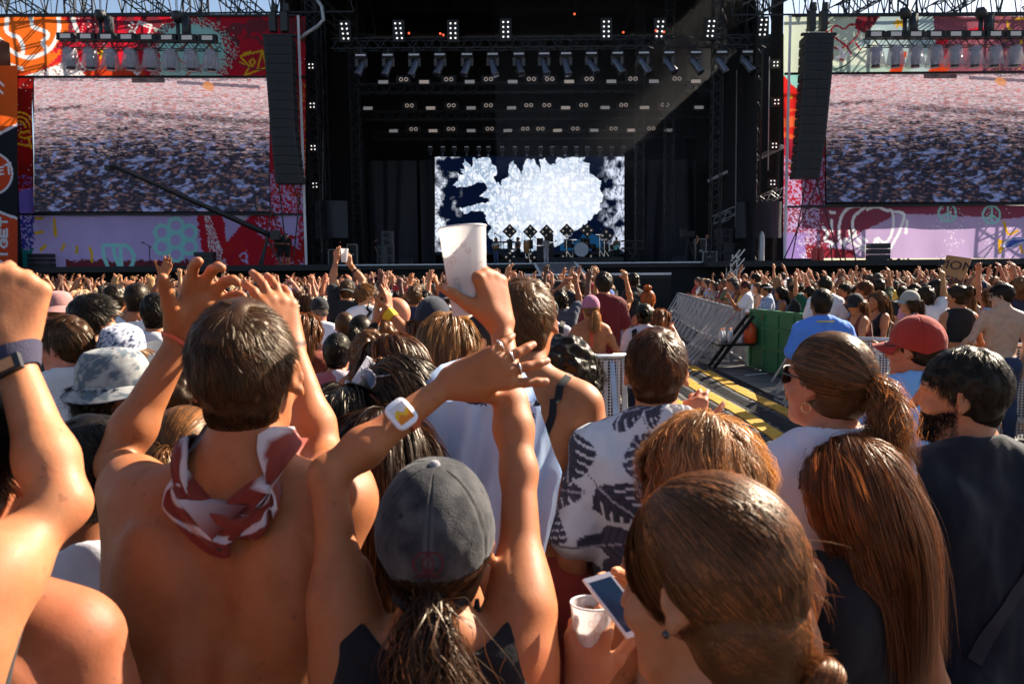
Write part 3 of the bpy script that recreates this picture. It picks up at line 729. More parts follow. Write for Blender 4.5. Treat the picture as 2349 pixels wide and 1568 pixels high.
def cap(B,col,turn=0.,detail=False,brimcol=None,paint=None,mt=None,label=None,strap=True):
    """baseball cap; turn=pi puts the peak at the back"""
    mt=mt or M['cloth']; ct,st=math.cos(turn),math.sin(turn); Rt=rotz(turn)
    rim=lambda t: (.034*math.cos(t)+.002 if abs(((t+PI)%(2*PI))-PI)<2.2 else .034*math.cos(t)+.002+ (.034 if detail!='closed' else .0)*max(0,math.cos((t-PI)*1.7)))
    nu,nv=(240,90) if detail is True else (144,40) if detail else (40,14)
    def puff(P,th):
        seam=np.abs(((th/(PI/3))%1)-.5)*2; g=(seam>(.93 if detail is True else .95))*-(.0016 if detail is True else .0024)
        n=nrm(P-np.array([0,-.014,.03])); a=np.linspace(0,1,P.shape[0])[:,None]
        P=P+n*(g[None]*(a>.08))[...,None]
        if detail:
            amp_=.012 if detail is True else .010
            q=P.reshape(-1,3); P=P+n*((fbm(q*26,3,77)-.5)*amp_*np.clip(a,.25,1).repeat(P.shape[1],1).ravel()).reshape(P.shape[:2])[...,None]
        return P
    P,F,th=dome(rim,nu,nv,.015,.004,puff); n=nrm(P-np.array([0,-.014,.03])); P2,F2=two_sided(P@Rt.T,F,-(n@Rt.T),.004)
    pc=paint(P2@Rt) if paint else None
    o=put(B,'cap',P2,F2,mt,col,pc)
    # peak
    m,k=26,9; A=np.linspace(-1.15,1.15,m); S=np.linspace(0,1,k); Q=np.zeros((k,m,3))
    for j,s_ in enumerate(S):
        ext=.072*s_*np.sqrt(np.clip(1-(A/1.32)**2,0,1))
        rr=np.array([.090,.111])
        Q[j,:,0]=rr[0]*np.sin(A)*(1-.02*s_); Q[j,:,1]=-.014+rr[1]*np.cos(A)+ext; Q[j,:,2]=.034*np.cos(A)+.003-.012*s_-.020*(np.abs(A)/1.15)**2*s_
    v,f=two_sided(Q.reshape(-1,3),grid_faces(m,k),np.array([0,0,-1.]),.004)
    v=v@Rt.T; b=put(B,'brim',v,f[:,::-1],mt,brimcol or col,None if paint is None else np.tile(np.asarray(brimcol or (.02,.02,.03)),(len(v),1)),parent=o); 
    mb=MB(); mb.lathe([(1e-4,.006),(.006,.005),(.009,0)],(0,-.014,.141),None,12); put(B,'button',np.concatenate(mb.v),mb.f,M['cloth'],col if col is not None else (.25,.25,.27),parent=o)
    if strap and detail!='closed':
        A=np.linspace(PI-.62,PI+.62,14); Q=np.stack([.0925*np.sin(A),-.014+.1135*np.cos(A),.034*np.cos(A)+.010+0*A],1); Q2=Q.copy(); Q2[:,2]-=.014
        v,f=two_sided(np.concatenate([Q,Q2])@Rt.T,grid_faces(14,2),np.array([0,0,0.001]),1.); put(B,'strap',v,f,M['cloth'],brimcol or col or (.03,.03,.035),parent=o)
    return o
def bucket_hat(B,col,paint=None,brim=.055,droop=.55,tilt=0.,soft=0.,name='bucket_hat',brimcol=None):
    Rt=rotx(tilt); rim=lambda t:.022
    def puff(P,th):
        z=P[...,2]; t=np.clip((z-.11)/.04,0,1); P=P.copy(); P[...,2]=np.where(z>.118,.118+(z-.118)*.45,z)
        P[...,:2]*=(1+.05*np.clip((z-.05)/.06,0,1))[...,None]
        if soft: P=P+((fbm(P.reshape(-1,3)*22,3,5)-.5)*soft).reshape(P.shape[:2])[...,None]
        return P
    P,F,th=dome(rim,64,26,.016,.012,puff); n=nrm(P-np.array([0,-.014,.03])); v,f=two_sided(P@Rt.T,F,-(n@Rt.T),.003)
    o=put(B,name,v,f,M['print'] if paint else M['cloth'],col,paint(v@Rt) if paint else None)
    A=np.arange(64)*2*PI/64; S=np.linspace(0,1,8); Q=np.zeros((8,64,3))
    for j,s_ in enumerate(S):
        e=brim*s_; wv=(.010*np.sin(A*2+.6)+.006*np.sin(A*3))*s_*(1 if soft else .3)
        Q[j,:,0]=(.0885+e)*np.sin(A); Q[j,:,1]=-.014+(.109+e)*np.cos(A); Q[j,:,2]=.022-e*droop+wv*2
    v,f=two_sided(Q.reshape(-1,3)@Rt.T,grid_faces(64,8,True),np.array([0,0,-1.]),.003)
    put(B,'brim',v,f[:,::-1],M['print'] if (paint and brimcol is None) else M['cloth'],brimcol if brimcol is not None else col,paint(v@Rt) if (paint and brimcol is None) else None,parent=o)
    return o
def glasses(B,lens='lens',up=0.,back=0.,rim=(.01,.01,.012),size=1.,round_=False):
    mb=MB(); ml=MB(); z0=.012+up; y0=.106-back
    for sg in (-1,1):
        A=np.arange(20)*2*PI/20; ex=1. if round_ else .62; rx,rz=.027*size,.021*size*(1.15 if round_ else 1)
        c=np.array([.033*sg,y0-.004,z0]); P=np.stack([np.sign(np.cos(A))*np.abs(np.cos(A))**ex*rx,-.012*np.cos(A)*sg*(np.cos(A)*sg>0),np.sign(np.sin(A))*np.abs(np.sin(A))**ex*rz],1)+c
        ml.add(np.concatenate([P,[c+[0,.003,0]]]),[[i,(i+1)%20,20] for i in range(20)])
        mb.tube(np.concatenate([P,P[:2]]),.0022,6)
        mb.tube([c+[rx*sg,-.010,.008],(.074*sg,y0-.040,z0+.008),(.080*sg,.004-back*.4,z0+.004+up*.1),(.080*sg,-.022-back*.4,z0-.016)],.0026,6)
    mb.tube([(-.008,y0,z0+.006),(0,y0+.003,z0+.008),(.008,y0,z0+.006)],.0022,6)
    o=put(B,'sunglasses' if lens!='clear' else 'glasses',np.concatenate(mb.v),mb.f,M['plain'],rim)
    l=put(B,'lens',np.concatenate(ml.v),ml.f,M[lens],parent=o); return o
def band(B,side,f,width,col,off=.0015,name='wristband',mt=None,tail=None):
    S,E,W=B['J'][side]; ax=nrm(E-W); c=W+ax*f; u=nrm(np.cross(ax,V(.3,.5,.8))); v=np.cross(ax,u); A=np.arange(28)*2*PI/28
    rows=[]
    for t in (-.5,.5): 
        P=c+ax*width*t+.05*(np.cos(A)[:,None]*u+np.sin(A)[:,None]*v); q,_=project(B['pr'],P,off,6); rows.append(q)
    n=nrm((rows[0]+rows[1])/2-c); P=np.concatenate(rows); v_,f_=two_sided(P,grid_faces(28,2,True),np.concatenate([n,n]),.0022)
    return put(B,name,v_,f_,mt or M['cloth'],col,head=False,smooth=True)
def strap(B,pts,width,col,off=.004,name='strap',lift=.002,world=False):
    """pts in torso coordinates (x, y, t)"""
    P=np.array([p if world else B['T'](*p) for p in pts]); t=np.linspace(0,len(P)-1,36); i=np.clip(t.astype(int),0,len(P)-2); f=(t-i)[:,None]; C=P[i]*(1-f)+P[i+1]*f
    C,n=project(B['pr'],C,off,8); tg=nrm(np.gradient(C,axis=0)); sd=nrm(np.cross(tg,n)); a,_=project(B['pr'],C-sd*width/2,off,5); b,_=project(B['pr'],C+sd*width/2,off,5)
    v,fc=two_sided(np.concatenate([a,b]),grid_faces(36,2),np.concatenate([n,n]),lift)
    return put(B,name,v,fc,M['cloth'],col,head=False)
def hoop(B,sg,r=.012,mt='gold'):
    A=np.arange(21)*2*PI/20; m=MB(); c=np.array([.082*sg,.000,-.045]); m.tube(np.stack([c[0]+0*A,c[1]+r*np.cos(A),c[2]-r+.004+r*np.sin(A)],1),.0013,6,cap=False)
    return put(B,'earring',np.concatenate(m.v),m.f,M[mt])
def neck_scarf(B,paint,drop=.11,off=.009,side=0.):
    nu,nv=120,36; A=np.arange(nu)*2*PI/nu; rows=[]; NB,ex,ey,ez,s=B['NB'],B['ex'],B['ey'],B['ez'],B['s']
    for j,t in enumerate(np.linspace(0,1,nv)):
        bk=np.exp(-((((A-PI-side+PI)%(2*PI))-PI)/.75)**2)
        z=(.012+.010*np.cos(A))*(1-t)+t*(-.030-drop*bk); r=.063+.018*t*(1+1.2*bk)
        rows.append(NB+s*(np.sin(A)[:,None]*ex*r[:,None]+np.cos(A)[:,None]*ey*r[:,None]*(.95)+ez*z[:,None]))
    P=np.concatenate(rows); q,n=project([k for k in B['pr'] if k[1] in ('torso','trap','neck') and not k[0].endswith('-')],P,off*s,12)
    tt=np.repeat(np.linspace(0,1,nv),nu); aa=np.tile(A,nv)
    fo=np.sin(tt*15+2.0*np.sin(aa*2)+aa*1.2)*.0040+(fbm(q*22,2,4)-.5)*.016
    q=q+n*(fo+.004+.010*np.sin(tt*PI))[:,None]*s
    v,f=two_sided(q,grid_faces(nu,nv,True),n,.003)
    return put(B,'neck_scarf',v,f,M['print'],None,np.concatenate([paint(tt,aa,q)]*2),head=False)
def fist_point(B,side,f=.075,n=.035): 
    h=B['hand'][side]; s=h['s']; return h['W']+h['d']*f*s+h['n']*n*s
# ---- held things (top level)
M['cup']=None
def cup_material():
    m,nt,out=_nt('frosted_cup'); a=N(nt,'ShaderNodeAttribute',attribute_name='paint').outputs['Color']
    p=N(nt,'ShaderNodeBsdfPrincipled',{'Base Color':a,'Roughness':.35,'Specular IOR Level':.4}); t=N(nt,'ShaderNodeBsdfTranslucent',{'Color':a}); tr=N(nt,'ShaderNodeBsdfTransparent')
    x=N(nt,'ShaderNodeMixShader',{0:.55,1:p.outputs[0],2:t.outputs[0]}); y=N(nt,'ShaderNodeMixShader',{0:.10,1:x.outputs[0],2:tr.outputs[0]}); nt.links.new(y.outputs[0],out.inputs[0]); return m
M['cup']=cup_material()
def cup(label,c,axis=(0,0,1),h=.15,r0=.029,r1=.041,col=(.80,.78,.78),marks=True,liquid=None,seed=1,text=None,spin=0.,group=None):
    z=nrm(axis); x=nrm(np.cross(V(0,1,.01),z)); R=np.stack([x,np.cross(z,x),z],1); nu,nv=128,56; A=np.arange(nu)*2*PI/nu+spin; rows=[];th=.0012
    prof=[(r0+(r1-r0)*t,-h/2+h*t) for t in np.linspace(0,1,nv)]
    P=np.array([[r*np.cos(a),r*np.sin(a),zz] for r,zz in prof for a in A]); C=np.tile(np.asarray(col,float),(len(P),1))
    if marks:
        rg=np.random.default_rng(seed); uu=np.tile(A-spin,nv)*.036; vv=P[:,2]
        for k in range(34):
            cu,cv=rg.random()*.226,-h*.40+rg.random()*h*.78; d=np.hypot((uu-cu+.113)%.226-.113,vv-cv); rr=.0035+.003*rg.random(); cc=[(.45,.22,.16),(.62,.45,.25),(.35,.38,.36),(.5,.3,.3)][k%4]
            m=np.clip(1-np.abs(d-rr)/.0016,0,1)*.55; C=C*(1-m[:,None])+np.array(cc)*m[:,None]
    f=grid_faces(nu,nv,True); n=nrm(np.concatenate([P[:,:2],0*P[:,:1]],1)); v,f=two_sided(P,f,-n,th); C=np.concatenate([C,C])
    mb=MB(); mb.add(v,f.tolist()); 
    k=len(v); v=np.concatenate([v,[[r0*np.cos(a),r0*np.sin(a),-h/2] for a in A],[[0,0,-h/2]]]); f=f.tolist()+[[k+i,k+(i+1)%nu,k+nu] for i in range(nu)]
    C=np.concatenate([C,np.tile(np.asarray(col,float),(nu+1,1))]); W=c+v@R.T
    o=mesh_obj('plastic_cup',W,f,M['cup'],None,True,c-z*h/2,{'paint':C}); tag(o,label,'cup',group)
    r=MB(); Rr=[(r1*np.cos(a),r1*np.sin(a),h/2) for a in np.linspace(0,2*PI,49)]; r.tube(np.array(Rr)@R.T+c,.0016,6,cap=False); r.build('rim',M['plain'],o,True,color=(.8,.8,.82))
    if liquid: 
        m=MB(); rl=r0+(r1-r0)*.9*liquid[0]; m.lathe([(1e-4,-h/2+.002),(r0*.95,-h/2+.002),(rl*.97,-h/2+h*liquid[0]*.9),(1e-4,-h/2+h*liquid[0]*.9)],c,R,32); m.build('drink',mat('amber_drink',liquid[1],.1,var=0),o,True)
    return o,R
# ------------------------------------------------------------------ setting
M['asphalt']=mat('asphalt',(.060,.058,.060),.9,var=.45,scale=1.1,bst=.5,bsc=90,bd=.01)
M['blackwood']=mat('black_stage_boards',(.010,.010,.012),.7,var=.3,scale=2)
M['drape']=mat('black_drape',(.030,.032,.042),.75,var=.3,scale=3,stretch=(4,4,.6),bst=.5,bsc=3,bd=.1)
M['darkdrape']=mat('dark_backcloth',(.004,.004,.005),.9,var=.2)
M['ramp']=mat('grey_carpet',(.10,.10,.115),.85,var=.2,scale=8)
M['whitetape']=mat('white_edge_tape',(.62,.64,.68),.6,var=.2)
M['banner']=mat('printed_banner_mesh',(1,1,1),.75,src='paint',var=.16,scale=.35,trans=.42,spec=.2,bst=.25,bsc=.8,bd=.3,stretch=(1,1,.35))
M['yellow']=mat('yellow_rubber',(.62,.36,.02),.65,var=.35,scale=5,bst=.6,bsc=90,bd=.01)
M['rubber']=mat('black_rubber',(.022,.022,.024),.75,var=.4,scale=6,bst=.5,bsc=70,bd=.01)
M['green']=mat('green_painted_steel',(.012,.16,.065),.5,var=.35,scale=3)
M['speaker']=mat('black_speaker_paint',(.013,.014,.018),.6,var=.2)
M['greyspk']=mat('dark_grey_speaker',(.050,.050,.056),.6,var=.2)
M['pinkboard']=mat('dark_paint',(.02,.02,.022),.8)
M['case']=mat('flight_case_black',(.02,.02,.022),.5)
M['bulb']=mat('lit_lamp',(1,1,1),.4,var=0,emit=(1,.96,.9),est=.35)
M['bulbdim']=mat('dim_lamp',(.30,.24,.21),.4,var=0,emit=(1,.85,.75),est=.06)
M['red_led']=mat('red_led',(.5,.02,.01),.4,var=0,emit=(1,.12,.04),est=.5)
def emit_mat(name,st):
    m,nt,out=_nt(name); a=N(nt,'ShaderNodeAttribute',attribute_name='paint')
    e=N(nt,'ShaderNodeEmission',{'Color':a.outputs['Color'],'Strength':st}); nt.links.new(e.outputs[0],out.inputs[0]); return m
M['screen']=emit_mat('led_screen',.33)
def S_(o,kind='structure'): o['kind']=kind; return o
S_(mesh_obj('ground',[(-1500,-1500,0),(1500,-1500,0),(1500,1500,0),(-1500,1500,0)],[[0,1,2,3]],M['asphalt']))
DECK=at(1174,603,46)[2]; THR=at(1174,629,34)[2]
m=MB(); m.box((0,56,DECK-.15),(84,20,.3)); S_(m.build('stage_floor',M['blackwood']))
fas=MB(); fas.box((-26.5,46.3,(DECK-.3)/2),(51,.1,DECK-.3)); fas.box((28.9,46.3,(DECK-.3)/2),(44.2,.1,DECK-.3))
fas.box((2.9,46.3,(DECK-.3)/2),(7.8,.1,DECK-.3))
tag(fas.build('stage_fascia',M['darkdrape']),'black skirting panels along the front of the stage floor','stage skirt')
e=MB(); e.box((0,45.97,DECK-.03),(84,.05,.07)); tag(e.build('edge_strip',M['whitetape']),'thin pale edge strip along the front of the stage floor','edge strip')
t=empty('catwalk',(2.9,40,0),'low black catwalk platform jutting out from the stage into the crowd','platform')
m=MB(); m.box((2.9,40,THR-.1),(7.8,12,.2)); m.build('deck',M['blackwood'],t)
m=MB(); m.box((2.9,34.05,(THR-.2)/2),(7.78,.1,THR-.2)); m.box((6.72,40,(THR-.2)/2),(.1,11.7,THR-.2)); m.box((-.92,40,(THR-.2)/2),(.1,11.7,THR-.2)); m.build('skirt',M['darkdrape'],t)
m=MB(); m.box((2.9,33.97,THR-.02),(7.8,.06,.09)); m.build('edge_strip',M['whitetape'],t)
# sloping carpeted ramp from the deck down to the catwalk
a,b,c,d=at(1226,604,45.9),at(1318,602,45.9),at(1342,628,42),at(1240,629,42)
t=empty('stage_ramp',((c+d)/2-V(0,0,.1)),'grey carpeted ramp with white edge lines sloping down from the stage','ramp')
def slab(q,th=.12):
    q=np.array(q); return np.concatenate([q,q-V(0,0,th)]),[[0,3,2,1],[4,5,6,7],[0,1,5,4],[1,2,6,5],[2,3,7,6],[3,0,4,7]]
m=MB(); m.add(*slab([a,b,c,d])); m.build('ramp_surface',M['ramp'],t)
for p,q in ((a,d),(b,c)): m=MB(); m.bar(p+V(0,0,.03),q+V(0,0,.03),.14,.06); m.build('edge_line',M['whitetape'],t)
# roof and house
m=MB(); m.box((0.6,55,21.2),(27.5,22,1.0)); 
for y in (45,49,53,57): m.box((.6,y,20.4),(27,.35,.7))
for x in np.linspace(-12,13,7): m.box((x,55,20.3),(.3,22,.5))
tag(m.build('stage_roof',M['darkdrape']),'black stage roof with dark beams spanning the whole stage','roof')
m=MB(); m.box((-12.9,56,11),(.15,19,18.6)); tag(m.build('side_cloth',M['darkdrape']),'black side cloth closing the left flank of the stage','drape'); m=MB(); m.box((14.1,56,8.6),(.15,19,13.8)); m.box((14.1,60,18),(.15,11,5)); [m.bar((14.1,46.6+k*.5,15.3+.25*(k%3)),(14.1,48.3+k*.95,20.6),.10,.30+.16*((k*7)%4),up=(0,1,0)) for k in range(9)]; tag(m.build('side_cloth',M['darkdrape']),'black side cloth closing the right flank of the stage','drape')  # slats added over the top gap to break the sunlight into thin beams
for nm,x0,x1,y,z0,z1,lab in (('back_cloth',-24,25,64.5,DECK,20.6,'black back cloth closing the rear of the stage'),):
    m=MB(); m.box(((x0+x1)/2,y,(z0+z1)/2),(x1-x0,.2,z1-z0)); tag(m.build(nm,M['darkdrape']),lab,'drape')
def curtain(name,u0,u1,v0,v1,Y,label,amp=.12,mt='drape',n=60,cat='curtain',seed=0,fr=2.2):
    p0,p1=at(u0,v0,Y),at(u1,v0,Y); zb=at((u0+u1)/2,v1,Y)[2]; zt=(p0[2]+p1[2])/2
    x=np.linspace(p0[0],p1[0],n); z=np.linspace(zt,zb,24); X,Z=np.meshgrid(x,z)
    Yy=Y+amp*np.sin(X*fr*2+1.2*np.sin(X*fr*.7+seed)+.35*(Z-zt)*np.sin(X))+amp*.6*(vnoise(np.stack([X.ravel()*1.3,Z.ravel()*.4,X.ravel()*0],1),seed).reshape(X.shape)-.5)
    v=np.stack([X,Yy,Z],-1).reshape(-1,3); i=np.arange(23)[:,None]*n+np.arange(n-1)[None]
    f=np.stack([i,i+n,i+n+1,i+1],-1).reshape(-1,4)
    v2=v+V(0,.04,0); k=len(v)
    fs=np.concatenate([f,f[:,::-1]+k])
    return tag(mesh_obj(name,np.concatenate([v,v2]),fs,M[mt],None,True,V((p0[0]+p1[0])/2,Y,zb)),label,cat)
curtain('stage_curtain',832,955,368,603,59,'black satin curtain hanging left of the lit map screen, next to it',seed=1)
curtain('stage_curtain',962,997,366,603,59.5,'narrow dark drape hanging against the left edge of the map screen',seed=2)
curtain('stage_curtain',1434,1472,368,602,59.5,'narrow dark drape hanging against the right edge of the map screen',seed=3)
curtain('stage_curtain',1475,1602,366,602,59,'grey black curtain with slanting creases right of the map screen',seed=4,amp=.16)
curtain('wing_cloth',1690,1795,462,545,47.5,'black cloth sagging from the right stage wing above the cases',seed=5,cat='drape',amp=.2)
curtain('wing_cloth',722,795,460,545,47.5,'black cloth sagging from the left stage wing above the cases',seed=6,cat='drape',amp=.2)
curtain('wing_curtain',700,728,-60,602,50,'tall black masking curtain at the left side of the stage opening',seed=7,mt='darkdrape')
curtain('wing_curtain',735,835,-60,602,56,'wide black masking curtain hanging deep in the left stage wing',seed=8,mt='darkdrape')
curtain('wing_curtain',1602,1700,-60,602,56,'wide black masking curtain hanging deep in the right stage wing',seed=9,mt='darkdrape')
curtain('wing_curtain',1772,1798,-60,602,50,'tall black masking curtain at the right side of the stage opening',seed=10,mt='darkdrape')
# ---- painted sheets (artwork laid out on the banner's own plane)
class Sheet:
    def __init__(s,u0,u1,v0,v1,Y,step,holes=(),sag=0.,skew=None):
        s.Y=Y; nu=int((u1-u0)/step)+2; nv=int((v1-v0)/step)+2
        s.u=np.linspace(u0,u1,nu); s.v=np.linspace(v0,v1,nv); U,W=np.meshgrid(s.u,s.v); s.U,s.W=U.ravel(),W.ravel()
        s.nu,s.nv=nu,nv; s.C=np.zeros((len(s.U),3)); s.holes=holes
        P3=np.stack([s.U,s.W,0*s.U],1); s.n1=fbm(P3*.05,3,3)-.5; s.n2=fbm(P3*.25,2,9)-.5; s.n3=vnoise(P3*.8,21); s.n4=vnoise(P3*.35,31)
        s.sag=sag
    def fill(s,mask,col,a=1.): m=mask.astype(float)*a; s.C=s.C*(1-m[:,None])+np.asarray(col)*m[:,None]
    def rect(s,a,b,c,d,rough=0): return (s.U+s.n1*rough>a)&(s.U+s.n1*rough<b)&(s.W+s.n1*rough>c)&(s.W+s.n1*rough<d)
    def disc(s,cx,cy,r,rough=0): return np.hypot(s.U-cx,s.W-cy)+(s.n1+s.n2)*rough<r
    def poly(s,pts,rough=0):
        x=s.U+s.n2*rough; y=s.W+s.n1*rough; ins=np.zeros(len(x),bool); n=len(pts)
        for i in range(n):
            (x0,y0),(x1,y1)=pts[i],pts[(i+1)%n]
            if y0==y1: continue
            c=((y0>y)!=(y1>y))&(x<(x1-x0)*(y-y0)/(y1-y0)+x0); ins^=c
        return ins
    def line(s,pts,w,closed=False,rough=0):
        pts=np.array(pts+([pts[0]] if closed else []),float); b=np.full(len(s.U),1e9)
        lo=pts.min(0)-w-3; hi=pts.max(0)+w+3; I=np.where((s.U>lo[0])&(s.U<hi[0])&(s.W>lo[1])&(s.W<hi[1]))[0]; x,y=s.U[I],s.W[I]; bb=np.full(len(I),1e9)
        for p,q in zip(pts[:-1],pts[1:]):
            d=q-p; L=d@d+1e-9; t=np.clip(((x-p[0])*d[0]+(y-p[1])*d[1])/L,0,1); bb=np.minimum(bb,np.hypot(x-p[0]-t*d[0],y-p[1]-t*d[1]))
        b[I]=bb; return b+s.n2*rough<w/2
    def curve(s,pts,w,closed=False,rough=0):
        P=np.array(pts,float); 
        if closed: P=np.concatenate([P[-1:],P,P[:2]])
        else: P=np.concatenate([P[:1],P,P[-1:]])
        out=[]
        for i in range(1,len(P)-2):
            for t in np.linspace(0,1,8,endpoint=False):
                a,b,c,d=P[i-1:i+3]; out.append(tuple(.5*((2*b)+(-a+c)*t+(2*a-5*b+4*c-d)*t*t+(-a+3*b-3*c+d)*t**3)))
        out.append(tuple(P[-2])); return s.line(out,w,False,rough)
    def circle(s,cx,cy,r,w,a0=0,a1=360): 
        return s.line([(cx+r*math.cos(math.radians(t)),cy+r*math.sin(math.radians(t))) for t in np.linspace(a0,a1,28)],w)
    def dots(s,mask,col,th=.9): s.fill(mask&(s.n3>th),col)
    def build(s,name,mt,parent=None,thick=.03):
        Wd=np.array([at(u,v,s.Y) for u in (s.u[0],s.u[-1]) for v in (s.v[0],s.v[-1])])
        # the exact plane: interpolate by ray
        px=(s.U*1024/2349-512)/FPX; py=-(s.W*1024/2349-341.5)/FPX
        D=np.stack([px,py,-np.ones_like(px)],1)@CRn.T; P=V(0,0,CAM_Z)+D*(s.Y/D[:,1])[:,None]
        if s.sag: P[:,1]+=s.sag*np.sin(P[:,0]*.9+.3*P[:,2])*.5+s.sag*(vnoise(P*np.array([.8,1,.35]),5)-.5)*2
        i=np.arange(s.nv-1)[:,None]*s.nu+np.arange(s.nu-1)[None]
        f=np.stack([i,i+s.nu,i+s.nu+1,i+1],-1).reshape(-1,4)
        if s.holes:
            cu=s.U[f].mean(1); cv=s.W[f].mean(1); k=np.ones(len(f),bool)
            for (a,b,c,d) in s.holes: k&=~((cu>a)&(cu<b)&(cv>c)&(cv<d))
            f=f[k]
        o=wloc(parent) if parent is not None else V(P[:,0].mean(),s.Y,P[:,2].min())
        return mesh_obj(name,P,f,mt,parent,True,o,{'paint':s.C})
RED=lin('#b01a2c');MAR=lin('#6e2a34');ORA=lin('#df6220');WHT=lin('#f0eef6');TEAL=lin('#9cc9bd');LIL=lin('#b79fce');YEL=lin('#d9a520');DKR=lin('#7c1412');AQ=lin('#92cfcb');PUR=lin('#6a5aa8')
# left banner
b=Sheet(-14,701,37,613,46,2.1,holes=[(76,619,178,489)],sag=.10)
b.fill(b.U>-99,RED); b.fill(b.W+b.n1*60<95,MAR); b.fill((b.W+b.n1*80<120)&(b.n1>.02),RED)
b.fill(b.rect(-20,330,146,178,40),lin('#b83a18')); b.fill(b.disc(60,70,92,14),ORA); b.fill(b.poly([(160,40),(280,120),(150,150),(120,120)],20)&(b.n1>0),RED)
b.fill(b.disc(440,128,76,22)&(b.W<176),TEAL); b.fill(b.disc(440,128,98,30)&(b.n3>.62)&(b.W<176),TEAL)
for q in ([(18,42),(16,70),(26,80),(42,86),(52,108),(50,126)],[(70,38),(74,60),(98,69),(109,80),(96,96),(106,112)],[(132,36),(134,70),(120,104),(92,124),(62,131),(28,118),(-4,86)],[(4,136),(26,150),(50,157)]): b.fill(b.curve(q,9.5),WHT)
b.fill(b.poly([(158,38),(170,38),(186,96),(182,96)],5),WHT); b.dots(b.rect(160,250,38,110),WHT,.90)
b.fill(b.poly([(54,174),(150,143),(196,174)],6),WHT); b.fill(b.rect(95,190,150,175)&(b.n3>.66),MAR)
for q in ([(309,75),(320,49),(348,58),(338,86)],[(321,55),(345,64)],[(297,59),(304,63)],[(302,52),(308,56)],[(352,64),(357,64)],[(350,78),(356,80)],[(346,84),(355,89)]): b.fill(b.line(q,3.6),WHT)
for c in ((304,77),(333,87)): b.fill(b.circle(*c,6,3),WHT)
for k in range(5): a=k*1.257; b.fill(b.circle(178+9*math.cos(a),158+9*math.sin(a),5.5,2.6),WHT)
for q in ([(317,158),(317,172)],[(310,166),(317,173),(324,166)]): b.fill(b.line(q,3.4),WHT)
for q in ([(430,100),(408,118),(415,140),(440,150)],[(470,96),(486,112),(478,140),(440,165)],[(440,150),(462,165)],[(440,165),(430,172)]): b.fill(b.curve(q,4),lin('#b8432f'))
for q in ([(550,128),(602,116),(612,154),(560,172),(572,152),(550,128)],[(602,116),(590,160)],[(572,140),(580,134),(585,142),(578,152),(572,140)],[(560,122),(574,118)],[(548,142),(560,148)]): b.fill(b.line(q,4.2),YEL)
for q in ([(228,110),(240,132)],[(240,110),(228,132)],[(222,120),(246,124)]): b.fill(b.line(q,4),YEL)
b.fill(b.rect(-20,77,176,430),DKR); b.fill(b.rect(-20,77,300,380,30),lin('#8f1515')); b.fill(b.rect(-20,77,432,492,40)|((b.n4>.7)&b.rect(-20,77,400,440)),PUR); b.dots(b.rect(-20,77,176,440),WHT,.93)
for q in ([(24,206),(24,258)],[(14,214),(34,232)],[(34,212),(14,230)]): b.fill(b.line(q,4),YEL)
for r in (14,24,34): b.fill(b.circle(46,292,r,3.6,180,360),YEL)
for q in ([(20,300),(10,305),(18,314),(32,308),(24,300)],[(50,302),(44,312),(58,316),(76,312)],[(54,304),(70,300)],[(66,318),(72,470)][:1]+[(72,340)],[(24,326),(74,336)]): b.fill(b.curve(q,4),YEL)
b.fill(b.rect(619,705,176,492)&(b.W>395+b.n1*40)&(b.n4>.55),LIL); b.fill(b.rect(619,705,400,450)&(b.n4<.4),lin('#c8281c')); b.dots(b.rect(619,705,100,492),WHT,.92)
b.fill(b.rect(640,705,176,400)&(b.n2>.1)&(b.U>672),YEL,.5)
b.fill(b.rect(-20,705,488,620),LIL); b.fill(b.rect(-20,76,488,620,20)&(b.n4<.6),lin('#33348a')); b.fill((b.W+b.n1*30>570)&(b.U+b.n1*30<82)&(b.W>488),lin('#12706c')); 
b.dots(b.rect(60,180,490,620)&(b.n1>-.06),AQ,.86); b.fill((b.W+b.n2*14+ (b.U-150)*.0>596)&(b.U>150)&(b.U<470),MAR)
b.fill((b.U>455+ (b.W-490)*.10+b.n2*16)&(b.W>488),RED); b.fill((b.U>470+(b.W-490)*.14)&(b.U<482+(b.W-490)*.35)&(b.W>488)&(b.n3>.5),lin('#d8cfe6'))
b.fill(b.poly([(512,488),(575,488),(548,520),(520,562)],9)|b.poly([(545,590),(566,570),(570,606)],6)|b.poly([(632,490),(688,492),(682,560),(668,566),(650,520)],10),LIL)
b.fill(b.poly([(580,500),(700,492),(700,612),(640,612),(600,560)],16)&(b.n4>.62),LIL); b.fill(b.poly([(480,560),(700,540),(700,620),(500,620)],20)&(b.n1>.04),lin('#b5201f'))
for r in (6,13,20): b.fill(b.circle(545,488,r,4,0,170),WHT,.6)
for q in ([(80,500),(97,500)],[(80,534),(98,531)],[(94,572),(104,562)],[(142,572),(147,560)],[(176,578),(177,566)],[(208,568),(213,582),(213,598)],[(126,502),(128,540)]): b.fill(b.line(q,7),YEL)
for q in ([(238,562),(240,584),(250,612)],[(238,562),(256,562)],[(262,562),(266,588),(278,612)],[(262,562),(292,564),(308,586),(302,612)],[(278,564),(280,610)]): b.fill(b.curve(q,9),AQ)
for k in range(6):
    a=-PI/2+k*PI/3; cx,cy=403+37*math.cos(a),549+33*math.sin(a)
    b.fill(b.circle(cx,cy,16,9),AQ)
b.fill(b.circle(403,550,17,9),AQ); b.dots(b.rect(100,450,492,600),WHT,.965)
b.C=np.clip(b.C*1.35,0,.9)
t=empty('printed_banner',(-17,46,2.5),'red and lilac graffiti print banner framing the left video screen','banner')
b.build('banner_print',M['banner'],t,); 
m=MB(); p,q=at(684,36,45.9),at(703,613,45.9); m.bar(p,q,.12); m.build('edge_post',mat('white_edge',(.7,.7,.75),.6),t)
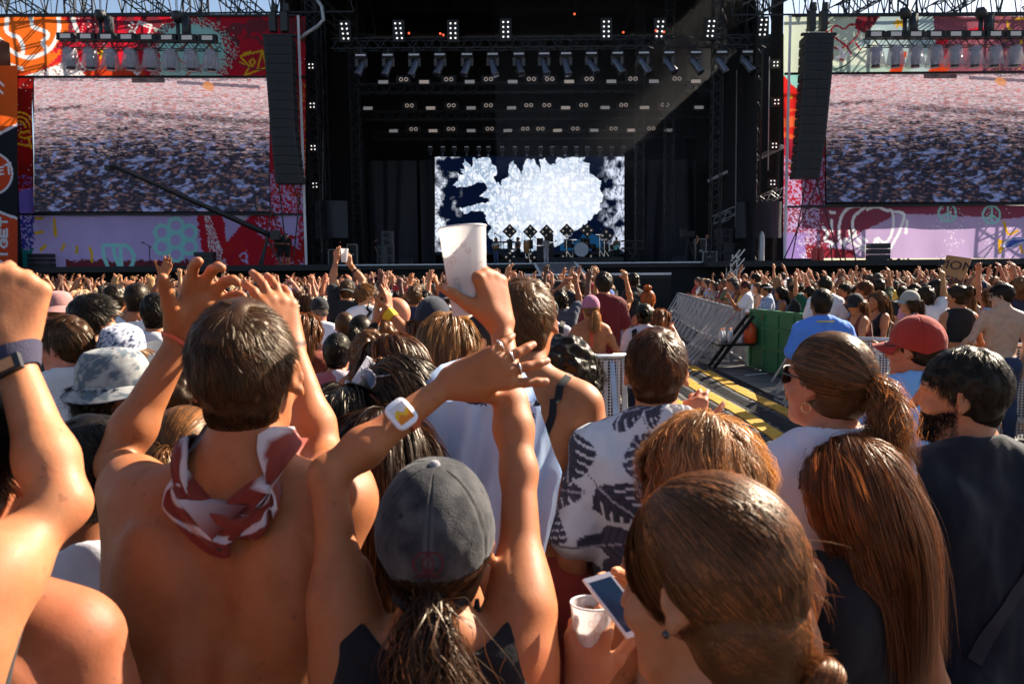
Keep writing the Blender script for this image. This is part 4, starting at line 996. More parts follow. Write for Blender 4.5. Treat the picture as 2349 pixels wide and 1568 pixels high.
m=MB(); 
for q in (at(-14,176,45.9),at(701,176,45.9)),(at(-14,491,45.9),at(701,491,45.9)),(at(-14,36,45.9),at(690,35,45.9)): m.bar(q[0],q[1],.10,.12)
m.build('seam',M['steelblack'],t)
# right banner
b=Sheet(1798,2478,37,592,46,2.1,holes=[(1893,2478,168,470)],sag=.10)
CRE=lin('#c9d6c6'); LBL=lin('#a9c0c6'); PMR=lin('#8a4f5e')
b.fill(b.U>0,PMR); b.fill((b.U<2030)&(b.W<168),CRE); b.fill(b.poly([(1965,37),(2022,37),(1990,80),(1960,64)],6),MAR); b.fill(b.poly([(2018,37),(2140,37),(2160,168),(1880,168),(1980,90)],6),LBL); b.fill(b.poly([(1880,120),(2010,100),(2030,168),(1870,168)],14),CRE)
b.fill(b.rect(1895,2478,150,168,6)&(b.U<2090),lin('#9db8ae')); b.fill(b.poly([(2036,168),(2070,118),(2082,118),(2068,168)],4)|b.poly([(2130,168),(2140,140),(2200,140),(2170,168)],5),lin('#c8401c')); b.fill(b.poly([(2150,90),(2260,60),(2250,130),(2150,140)],20)&(b.n1>.03),RED)
hs=[(1940,105),(1912,82),(1908,66),(1920,58),(1936,66),(1950,56),(1966,60),(1968,78),(1944,106)]
b.fill(b.curve(hs,4.5),RED)
for q in ([(1910,132),(1908,106)],[(1908,106),(1926,114),(1940,104)],[(1940,104),(1952,124)],[(1962,98),(1972,112)],[(1892,60),(1898,74)],[(1976,58),(1984,50)],[(1902,52),(1894,48)],[(1880,132),(1886,100)],[(1926,136),(1934,138)]): b.fill(b.line(q,4.2),RED)
for q in ([(1924,108),(1934,126),(1918,134),(1946,124)],): b.fill(b.curve(q,7),WHT)
for q in ([(2058,46),(2072,60)],[(2072,44),(2056,62)],[(2050,54),(2076,54)],[(2318,70),(2349,78),(2370,110)],[(2310,50),(2312,64)],[(2330,44),(2352,42)],[(2330,104),(2349,134),(2400,150)],[(2316,64),(2310,80)],[(2340,75),(2342,100)]): b.fill(b.curve(q,5),YEL)
b.dots(b.rect(2270,2478,40,168),YEL,.9); b.dots(b.rect(1990,2030,60,100),WHT,.9); b.dots(b.rect(1810,1893,60,168),YEL,.965)
b.fill(b.rect(1790,1894,168,200,6),AQ); b.fill((b.U<1894)&(b.W+ (b.U-1810)*-1.2+b.n2*10>186)&(b.W<492),lin('#cf2a26')); b.fill((b.U<1894)&(b.W>250)&(b.W<345)&(b.n1>-.06),lin('#e8663c')); b.fill((b.U<1894)&(b.W+b.n1*60>330)&(b.W<492),lin('#a5263c')); b.fill((b.U<1894)&(b.W+b.n1*30>360)&(b.W<492)&(b.n4>.55),LIL)
for c in ((1814,222,4),(1816,380,5),(1828,282,4)): b.fill(b.disc(*c),YEL)
b.fill(b.line([(1826,344),(1838,330)],4),YEL)
b.fill(b.rect(1790,2490,468,600),lin('#baa2cc')); b.fill(b.poly([(1790,468),(2090,468),(2040,500),(1960,540),(1860,580),(1790,560)],8)|b.poly([(1790,468),(2490,468),(2490,482),(2300,500),(2100,490)],10),lin('#8c4258')); b.fill(b.rect(1790,1880,460,590,6)&(b.n4>.52),lin('#b7a3d6')); b.fill((b.U+b.n1*20<1850)&(b.W>535),lin('#9a80c6')); b.fill(b.poly([(1850,560),(1960,575),(1960,592),(1850,592)],6),lin('#8a2d3a'))
for x0 in (1820,2140,2250): b.dots(b.rect(x0,x0+70,480,592,20)&(b.n1>-.08),WHT,.84)
el=[(1972,472),(1948,476),(1932,492),(1924,520),(1924,545),(1930,556),(1936,560),(1940,548),(1965,562),(1990,578)]
for q in (el,[(1985,474),(1970,486),(1958,498),(1956,520),(1966,545),(1990,570)],[(1988,480),(2010,474),(2032,482),(2046,484),(2050,510),(2044,540),(2030,556),(2014,545)],[(2046,484),(2074,490),(2068,520),(2050,556),(2034,580)],[(1888,520),(1898,535),(1892,550),(1908,556),(1904,566)],[(1904,486),(1914,488)],[(1908,505),(1908,530)],[(2082,506),(2078,534)],[(1948,530),(1954,544),(1962,530)],[(2004,562),(2010,548),(2016,562)],[(1980,546),(1988,552)]): b.fill(b.curve(q,6.5),WHT)
for cx,cy,r in ((2172,488,20),(2275,492,20)):
    b.fill(b.circle(cx,cy,r,4.5),AQ)
    for a in (90,-90,35,145): b.fill(b.line([(cx,cy),(cx+r*math.cos(math.radians(a)),cy+r*math.sin(math.radians(a)))],4),AQ)
for q in ([(2304,508),(2314,536),(2336,528)],[(2292,550),(2294,578)],[(2292,550),(2304,560),(2294,578)],[(2340,560),(2346,578)]): b.fill(b.curve(q,6),YEL)
t=empty('printed_banner',(18,46,2.5),'pale teal, maroon and lilac graffiti print banner framing the right video screen','banner')
b.build('banner_print',M['banner'],t)
m=MB(); m.bar(at(1813,36,45.9),at(1800,592,45.9),.12); m.build('edge_post',bpy.data.materials['white_edge'],t)
m=MB()
for q in (at(1800,169,45.9),at(2478,164,45.9)),(at(1800,474,45.9),at(2478,466,45.9)),(at(1810,36,45.9),at(2478,33,45.9)): m.bar(q[0],q[1],.10,.12)
m.build('seam',M['steelblack'],t)
# video screens: a filmed crowd, lit
def crowd_screen(name,u0,u1,v0,v1,lab):
    b=Sheet(u0,u1,v0,v1,46.5,1.25)
    x=(b.U-u0)/545.; y=(b.W-v0)/(v1-v0); sq=(y+.25)**.62
    P=np.stack([x*70+y*0,sq*260,0*x],1); n=vnoise(P,1)*.5+vnoise(P*np.array([2.1,1.7,1]),2)*.3+vnoise(P*np.array([.35,.5,1]),3)*.35
    P2=np.stack([x*78+3*np.sin(y*9),sq*150,0*x],1); k=vnoise(P2*1.3,4)*.55+vnoise(P2*2.6,5)*.45
    top=np.clip((.52-y)/.35+(n-.55)*1.6+.25*np.sin(x*5+2)*.4,0,1)
    c1=lin('#c9b2b6')[None]*(.55+.9*k[:,None]); r=.75*np.clip((vnoise(P2*np.array([1.0,1.6,1]),8)-.52)*2.6,0,1)*np.clip(1.6-y*1.9,0,1); c1=c1*(1-r[:,None])+lin('#c65c50')*r[:,None]
    dk=np.clip((vnoise(P2*np.array([.9,1.5,1]),18)-.45)*2.6,0,.7)*np.clip(y*2.2-.25,0,1); c1=c1*(1-dk[:,None])+lin('#2a2633')*dk[:,None]
    c2=lin('#1c1d29')[None]*(.3+1.6*k[:,None]); bl=np.clip((fbm(P2*.5,2,11)-.58)*4,0,1); c2=c2*(1-bl[:,None]*.55)+lin('#6f80b4')*bl[:,None]*.55; sk=np.clip((fbm(P2*.8,2,12)-.56)*4,0,1); c2=c2*(1-sk[:,None]*.4)+lin('#7a5c58')*sk[:,None]*.4
    b.C=c1*top[:,None]+c2*(1-top[:,None])
    band=np.exp(-((y-.26-.10*np.maximum(0,x-.35))/.025)**2)*np.clip((n-.45)*4,0,1)*(x>.3)+np.exp(-((y-.22+.16*(x-.12))/.018)**2)*(x<.2)*np.clip((n-.3)*3,0,1)
    b.fill(band>.45,lin('#2e2830'),.8); b.fill((y<.022)&(n<.6),lin('#4a4a5a'),.7); b.fill((x>.41)&(x<.55)&(y<.035),lin('#15161c'),.9); b.fill((x>.6)&(x<.95)&(np.abs(y-.03-.03*np.maximum(0,x-.6)/.3)<.012),lin('#4b4658'),.8)
    b.fill(np.hypot((x-.735)*9,(y-.06-.3*(x-.735))*7)<.22,lin('#d8894a'),.75)
    b.fill(b.line([(u0,v1-2),(u1,v1-2)],7),(.004,.004,.006))
    t=empty('video_screen',at((u0+u1)/2,v1,46.5),lab,'video screen')
    b.build('screen_image',M['screen'],t)
    m=MB(); c=at((u0+u1)/2,(v0+v1)/2,46.9); p,q=at(u0,v0,46.9),at(u1,v1,46.9); m.box(c,(abs(q[0]-p[0])-.05,.5,abs(p[2]-q[2])-.05)); m.build('cabinet',M['steelblack'],t)
crowd_screen('video_screen',78,618,179,490,'large left video screen showing a filmed crowd, framed by red print')
crowd_screen('video_screen',1895,2440,169,468,'large right video screen showing a filmed crowd, framed by pale print')
# red tower wrap at the far left
b=Sheet(-60,40,150,622,44,1.4)
b.fill(b.U>-999,lin('#20242c')); edge=b.U-(5+(b.W-170)*.0735)
b.fill((b.W<300-(b.U-10)*.5),ORA); b.fill(np.abs(b.W-(300-(b.U-10)*.5))+b.n2*3<3.5,WHT)
b.fill(b.disc(-20,398,48),lin('#e2512a')); b.fill(b.circle(-20,398,48,5),WHT); b.fill((b.W>490+(b.U-10)*.35),lin('#e2512a')); b.fill(np.abs(b.W-(490+(b.U-10)*.35))+b.n2*3<3.2,WHT)
for q in ([(-4,384),(-4,400)],[(-4,384),(8,382)],[(-4,392),(6,390)],[(-4,400),(8,398)],[(12,378),(24,374)],[(18,376),(21,398)],[(0,188),(8,196)],[(-2,205),(6,214)]): b.fill(b.line(q,4.4),WHT)
# SZIGET running up the tower, letters turned a quarter
def up(pts,y0): return [(16-(h*15),y0-w*20) for w,h in pts]   # w along the baseline (upwards), h letter height (to the left)
L_={'Z':[(0,1),(.9,1),(0,0),(.9,0)],'I':[(.45,0),(.45,1)],'G':[(.95,.8),(.6,1),(.2,.9),(0,.5),(.2,.1),(.6,0),(.95,.2),(.95,.5),(.6,.5)],'E':[(.85,1),(0,1),(0,.5),(.7,.5),(0,.5),(0,0),(.85,0)],'T':[(0,1),(.9,1),(.45,1),(.45,0)]}
y=616
for ch in 'ZIGET': b.fill(b.line(up(L_[ch],y),5.2),WHT); y-=25 if ch!='I' else 24
t=empty('tower_banner',at(0,622,44),'black and orange red lettered wrap on the tower at the left edge','banner')
b.build('banner_print',M['banner'],t)
m=MB(); c=at(0,400,44.9); m.box((c[0]-1.,44.9,(2+14)/2),(3.2,1.2,14)); m.build('tower',M['steelblack'],t)
# map screen on the stage
b=Sheet(998,1432,359,583,58,1.0)
b.fill(b.U>0,lin('#050d22')); P3=np.stack([b.U,b.W,0*b.U],1)
cl=fbm(P3*.045,4,41)
Z2=lambda pts:[((1100+x/1.4253)*.57349,(y/1.4253)*.57349) for x,y in pts]
cw=np.clip((cl+.25*np.clip((1030-b.U)/40,-.3,1)-.50)*5,0,1)*np.clip((1062-b.U)/22,0,1)*np.clip(fbm(P3*.3,3,7)*2.4-.35,0,1); b.fill(cw,lin('#dfe6f5'))
ce=np.clip((cl-.40+.1*np.clip((b.U-1405)/30,-1,1))*4,0,1)*np.clip((b.U-1368)/25,0,1)*np.clip(fbm(P3*np.array([.35,.2,1]),3,8)*2.6-.5,0,1); b.fill(ce,lin('#cfd6ea'))
land=Z2([(1130,897),(1150,905),(1165,900),(1225,897),(1235,930),(1265,950),(1268,985),(1240,1010),(1262,1030),(1285,1062),(1300,1020),(1330,1015),(1338,940),(1355,915),(1385,960),(1410,990),(1415,930),(1440,905),(1480,905),(1500,950),(1520,985),(1508,910),(1530,905),(1570,940),(1600,930),(1610,895),(1640,905),(1690,893),(1770,893),(1760,915),(1795,940),(1790,985),(1815,990),(1830,1015),(1860,1030),(1850,1075),(1872,1110),(1850,1160),(1862,1190),(1820,1225),(1780,1270),(1730,1300),(1690,1330),(1660,1370),(1600,1400),(1520,1420),(1430,1440),(1330,1425),(1250,1400),(1215,1330),(1240,1300),(1215,1280),(1190,1205),(1130,1200),(1080,1218),(1050,1190),(1080,1180),(1150,1160),(1215,1150),(1230,1130),(1165,1120),(1200,1090),(1215,1065),(1190,1035),(1145,1040),(1090,1070),(1020,1060),(1015,1045),(1050,1025),(1040,990),(1075,1000),(1062,965),(1085,970),(1066,930),(1085,905),(1105,930),(1120,960)])
fine=(fbm(P3*.16,3,51)-.5)
sv=(b.n1,b.n2); b.n2=fine+.0; b.n1=(fbm(P3*.16+9,3,52)-.5); msk=b.poly(land,9); b.n1,b.n2=sv
rid=1-np.abs(2*fbm(P3*np.array([.16,.11,1]),4,61)-1)
b.fill(msk,lin('#e2e6f0')); rx=np.hypot((b.U-1290)/150,(b.W-460)/95); ray=np.sin(np.arctan2(b.W-460,b.U-1290)*46+9*b.n1)*.5+.5; sh=np.clip((rid-.66)*4,0,1)*msk*(.35+.9*np.clip(rx-.45,0,1))+.5*ray*msk*np.clip(rx-.65,0,.5); b.C=b.C*(1-.62*np.clip(sh,0,1)[:,None]*np.array([1,.85,.7])); b.fill(msk*np.clip((fbm(P3*.05,4,71)-.5)*3,0,.5),lin('#c0d0e4')); b.fill(msk*np.clip((fbm(P3*np.array([.12,.09,1]),4,73)-.55)*4,0,.5),lin('#f4f7ff'))
b.fill((b.W>545+.55*np.abs(b.U-1330)-25)&(b.U>1285)&(b.U<1380)&~b.disc(1300,520,40)&(b.W<575),lin('#123a5c'),.9)
b.fill(b.W>577,(.004,.006,.012))
t=empty('map_screen',at(1215,583,58),'bright stage screen showing a snow white island map on dark sea','video screen')
b.build('screen_image',emit_mat('map_led',.36),t)
m=MB(); p,q=at(998,359,58.4),at(1432,583,58.4); m.box((p+q)/2,(q[0]-p[0]-.1,.5,p[2]-q[2]-.1)); m.build('cabinet',M['steelblack'],t)
# ------------------------------------------------------------------ rigging and stage gear
def truss_mb(a,b,w,h,bay,r=.04,m=None,lr=None):
    m=m or MB(); a=np.asarray(a,float); b=np.asarray(b,float); d=nrm(b-a); L=np.linalg.norm(b-a)
    u=V(0,0,1) if abs(d[2])<.9 else V(0,1,0); x=nrm(np.cross(d,u)); z=np.cross(x,d); lr=lr or r*.7
    C=[x*w/2+z*h/2,-x*w/2+z*h/2,-x*w/2-z*h/2,x*w/2-z*h/2]
    for c in C: m.bar(a+c,b+c,r)
    n=max(2,int(L/bay))
    for i in range(n):
        p=a+d*L*i/n; q=a+d*L*(i+1)/n; mid=(p+q)/2
        for k in range(4):
            c0,c1=C[k],C[(k+1)%4]
            m.bar(p+c0,mid+c1,lr); m.bar(mid+c1,q+c0,lr)
    return m
def truss(name,label,a,b,w,h,bay,r=.04,group=None,mt='truss',cat='truss'):
    return tag(truss_mb(a,b,w,h,bay,r).build(name,M[mt]),label,cat,group)
# open lattice roof beams against the sky, over both banners
def lattice(p,q,h,bay,r): 
    m=MB(); p=np.asarray(p,float);q=np.asarray(q,float);L=np.linalg.norm(q-p);n=int(L/bay)
    for z in (0,h): m.bar(p+V(0,0,z),q+V(0,0,z),r*1.5)
    for i in range(n):
        a=p+(q-p)*i/n;b=p+(q-p)*(i+1)/n;c=(a+b)/2
        m.bar(a,c+V(0,0,h),r);m.bar(c+V(0,0,h),b,r); m.bar(a,a+V(0,0,h),r*.6)
    return m
for sgn,lab in ((-1,'left'),(1,'right')):
    x0,x1=(-35,-8.8) if sgn<0 else (12.6,45)
    zt=at(300 if sgn<0 else 2050,34,46.4)[2]
    tag(lattice((x0,46.5,zt+.1),(x1,46.5,zt+.1+.4*sgn*0),4.2,2.1,.055).build('lattice_beam',M['truss']),'open steel lattice beam along the top edge of the %s banner'%lab,'roof beam')
    tag(lattice((x0,54,zt+1.),(x1,54,zt+1.),4.4,1.6,.06).build('lattice_beam',M['truss']),'rear steel lattice beam seen against the sky behind the %s banner'%lab,'roof beam')
    for j,(xa,xb) in enumerate(((x0+1,x0+7.5),(x0+9,x0+15),(x0+15,x0+20.5),(x0+19,x0+25))):
        if sgn>0: xa,xb=-8.8+12.6+ -x0+ (x0*2-3.8)+(xa-x0)+8.8-8.8,0; xa=x0+(j*5.6)+.5; xb=xa+7.5; za,zb=zt+.2,zt+4.6
        else: za,zb=zt+4.6,zt+.2
        m=truss_mb((xa,46.9,za),(xb,51,zb),.9,.9,1.0,.07)
        tag(m.build('diagonal_truss',M['truss']),['first','second','third','fourth'][j]+' slanting box truss from the %s above the %s banner'%('outer edge' if sgn<0 else 'stage side',lab),'truss')
    for j,x in enumerate(np.linspace(x0+2,x1-3,4)):
        tag(truss_mb((x,49.5,0),(x,49.5,zt+4),1.1,1.1,1.5,.09).build('scaffold_tower',M['truss']),['outermost','second outermost','second innermost','innermost'][j if sgn<0 else 3-j]+' steel tower standing hidden behind the %s banner'%lab,'tower')
# stage towers at the sides of the opening
for j,(x,y) in enumerate(((-11.4,47.2),(-9.9,52),(12.0,47.2),(10.2,52),(8.8,55))):
    tag(truss_mb((x,y,DECK),(x,y,20.3),.55,.55,.8,.05).build('truss_tower',M['truss']),['tall dark truss tower at the left front of the stage opening','dark truss tower further back in the left stage wing','tall dark truss tower at the right front of the stage opening','dark truss tower further back in the right stage wing','deepest dark truss tower of the right stage wing'][j],'truss tower')
# overhead trusses
ROWS={}
for nm,v,Y,u0,u1,lab in (('A',98,47,762,1760,'front overhead light truss with the moving heads under it'),('B',200,52,820,1650,'highest of the rear light trusses with strobes on it'),('C',262,55,830,1650,'middle rear light truss with strobes on it'),('D',308,58,850,1640,'lowest rear light truss above the map screen')):
    a,b=at(u0,v+3,Y),at(u1,v-2,Y); z=(a[2]+b[2])/2; a[2]=b[2]=z
    truss('light_truss',lab,a,b,.55,.55,.9,.05); ROWS[nm]=z
# moving heads
def moving_head(x,y,z,lean,label,rz=0,small=False):
    t=empty('moving_head_light',(x,y,z),label,'stage light','moving head lights on the front truss' if not small else 'small moving lights above the map screen')
    k=.62 if small else 1.3
    m=MB(); m.bar((x,y,z),(x,y,z-.25*k),.09*k); m.box((x,y,z-.34*k),(.52*k,.34*k,.20*k)); m.build('base',M['steelblack'],t)
    m=MB(); m.box((x,y-.175*k,z-.34*k),(.44*k,.02,.06*k)); m.build('display',M['silverlamp'],t)
    m=MB()
    for s in (-1,1): m.bar((x+.2*k*s,y,z-.42*k),(x+.2*k*s,y,z-.80*k),.07*k,.14*k)
    m.bar((x-.23*k,y,z-.44*k),(x+.23*k,y,z-.44*k),.10*k,.08*k); m.build('yoke',M['greyspk'],t)
    h=MB(); R=rotx(lean)@roty(rz); h.lathe([(1e-3,.34*k),(.13*k,.33*k),(.165*k,.2*k),(.15*k,-.1*k),(.185*k,-.42*k),(.175*k,-.5*k),(.02*k,-.47*k)],(x,y,z-.80*k),R,12); hd=h.build('lamp_head',M['chromehead'],t,True)
    return t
M['silverlamp']=mat('pale_display',(.14,.15,.18),.3,.3,emit=(.7,.75,.9),est=.05)
M['chromehead']=mat('grey_lamp_shell',(.10,.11,.14),.25,.5,var=.3,scale=4)
hx=[828,890,950,1009,1071,1130,1190,1248,1298,1356,1416,1476,1534,1595,1654,1713]
for j,u in enumerate(hx):
    p=at(u,104+ -2*(u/2349),46.8); moving_head(p[0],46.8,ROWS['A']-.25,-.45+.1*(j%3),'moving head light on the front truss, %d%s from its left end'%(j+1,{1:'st',2:'nd',3:'rd'}.get(j+1,'th')),rz=(.35 if j<5 else -.25 if j<9 else -.5))
def blinder(u,v,Y,nx,ny,label,group,size=.36,mt='bulb',skew=.0):
    c=at(u,v,Y); t=empty('blinder_light',c-V(0,0,ny*size/2),label,'blinder light',group)
    m=MB(); m.box(c+V(0,.12,0),(nx*size+.12,.2,ny*size+.12)); m.build('housing',M['steelblack'],t)
    for i in range(nx):
        for j in range(ny):
            m=MB(); m.lathe([(1e-3,.02),(size*.16,.0),(size*.20,-.03)],c+V((i-(nx-1)/2)*size-skew*(j-(ny-1)/2)*size*-1,-.01,(j-(ny-1)/2)*size),rotx(PI/2),10); m.build('lamp',M[mt],t,True)
OR=['first','second','third','fourth','fifth','sixth','seventh','eighth','ninth','tenth']
for j,(u,v) in enumerate([(791,71),(914,70),(1039,70),(1160,67),(1391,66),(1514,66),(1631,65),(1751,62)]):
    blinder(u,v,46.5,2,4,'tall eight lamp blinder above the front truss, %s from the left'%OR[j],'eight lamp blinders on the front truss',.27,skew=.12 if j>4 else (-.12 if j<2 else 0))
for j,(u,v) in enumerate([(713,151),(716,241),(718,338),(722,424)]): blinder(u,v,47.,2,2,'four lamp blinder on the left stage tower, %s from the top'%OR[j],'four lamp blinders on the stage towers',.20)
for j,(u,v) in enumerate([(1780,146),(1782,233),(1777,333),(1773,418)]): blinder(u,v,47.,2,2,'four lamp blinder on the right stage tower, %s from the top'%OR[j],'four lamp blinders on the stage towers',.20)
X2=lambda L:[(1100+x/1.4253)*.57349 for x in L]
X3=lambda L:[(2500+x/1.4254)*.57349 for x in L]
def strobe(u,v,Y,label,warm):
    c=at(u,v,Y); t=empty('strobe_light',c-V(0,0,.2),label,'strobe light','strobe panels on the rear trusses')
    m=MB(); m.box(c+V(0,.1,0),(.8,.16,.34)); m.build('housing',M['steelblack'],t)
    m=MB(); m.box(c,(.60,.04,.20)); m.build('lamp_panel',M['bulbdim'] if warm else M['strobe'],t)
M['strobe']=mat('strobe_face',(.25,.24,.25),.4,var=.2,scale=30,emit=(.9,.88,.9),est=.04)
def rings(u,v,Y,label):
    c=at(u,v,Y); t=empty('twin_blinder',c-V(0,0,.25),label,'twin lamp','twin ring lamps on the rear trusses')
    m=MB(); m.box(c+V(0,.15,0),(.95,.18,.5)); m.build('housing',M['steelblack'],t)
    for s in (-1,1):
        m=MB(); m.lathe([(.08,.0),(.09,-.03),(.125,-.03),(.13,0)],c+V(.16*s,0,0),rotx(PI/2),14); m.build('lamp_ring',M['bulbdim'],t,True)
for row,Y,v,st,rg_ in (('top',51.6,187,X2([617,850,1110,1355,1677,1918])+X3([165,405]),X2([733,990,1217,1462,1566,1791,2041])+X3([297])),('middle',54.6,247,X2([530,887,1118,1349,1657,1882,2106])+X3([112,422]),X2([766,1005,1217,1447,1549,1760,1988])+X3([228])),('lowest',57.6,299,X2([676,901,1118,1327,1611,1820,2034])+X3([38,250]),X2([790,1003,1224,1427,1513,1712,1930])+X3([150]))):
    for j,u in enumerate(st): strobe(u,v-1.5*(u-1174)/580,Y,'pale strobe panel on the %s rear truss, %s from the left'%(row,OR[j]),(j*7+len(row))%3==1)
    for j,u in enumerate(rg_): rings(u,v-(6 if row!='lowest' else 4)-1.5*(u-1174)/580,Y,'twin ring lamp on the %s rear truss, %s from the left'%(row,OR[j]))
for j,u in enumerate(X2([885,957,1022,1092,1162,1216,1295,1368,1436,1514,1580,1654,1718,1782,1853,1921,1988,2057])):
    p=at(u,330,57.5); moving_head(p[0],57.5,p[2],-.2,'small dark moving light above the map screen, number %d along the row'%(j+1),small=True)
for j,(u,v) in enumerate(((1318,32),(1010,77),(938,76),(1505,70),(1523,73),(2034*.5,80),(1430,74))):
    m=MB(); c=at(u,v,46.4); m.box(c,(.09,.09,.09)); tag(m.build('indicator_lamp',M['red_led']),'tiny red indicator lamp glowing by the front truss','indicator lamp','red indicator lamps on the rigging')
# line arrays
def line_array(label,rows,Y,tilt):
    t=empty('line_array',at(*rows[-1][:1],rows[-1][2],Y) if False else at((rows[-1][0]+rows[-1][1])/2,rows[-1][2],Y),label,'speaker array')
    R=np.array(rows,float); n=16; vv=np.linspace(R[0,2],R[-1,2],n+1)
    L=np.interp(vv,R[:,2],R[:,0]); Rr=np.interp(vv,R[:,2],R[:,1])
    for i in range(n):
        a,b=at(L[i],vv[i]+.5,Y),at(Rr[i],vv[i]+.5,Y); c,d=at(Rr[i+1],vv[i+1]-.6,Y),at(L[i+1],vv[i+1]-.6,Y); dp=V(0,.9,0); tp=.10*math.sin(i*.15)
        q=np.array([a,b,c,d]); bk=q+dp; bk[:2]+=V(0,0,-.06)
        m=MB(); v=np.concatenate([q,bk]); m.add(v,[[0,3,2,1],[4,5,6,7],[0,1,5,4],[1,2,6,5],[2,3,7,6],[3,0,4,7]])
        x=(q[0]+q[1]+q[2]+q[3])/4
        sp=m.build('speaker_box',M['speaker'],t)
        g=MB(); w_=(q[1]-q[0])*.44; h_=(q[0]-q[3])*.40; cc=x-V(0,.03,0)
        for s in (-1,1):
            k=w_*.5*s; g.add(np.array([cc+k-w_*.45-h_,cc+k+w_*.45-h_,cc+k+w_*.45+h_,cc+k-w_*.45+h_]),[[0,1,2,3]])
        g.build('grille',M['steelblack'],sp)
    a,b=at(R[0,0],R[0,2],Y),at(R[0,1],R[0,2],Y); m=MB(); m.bar(a+V(-.1,.3,.12),b+V(.2,.3,.12),.25,.12); m.bar(a+V(.2,.7,.12),b+V(-.2,.7,.12),.12,.12); m.build('flying_frame',M['steelblack'],t)
    mid=(a+b)/2+V(0,.4,0)
    for s in (-.32,.32):
        m=MB(); m.box(mid+V(s,0,.85),(.36,.42,1.0)); m.lathe([(.01,.25),(.17,.2),(.2,-.2),(.01,-.3)],mid+V(s+.1,0,1.6),None,10); m.bar(mid+V(s,0,1.3),mid+V(s,0,3.6),.08); m.build('hoist',M['black'],t)
    return t
line_array('curved black line array speaker hanging before the left banner',[(603,669,83),(611,671,180),(620,676,300),(632,692,420)],44,1)
line_array('curved black line array speaker hanging before the right banner',[(1847,1914,80),(1843,1908,180),(1834,1896,300),(1824,1880,408)],44,-1)
# par bars before the banners
def par_bar(u0,u1,v0,v1,lab,n=8):
    a,b=at(u0,v0,43.5),at(u1,v1,43.5); z=(a[2]+b[2])/2
    t=truss('light_truss','short black truss carrying eight lamps %s'%lab,a,b,.42,.42,.6,.045)
    for j in range(n):
        f=(j+.55)/n; p=a+(b-a)*f
        l=empty('flood_light',p+V(0,0,-1.2),'hooded lamp under the truss %s, %s from the left'%(lab,OR[j]),'stage light','hooded lamps under the banner trusses')
        m=MB(); m.lathe([(.30,-.2),(.34,-.3),(.52,-1.25),(.50,-1.26),(.33,-.32)],p,None,16); m.build('rain_hood',M['hood'],l,True)
        m=MB(); m.box(p+V(0,0,-.36),(.5,.4,.2)); m.lathe([(.01,-.4),(.2,-.5),(.24,-.8),(.2,-1.15),(.23,-1.3),(.02,-1.28)],p,None,12); m.build('lamp_body',M['chromehead'],l,True)
        l=empty('strobe_light',p+V(0,0,.2),'small strobe standing on the truss %s, %s from the left'%(lab,OR[j]),'strobe light','strobes on the banner trusses')
        m=MB(); m.box(p+V(-.1,-.05,.38),(.95,.3,.36)); m.build('housing',M['steelblack'],l)
        m=MB(); m.box(p+V(-.1,-.21,.38),(.55,.02,.22)); m.build('lamp_panel',M['strobe'],l)
    for f in (.28,.76):
        p=a+(b-a)*f; h=empty('chain_hoist',p+V(0,.2,.3),'black chain hoist lifting the truss %s, %s'%(lab,'stage side' if (f>.5)==(u0<1000) else 'outer side'),'hoist')
        m=MB(); m.box(p+V(.25,.2,.9),(.34,.4,1.2)); m.lathe([(.02,.32),(.26,.26),(.3,0),(.2,-.28),(.02,-.3)],p+V(-.2,.2,1.55),None,12); m.bar(p+V(-.2,.2,1.3),p+V(-.2,.2,.2),.16); m.build('hoist_body',M['black'],h,True)
        m=MB(); m.bar(p+V(-.2,.2,1.7),p+V(-.2,.2,4.2),.03); m.build('chain',M['truss'],h)
def glass_mat(name,col,al,rough=.1):
    m,nt,out=_nt(name); p=N(nt,'ShaderNodeBsdfPrincipled',{'Base Color':(*col,1),'Roughness':rough,'Specular IOR Level':.5}); t=N(nt,'ShaderNodeBsdfTransparent',{'Color':(1,1,1,1)})
    nt.links.new(N(nt,'ShaderNodeMixShader',{0:al,1:t.outputs[0],2:p.outputs[0]}).outputs[0],out.inputs[0]); return m
M['hood']=glass_mat('clear_hood',(.55,.5,.55),.32)
par_bar(134,504,101,106,'before the left banner'); par_bar(1985,2349,97,96,'before the right banner')
# cables and poles
def cable(u0,v0,u1,v1,Y,lab,r=.03,sag=.3,Y2=None):
    a,b=at(u0,v0,Y),at(u1,v1,Y2 or Y); t=np.linspace(0,1,14)[:,None]; p=a+(b-a)*t; p[:,2]-=sag*4*(t*(1-t))[:,0]
    m=MB(); m.tube(p,r,6); tag(m.build('cable',M['rubber'],None,True),lab,'cable')
cable(504,107,603,160,43.6,'black cable running from the left banner truss to the left line array')
cable(1985,98,1915,158,43.6,'black cable running from the right banner truss to the right line array')
for j,(a,b,c,d) in enumerate(((1880,408,1795,600),(1872,408,1930,600),(1850,408,1815,600),(1950,520,1965,605),(1932,560,1942,603),(1905,560,1910,603))): cable(a,b,c,d,44.2,'thin black cable hanging below the right line array, %s one'%OR[j],.035,.1)
for j,(a,b,c,d) in enumerate(((640,420,655,560),(690,420,672,600),(672,420,690,470))): cable(a,b,c,d,44.2,'thin black cable hanging below the left line array, %s one'%OR[j],.035,.1)
for j,(u0,v0,u1,v1,lab) in enumerate(((735,0,692,88,'pale hose curving down at the top left of the stage opening'),)):
    P=np.array([at(u,v,45.5) for u,v in ((722,-10),(738,15),(742,45),(728,60),(700,78),(690,88))]); m=MB(); m.tube(P,.10,8); tag(m.build('hose',M['galv'],None,True),lab,'hose')
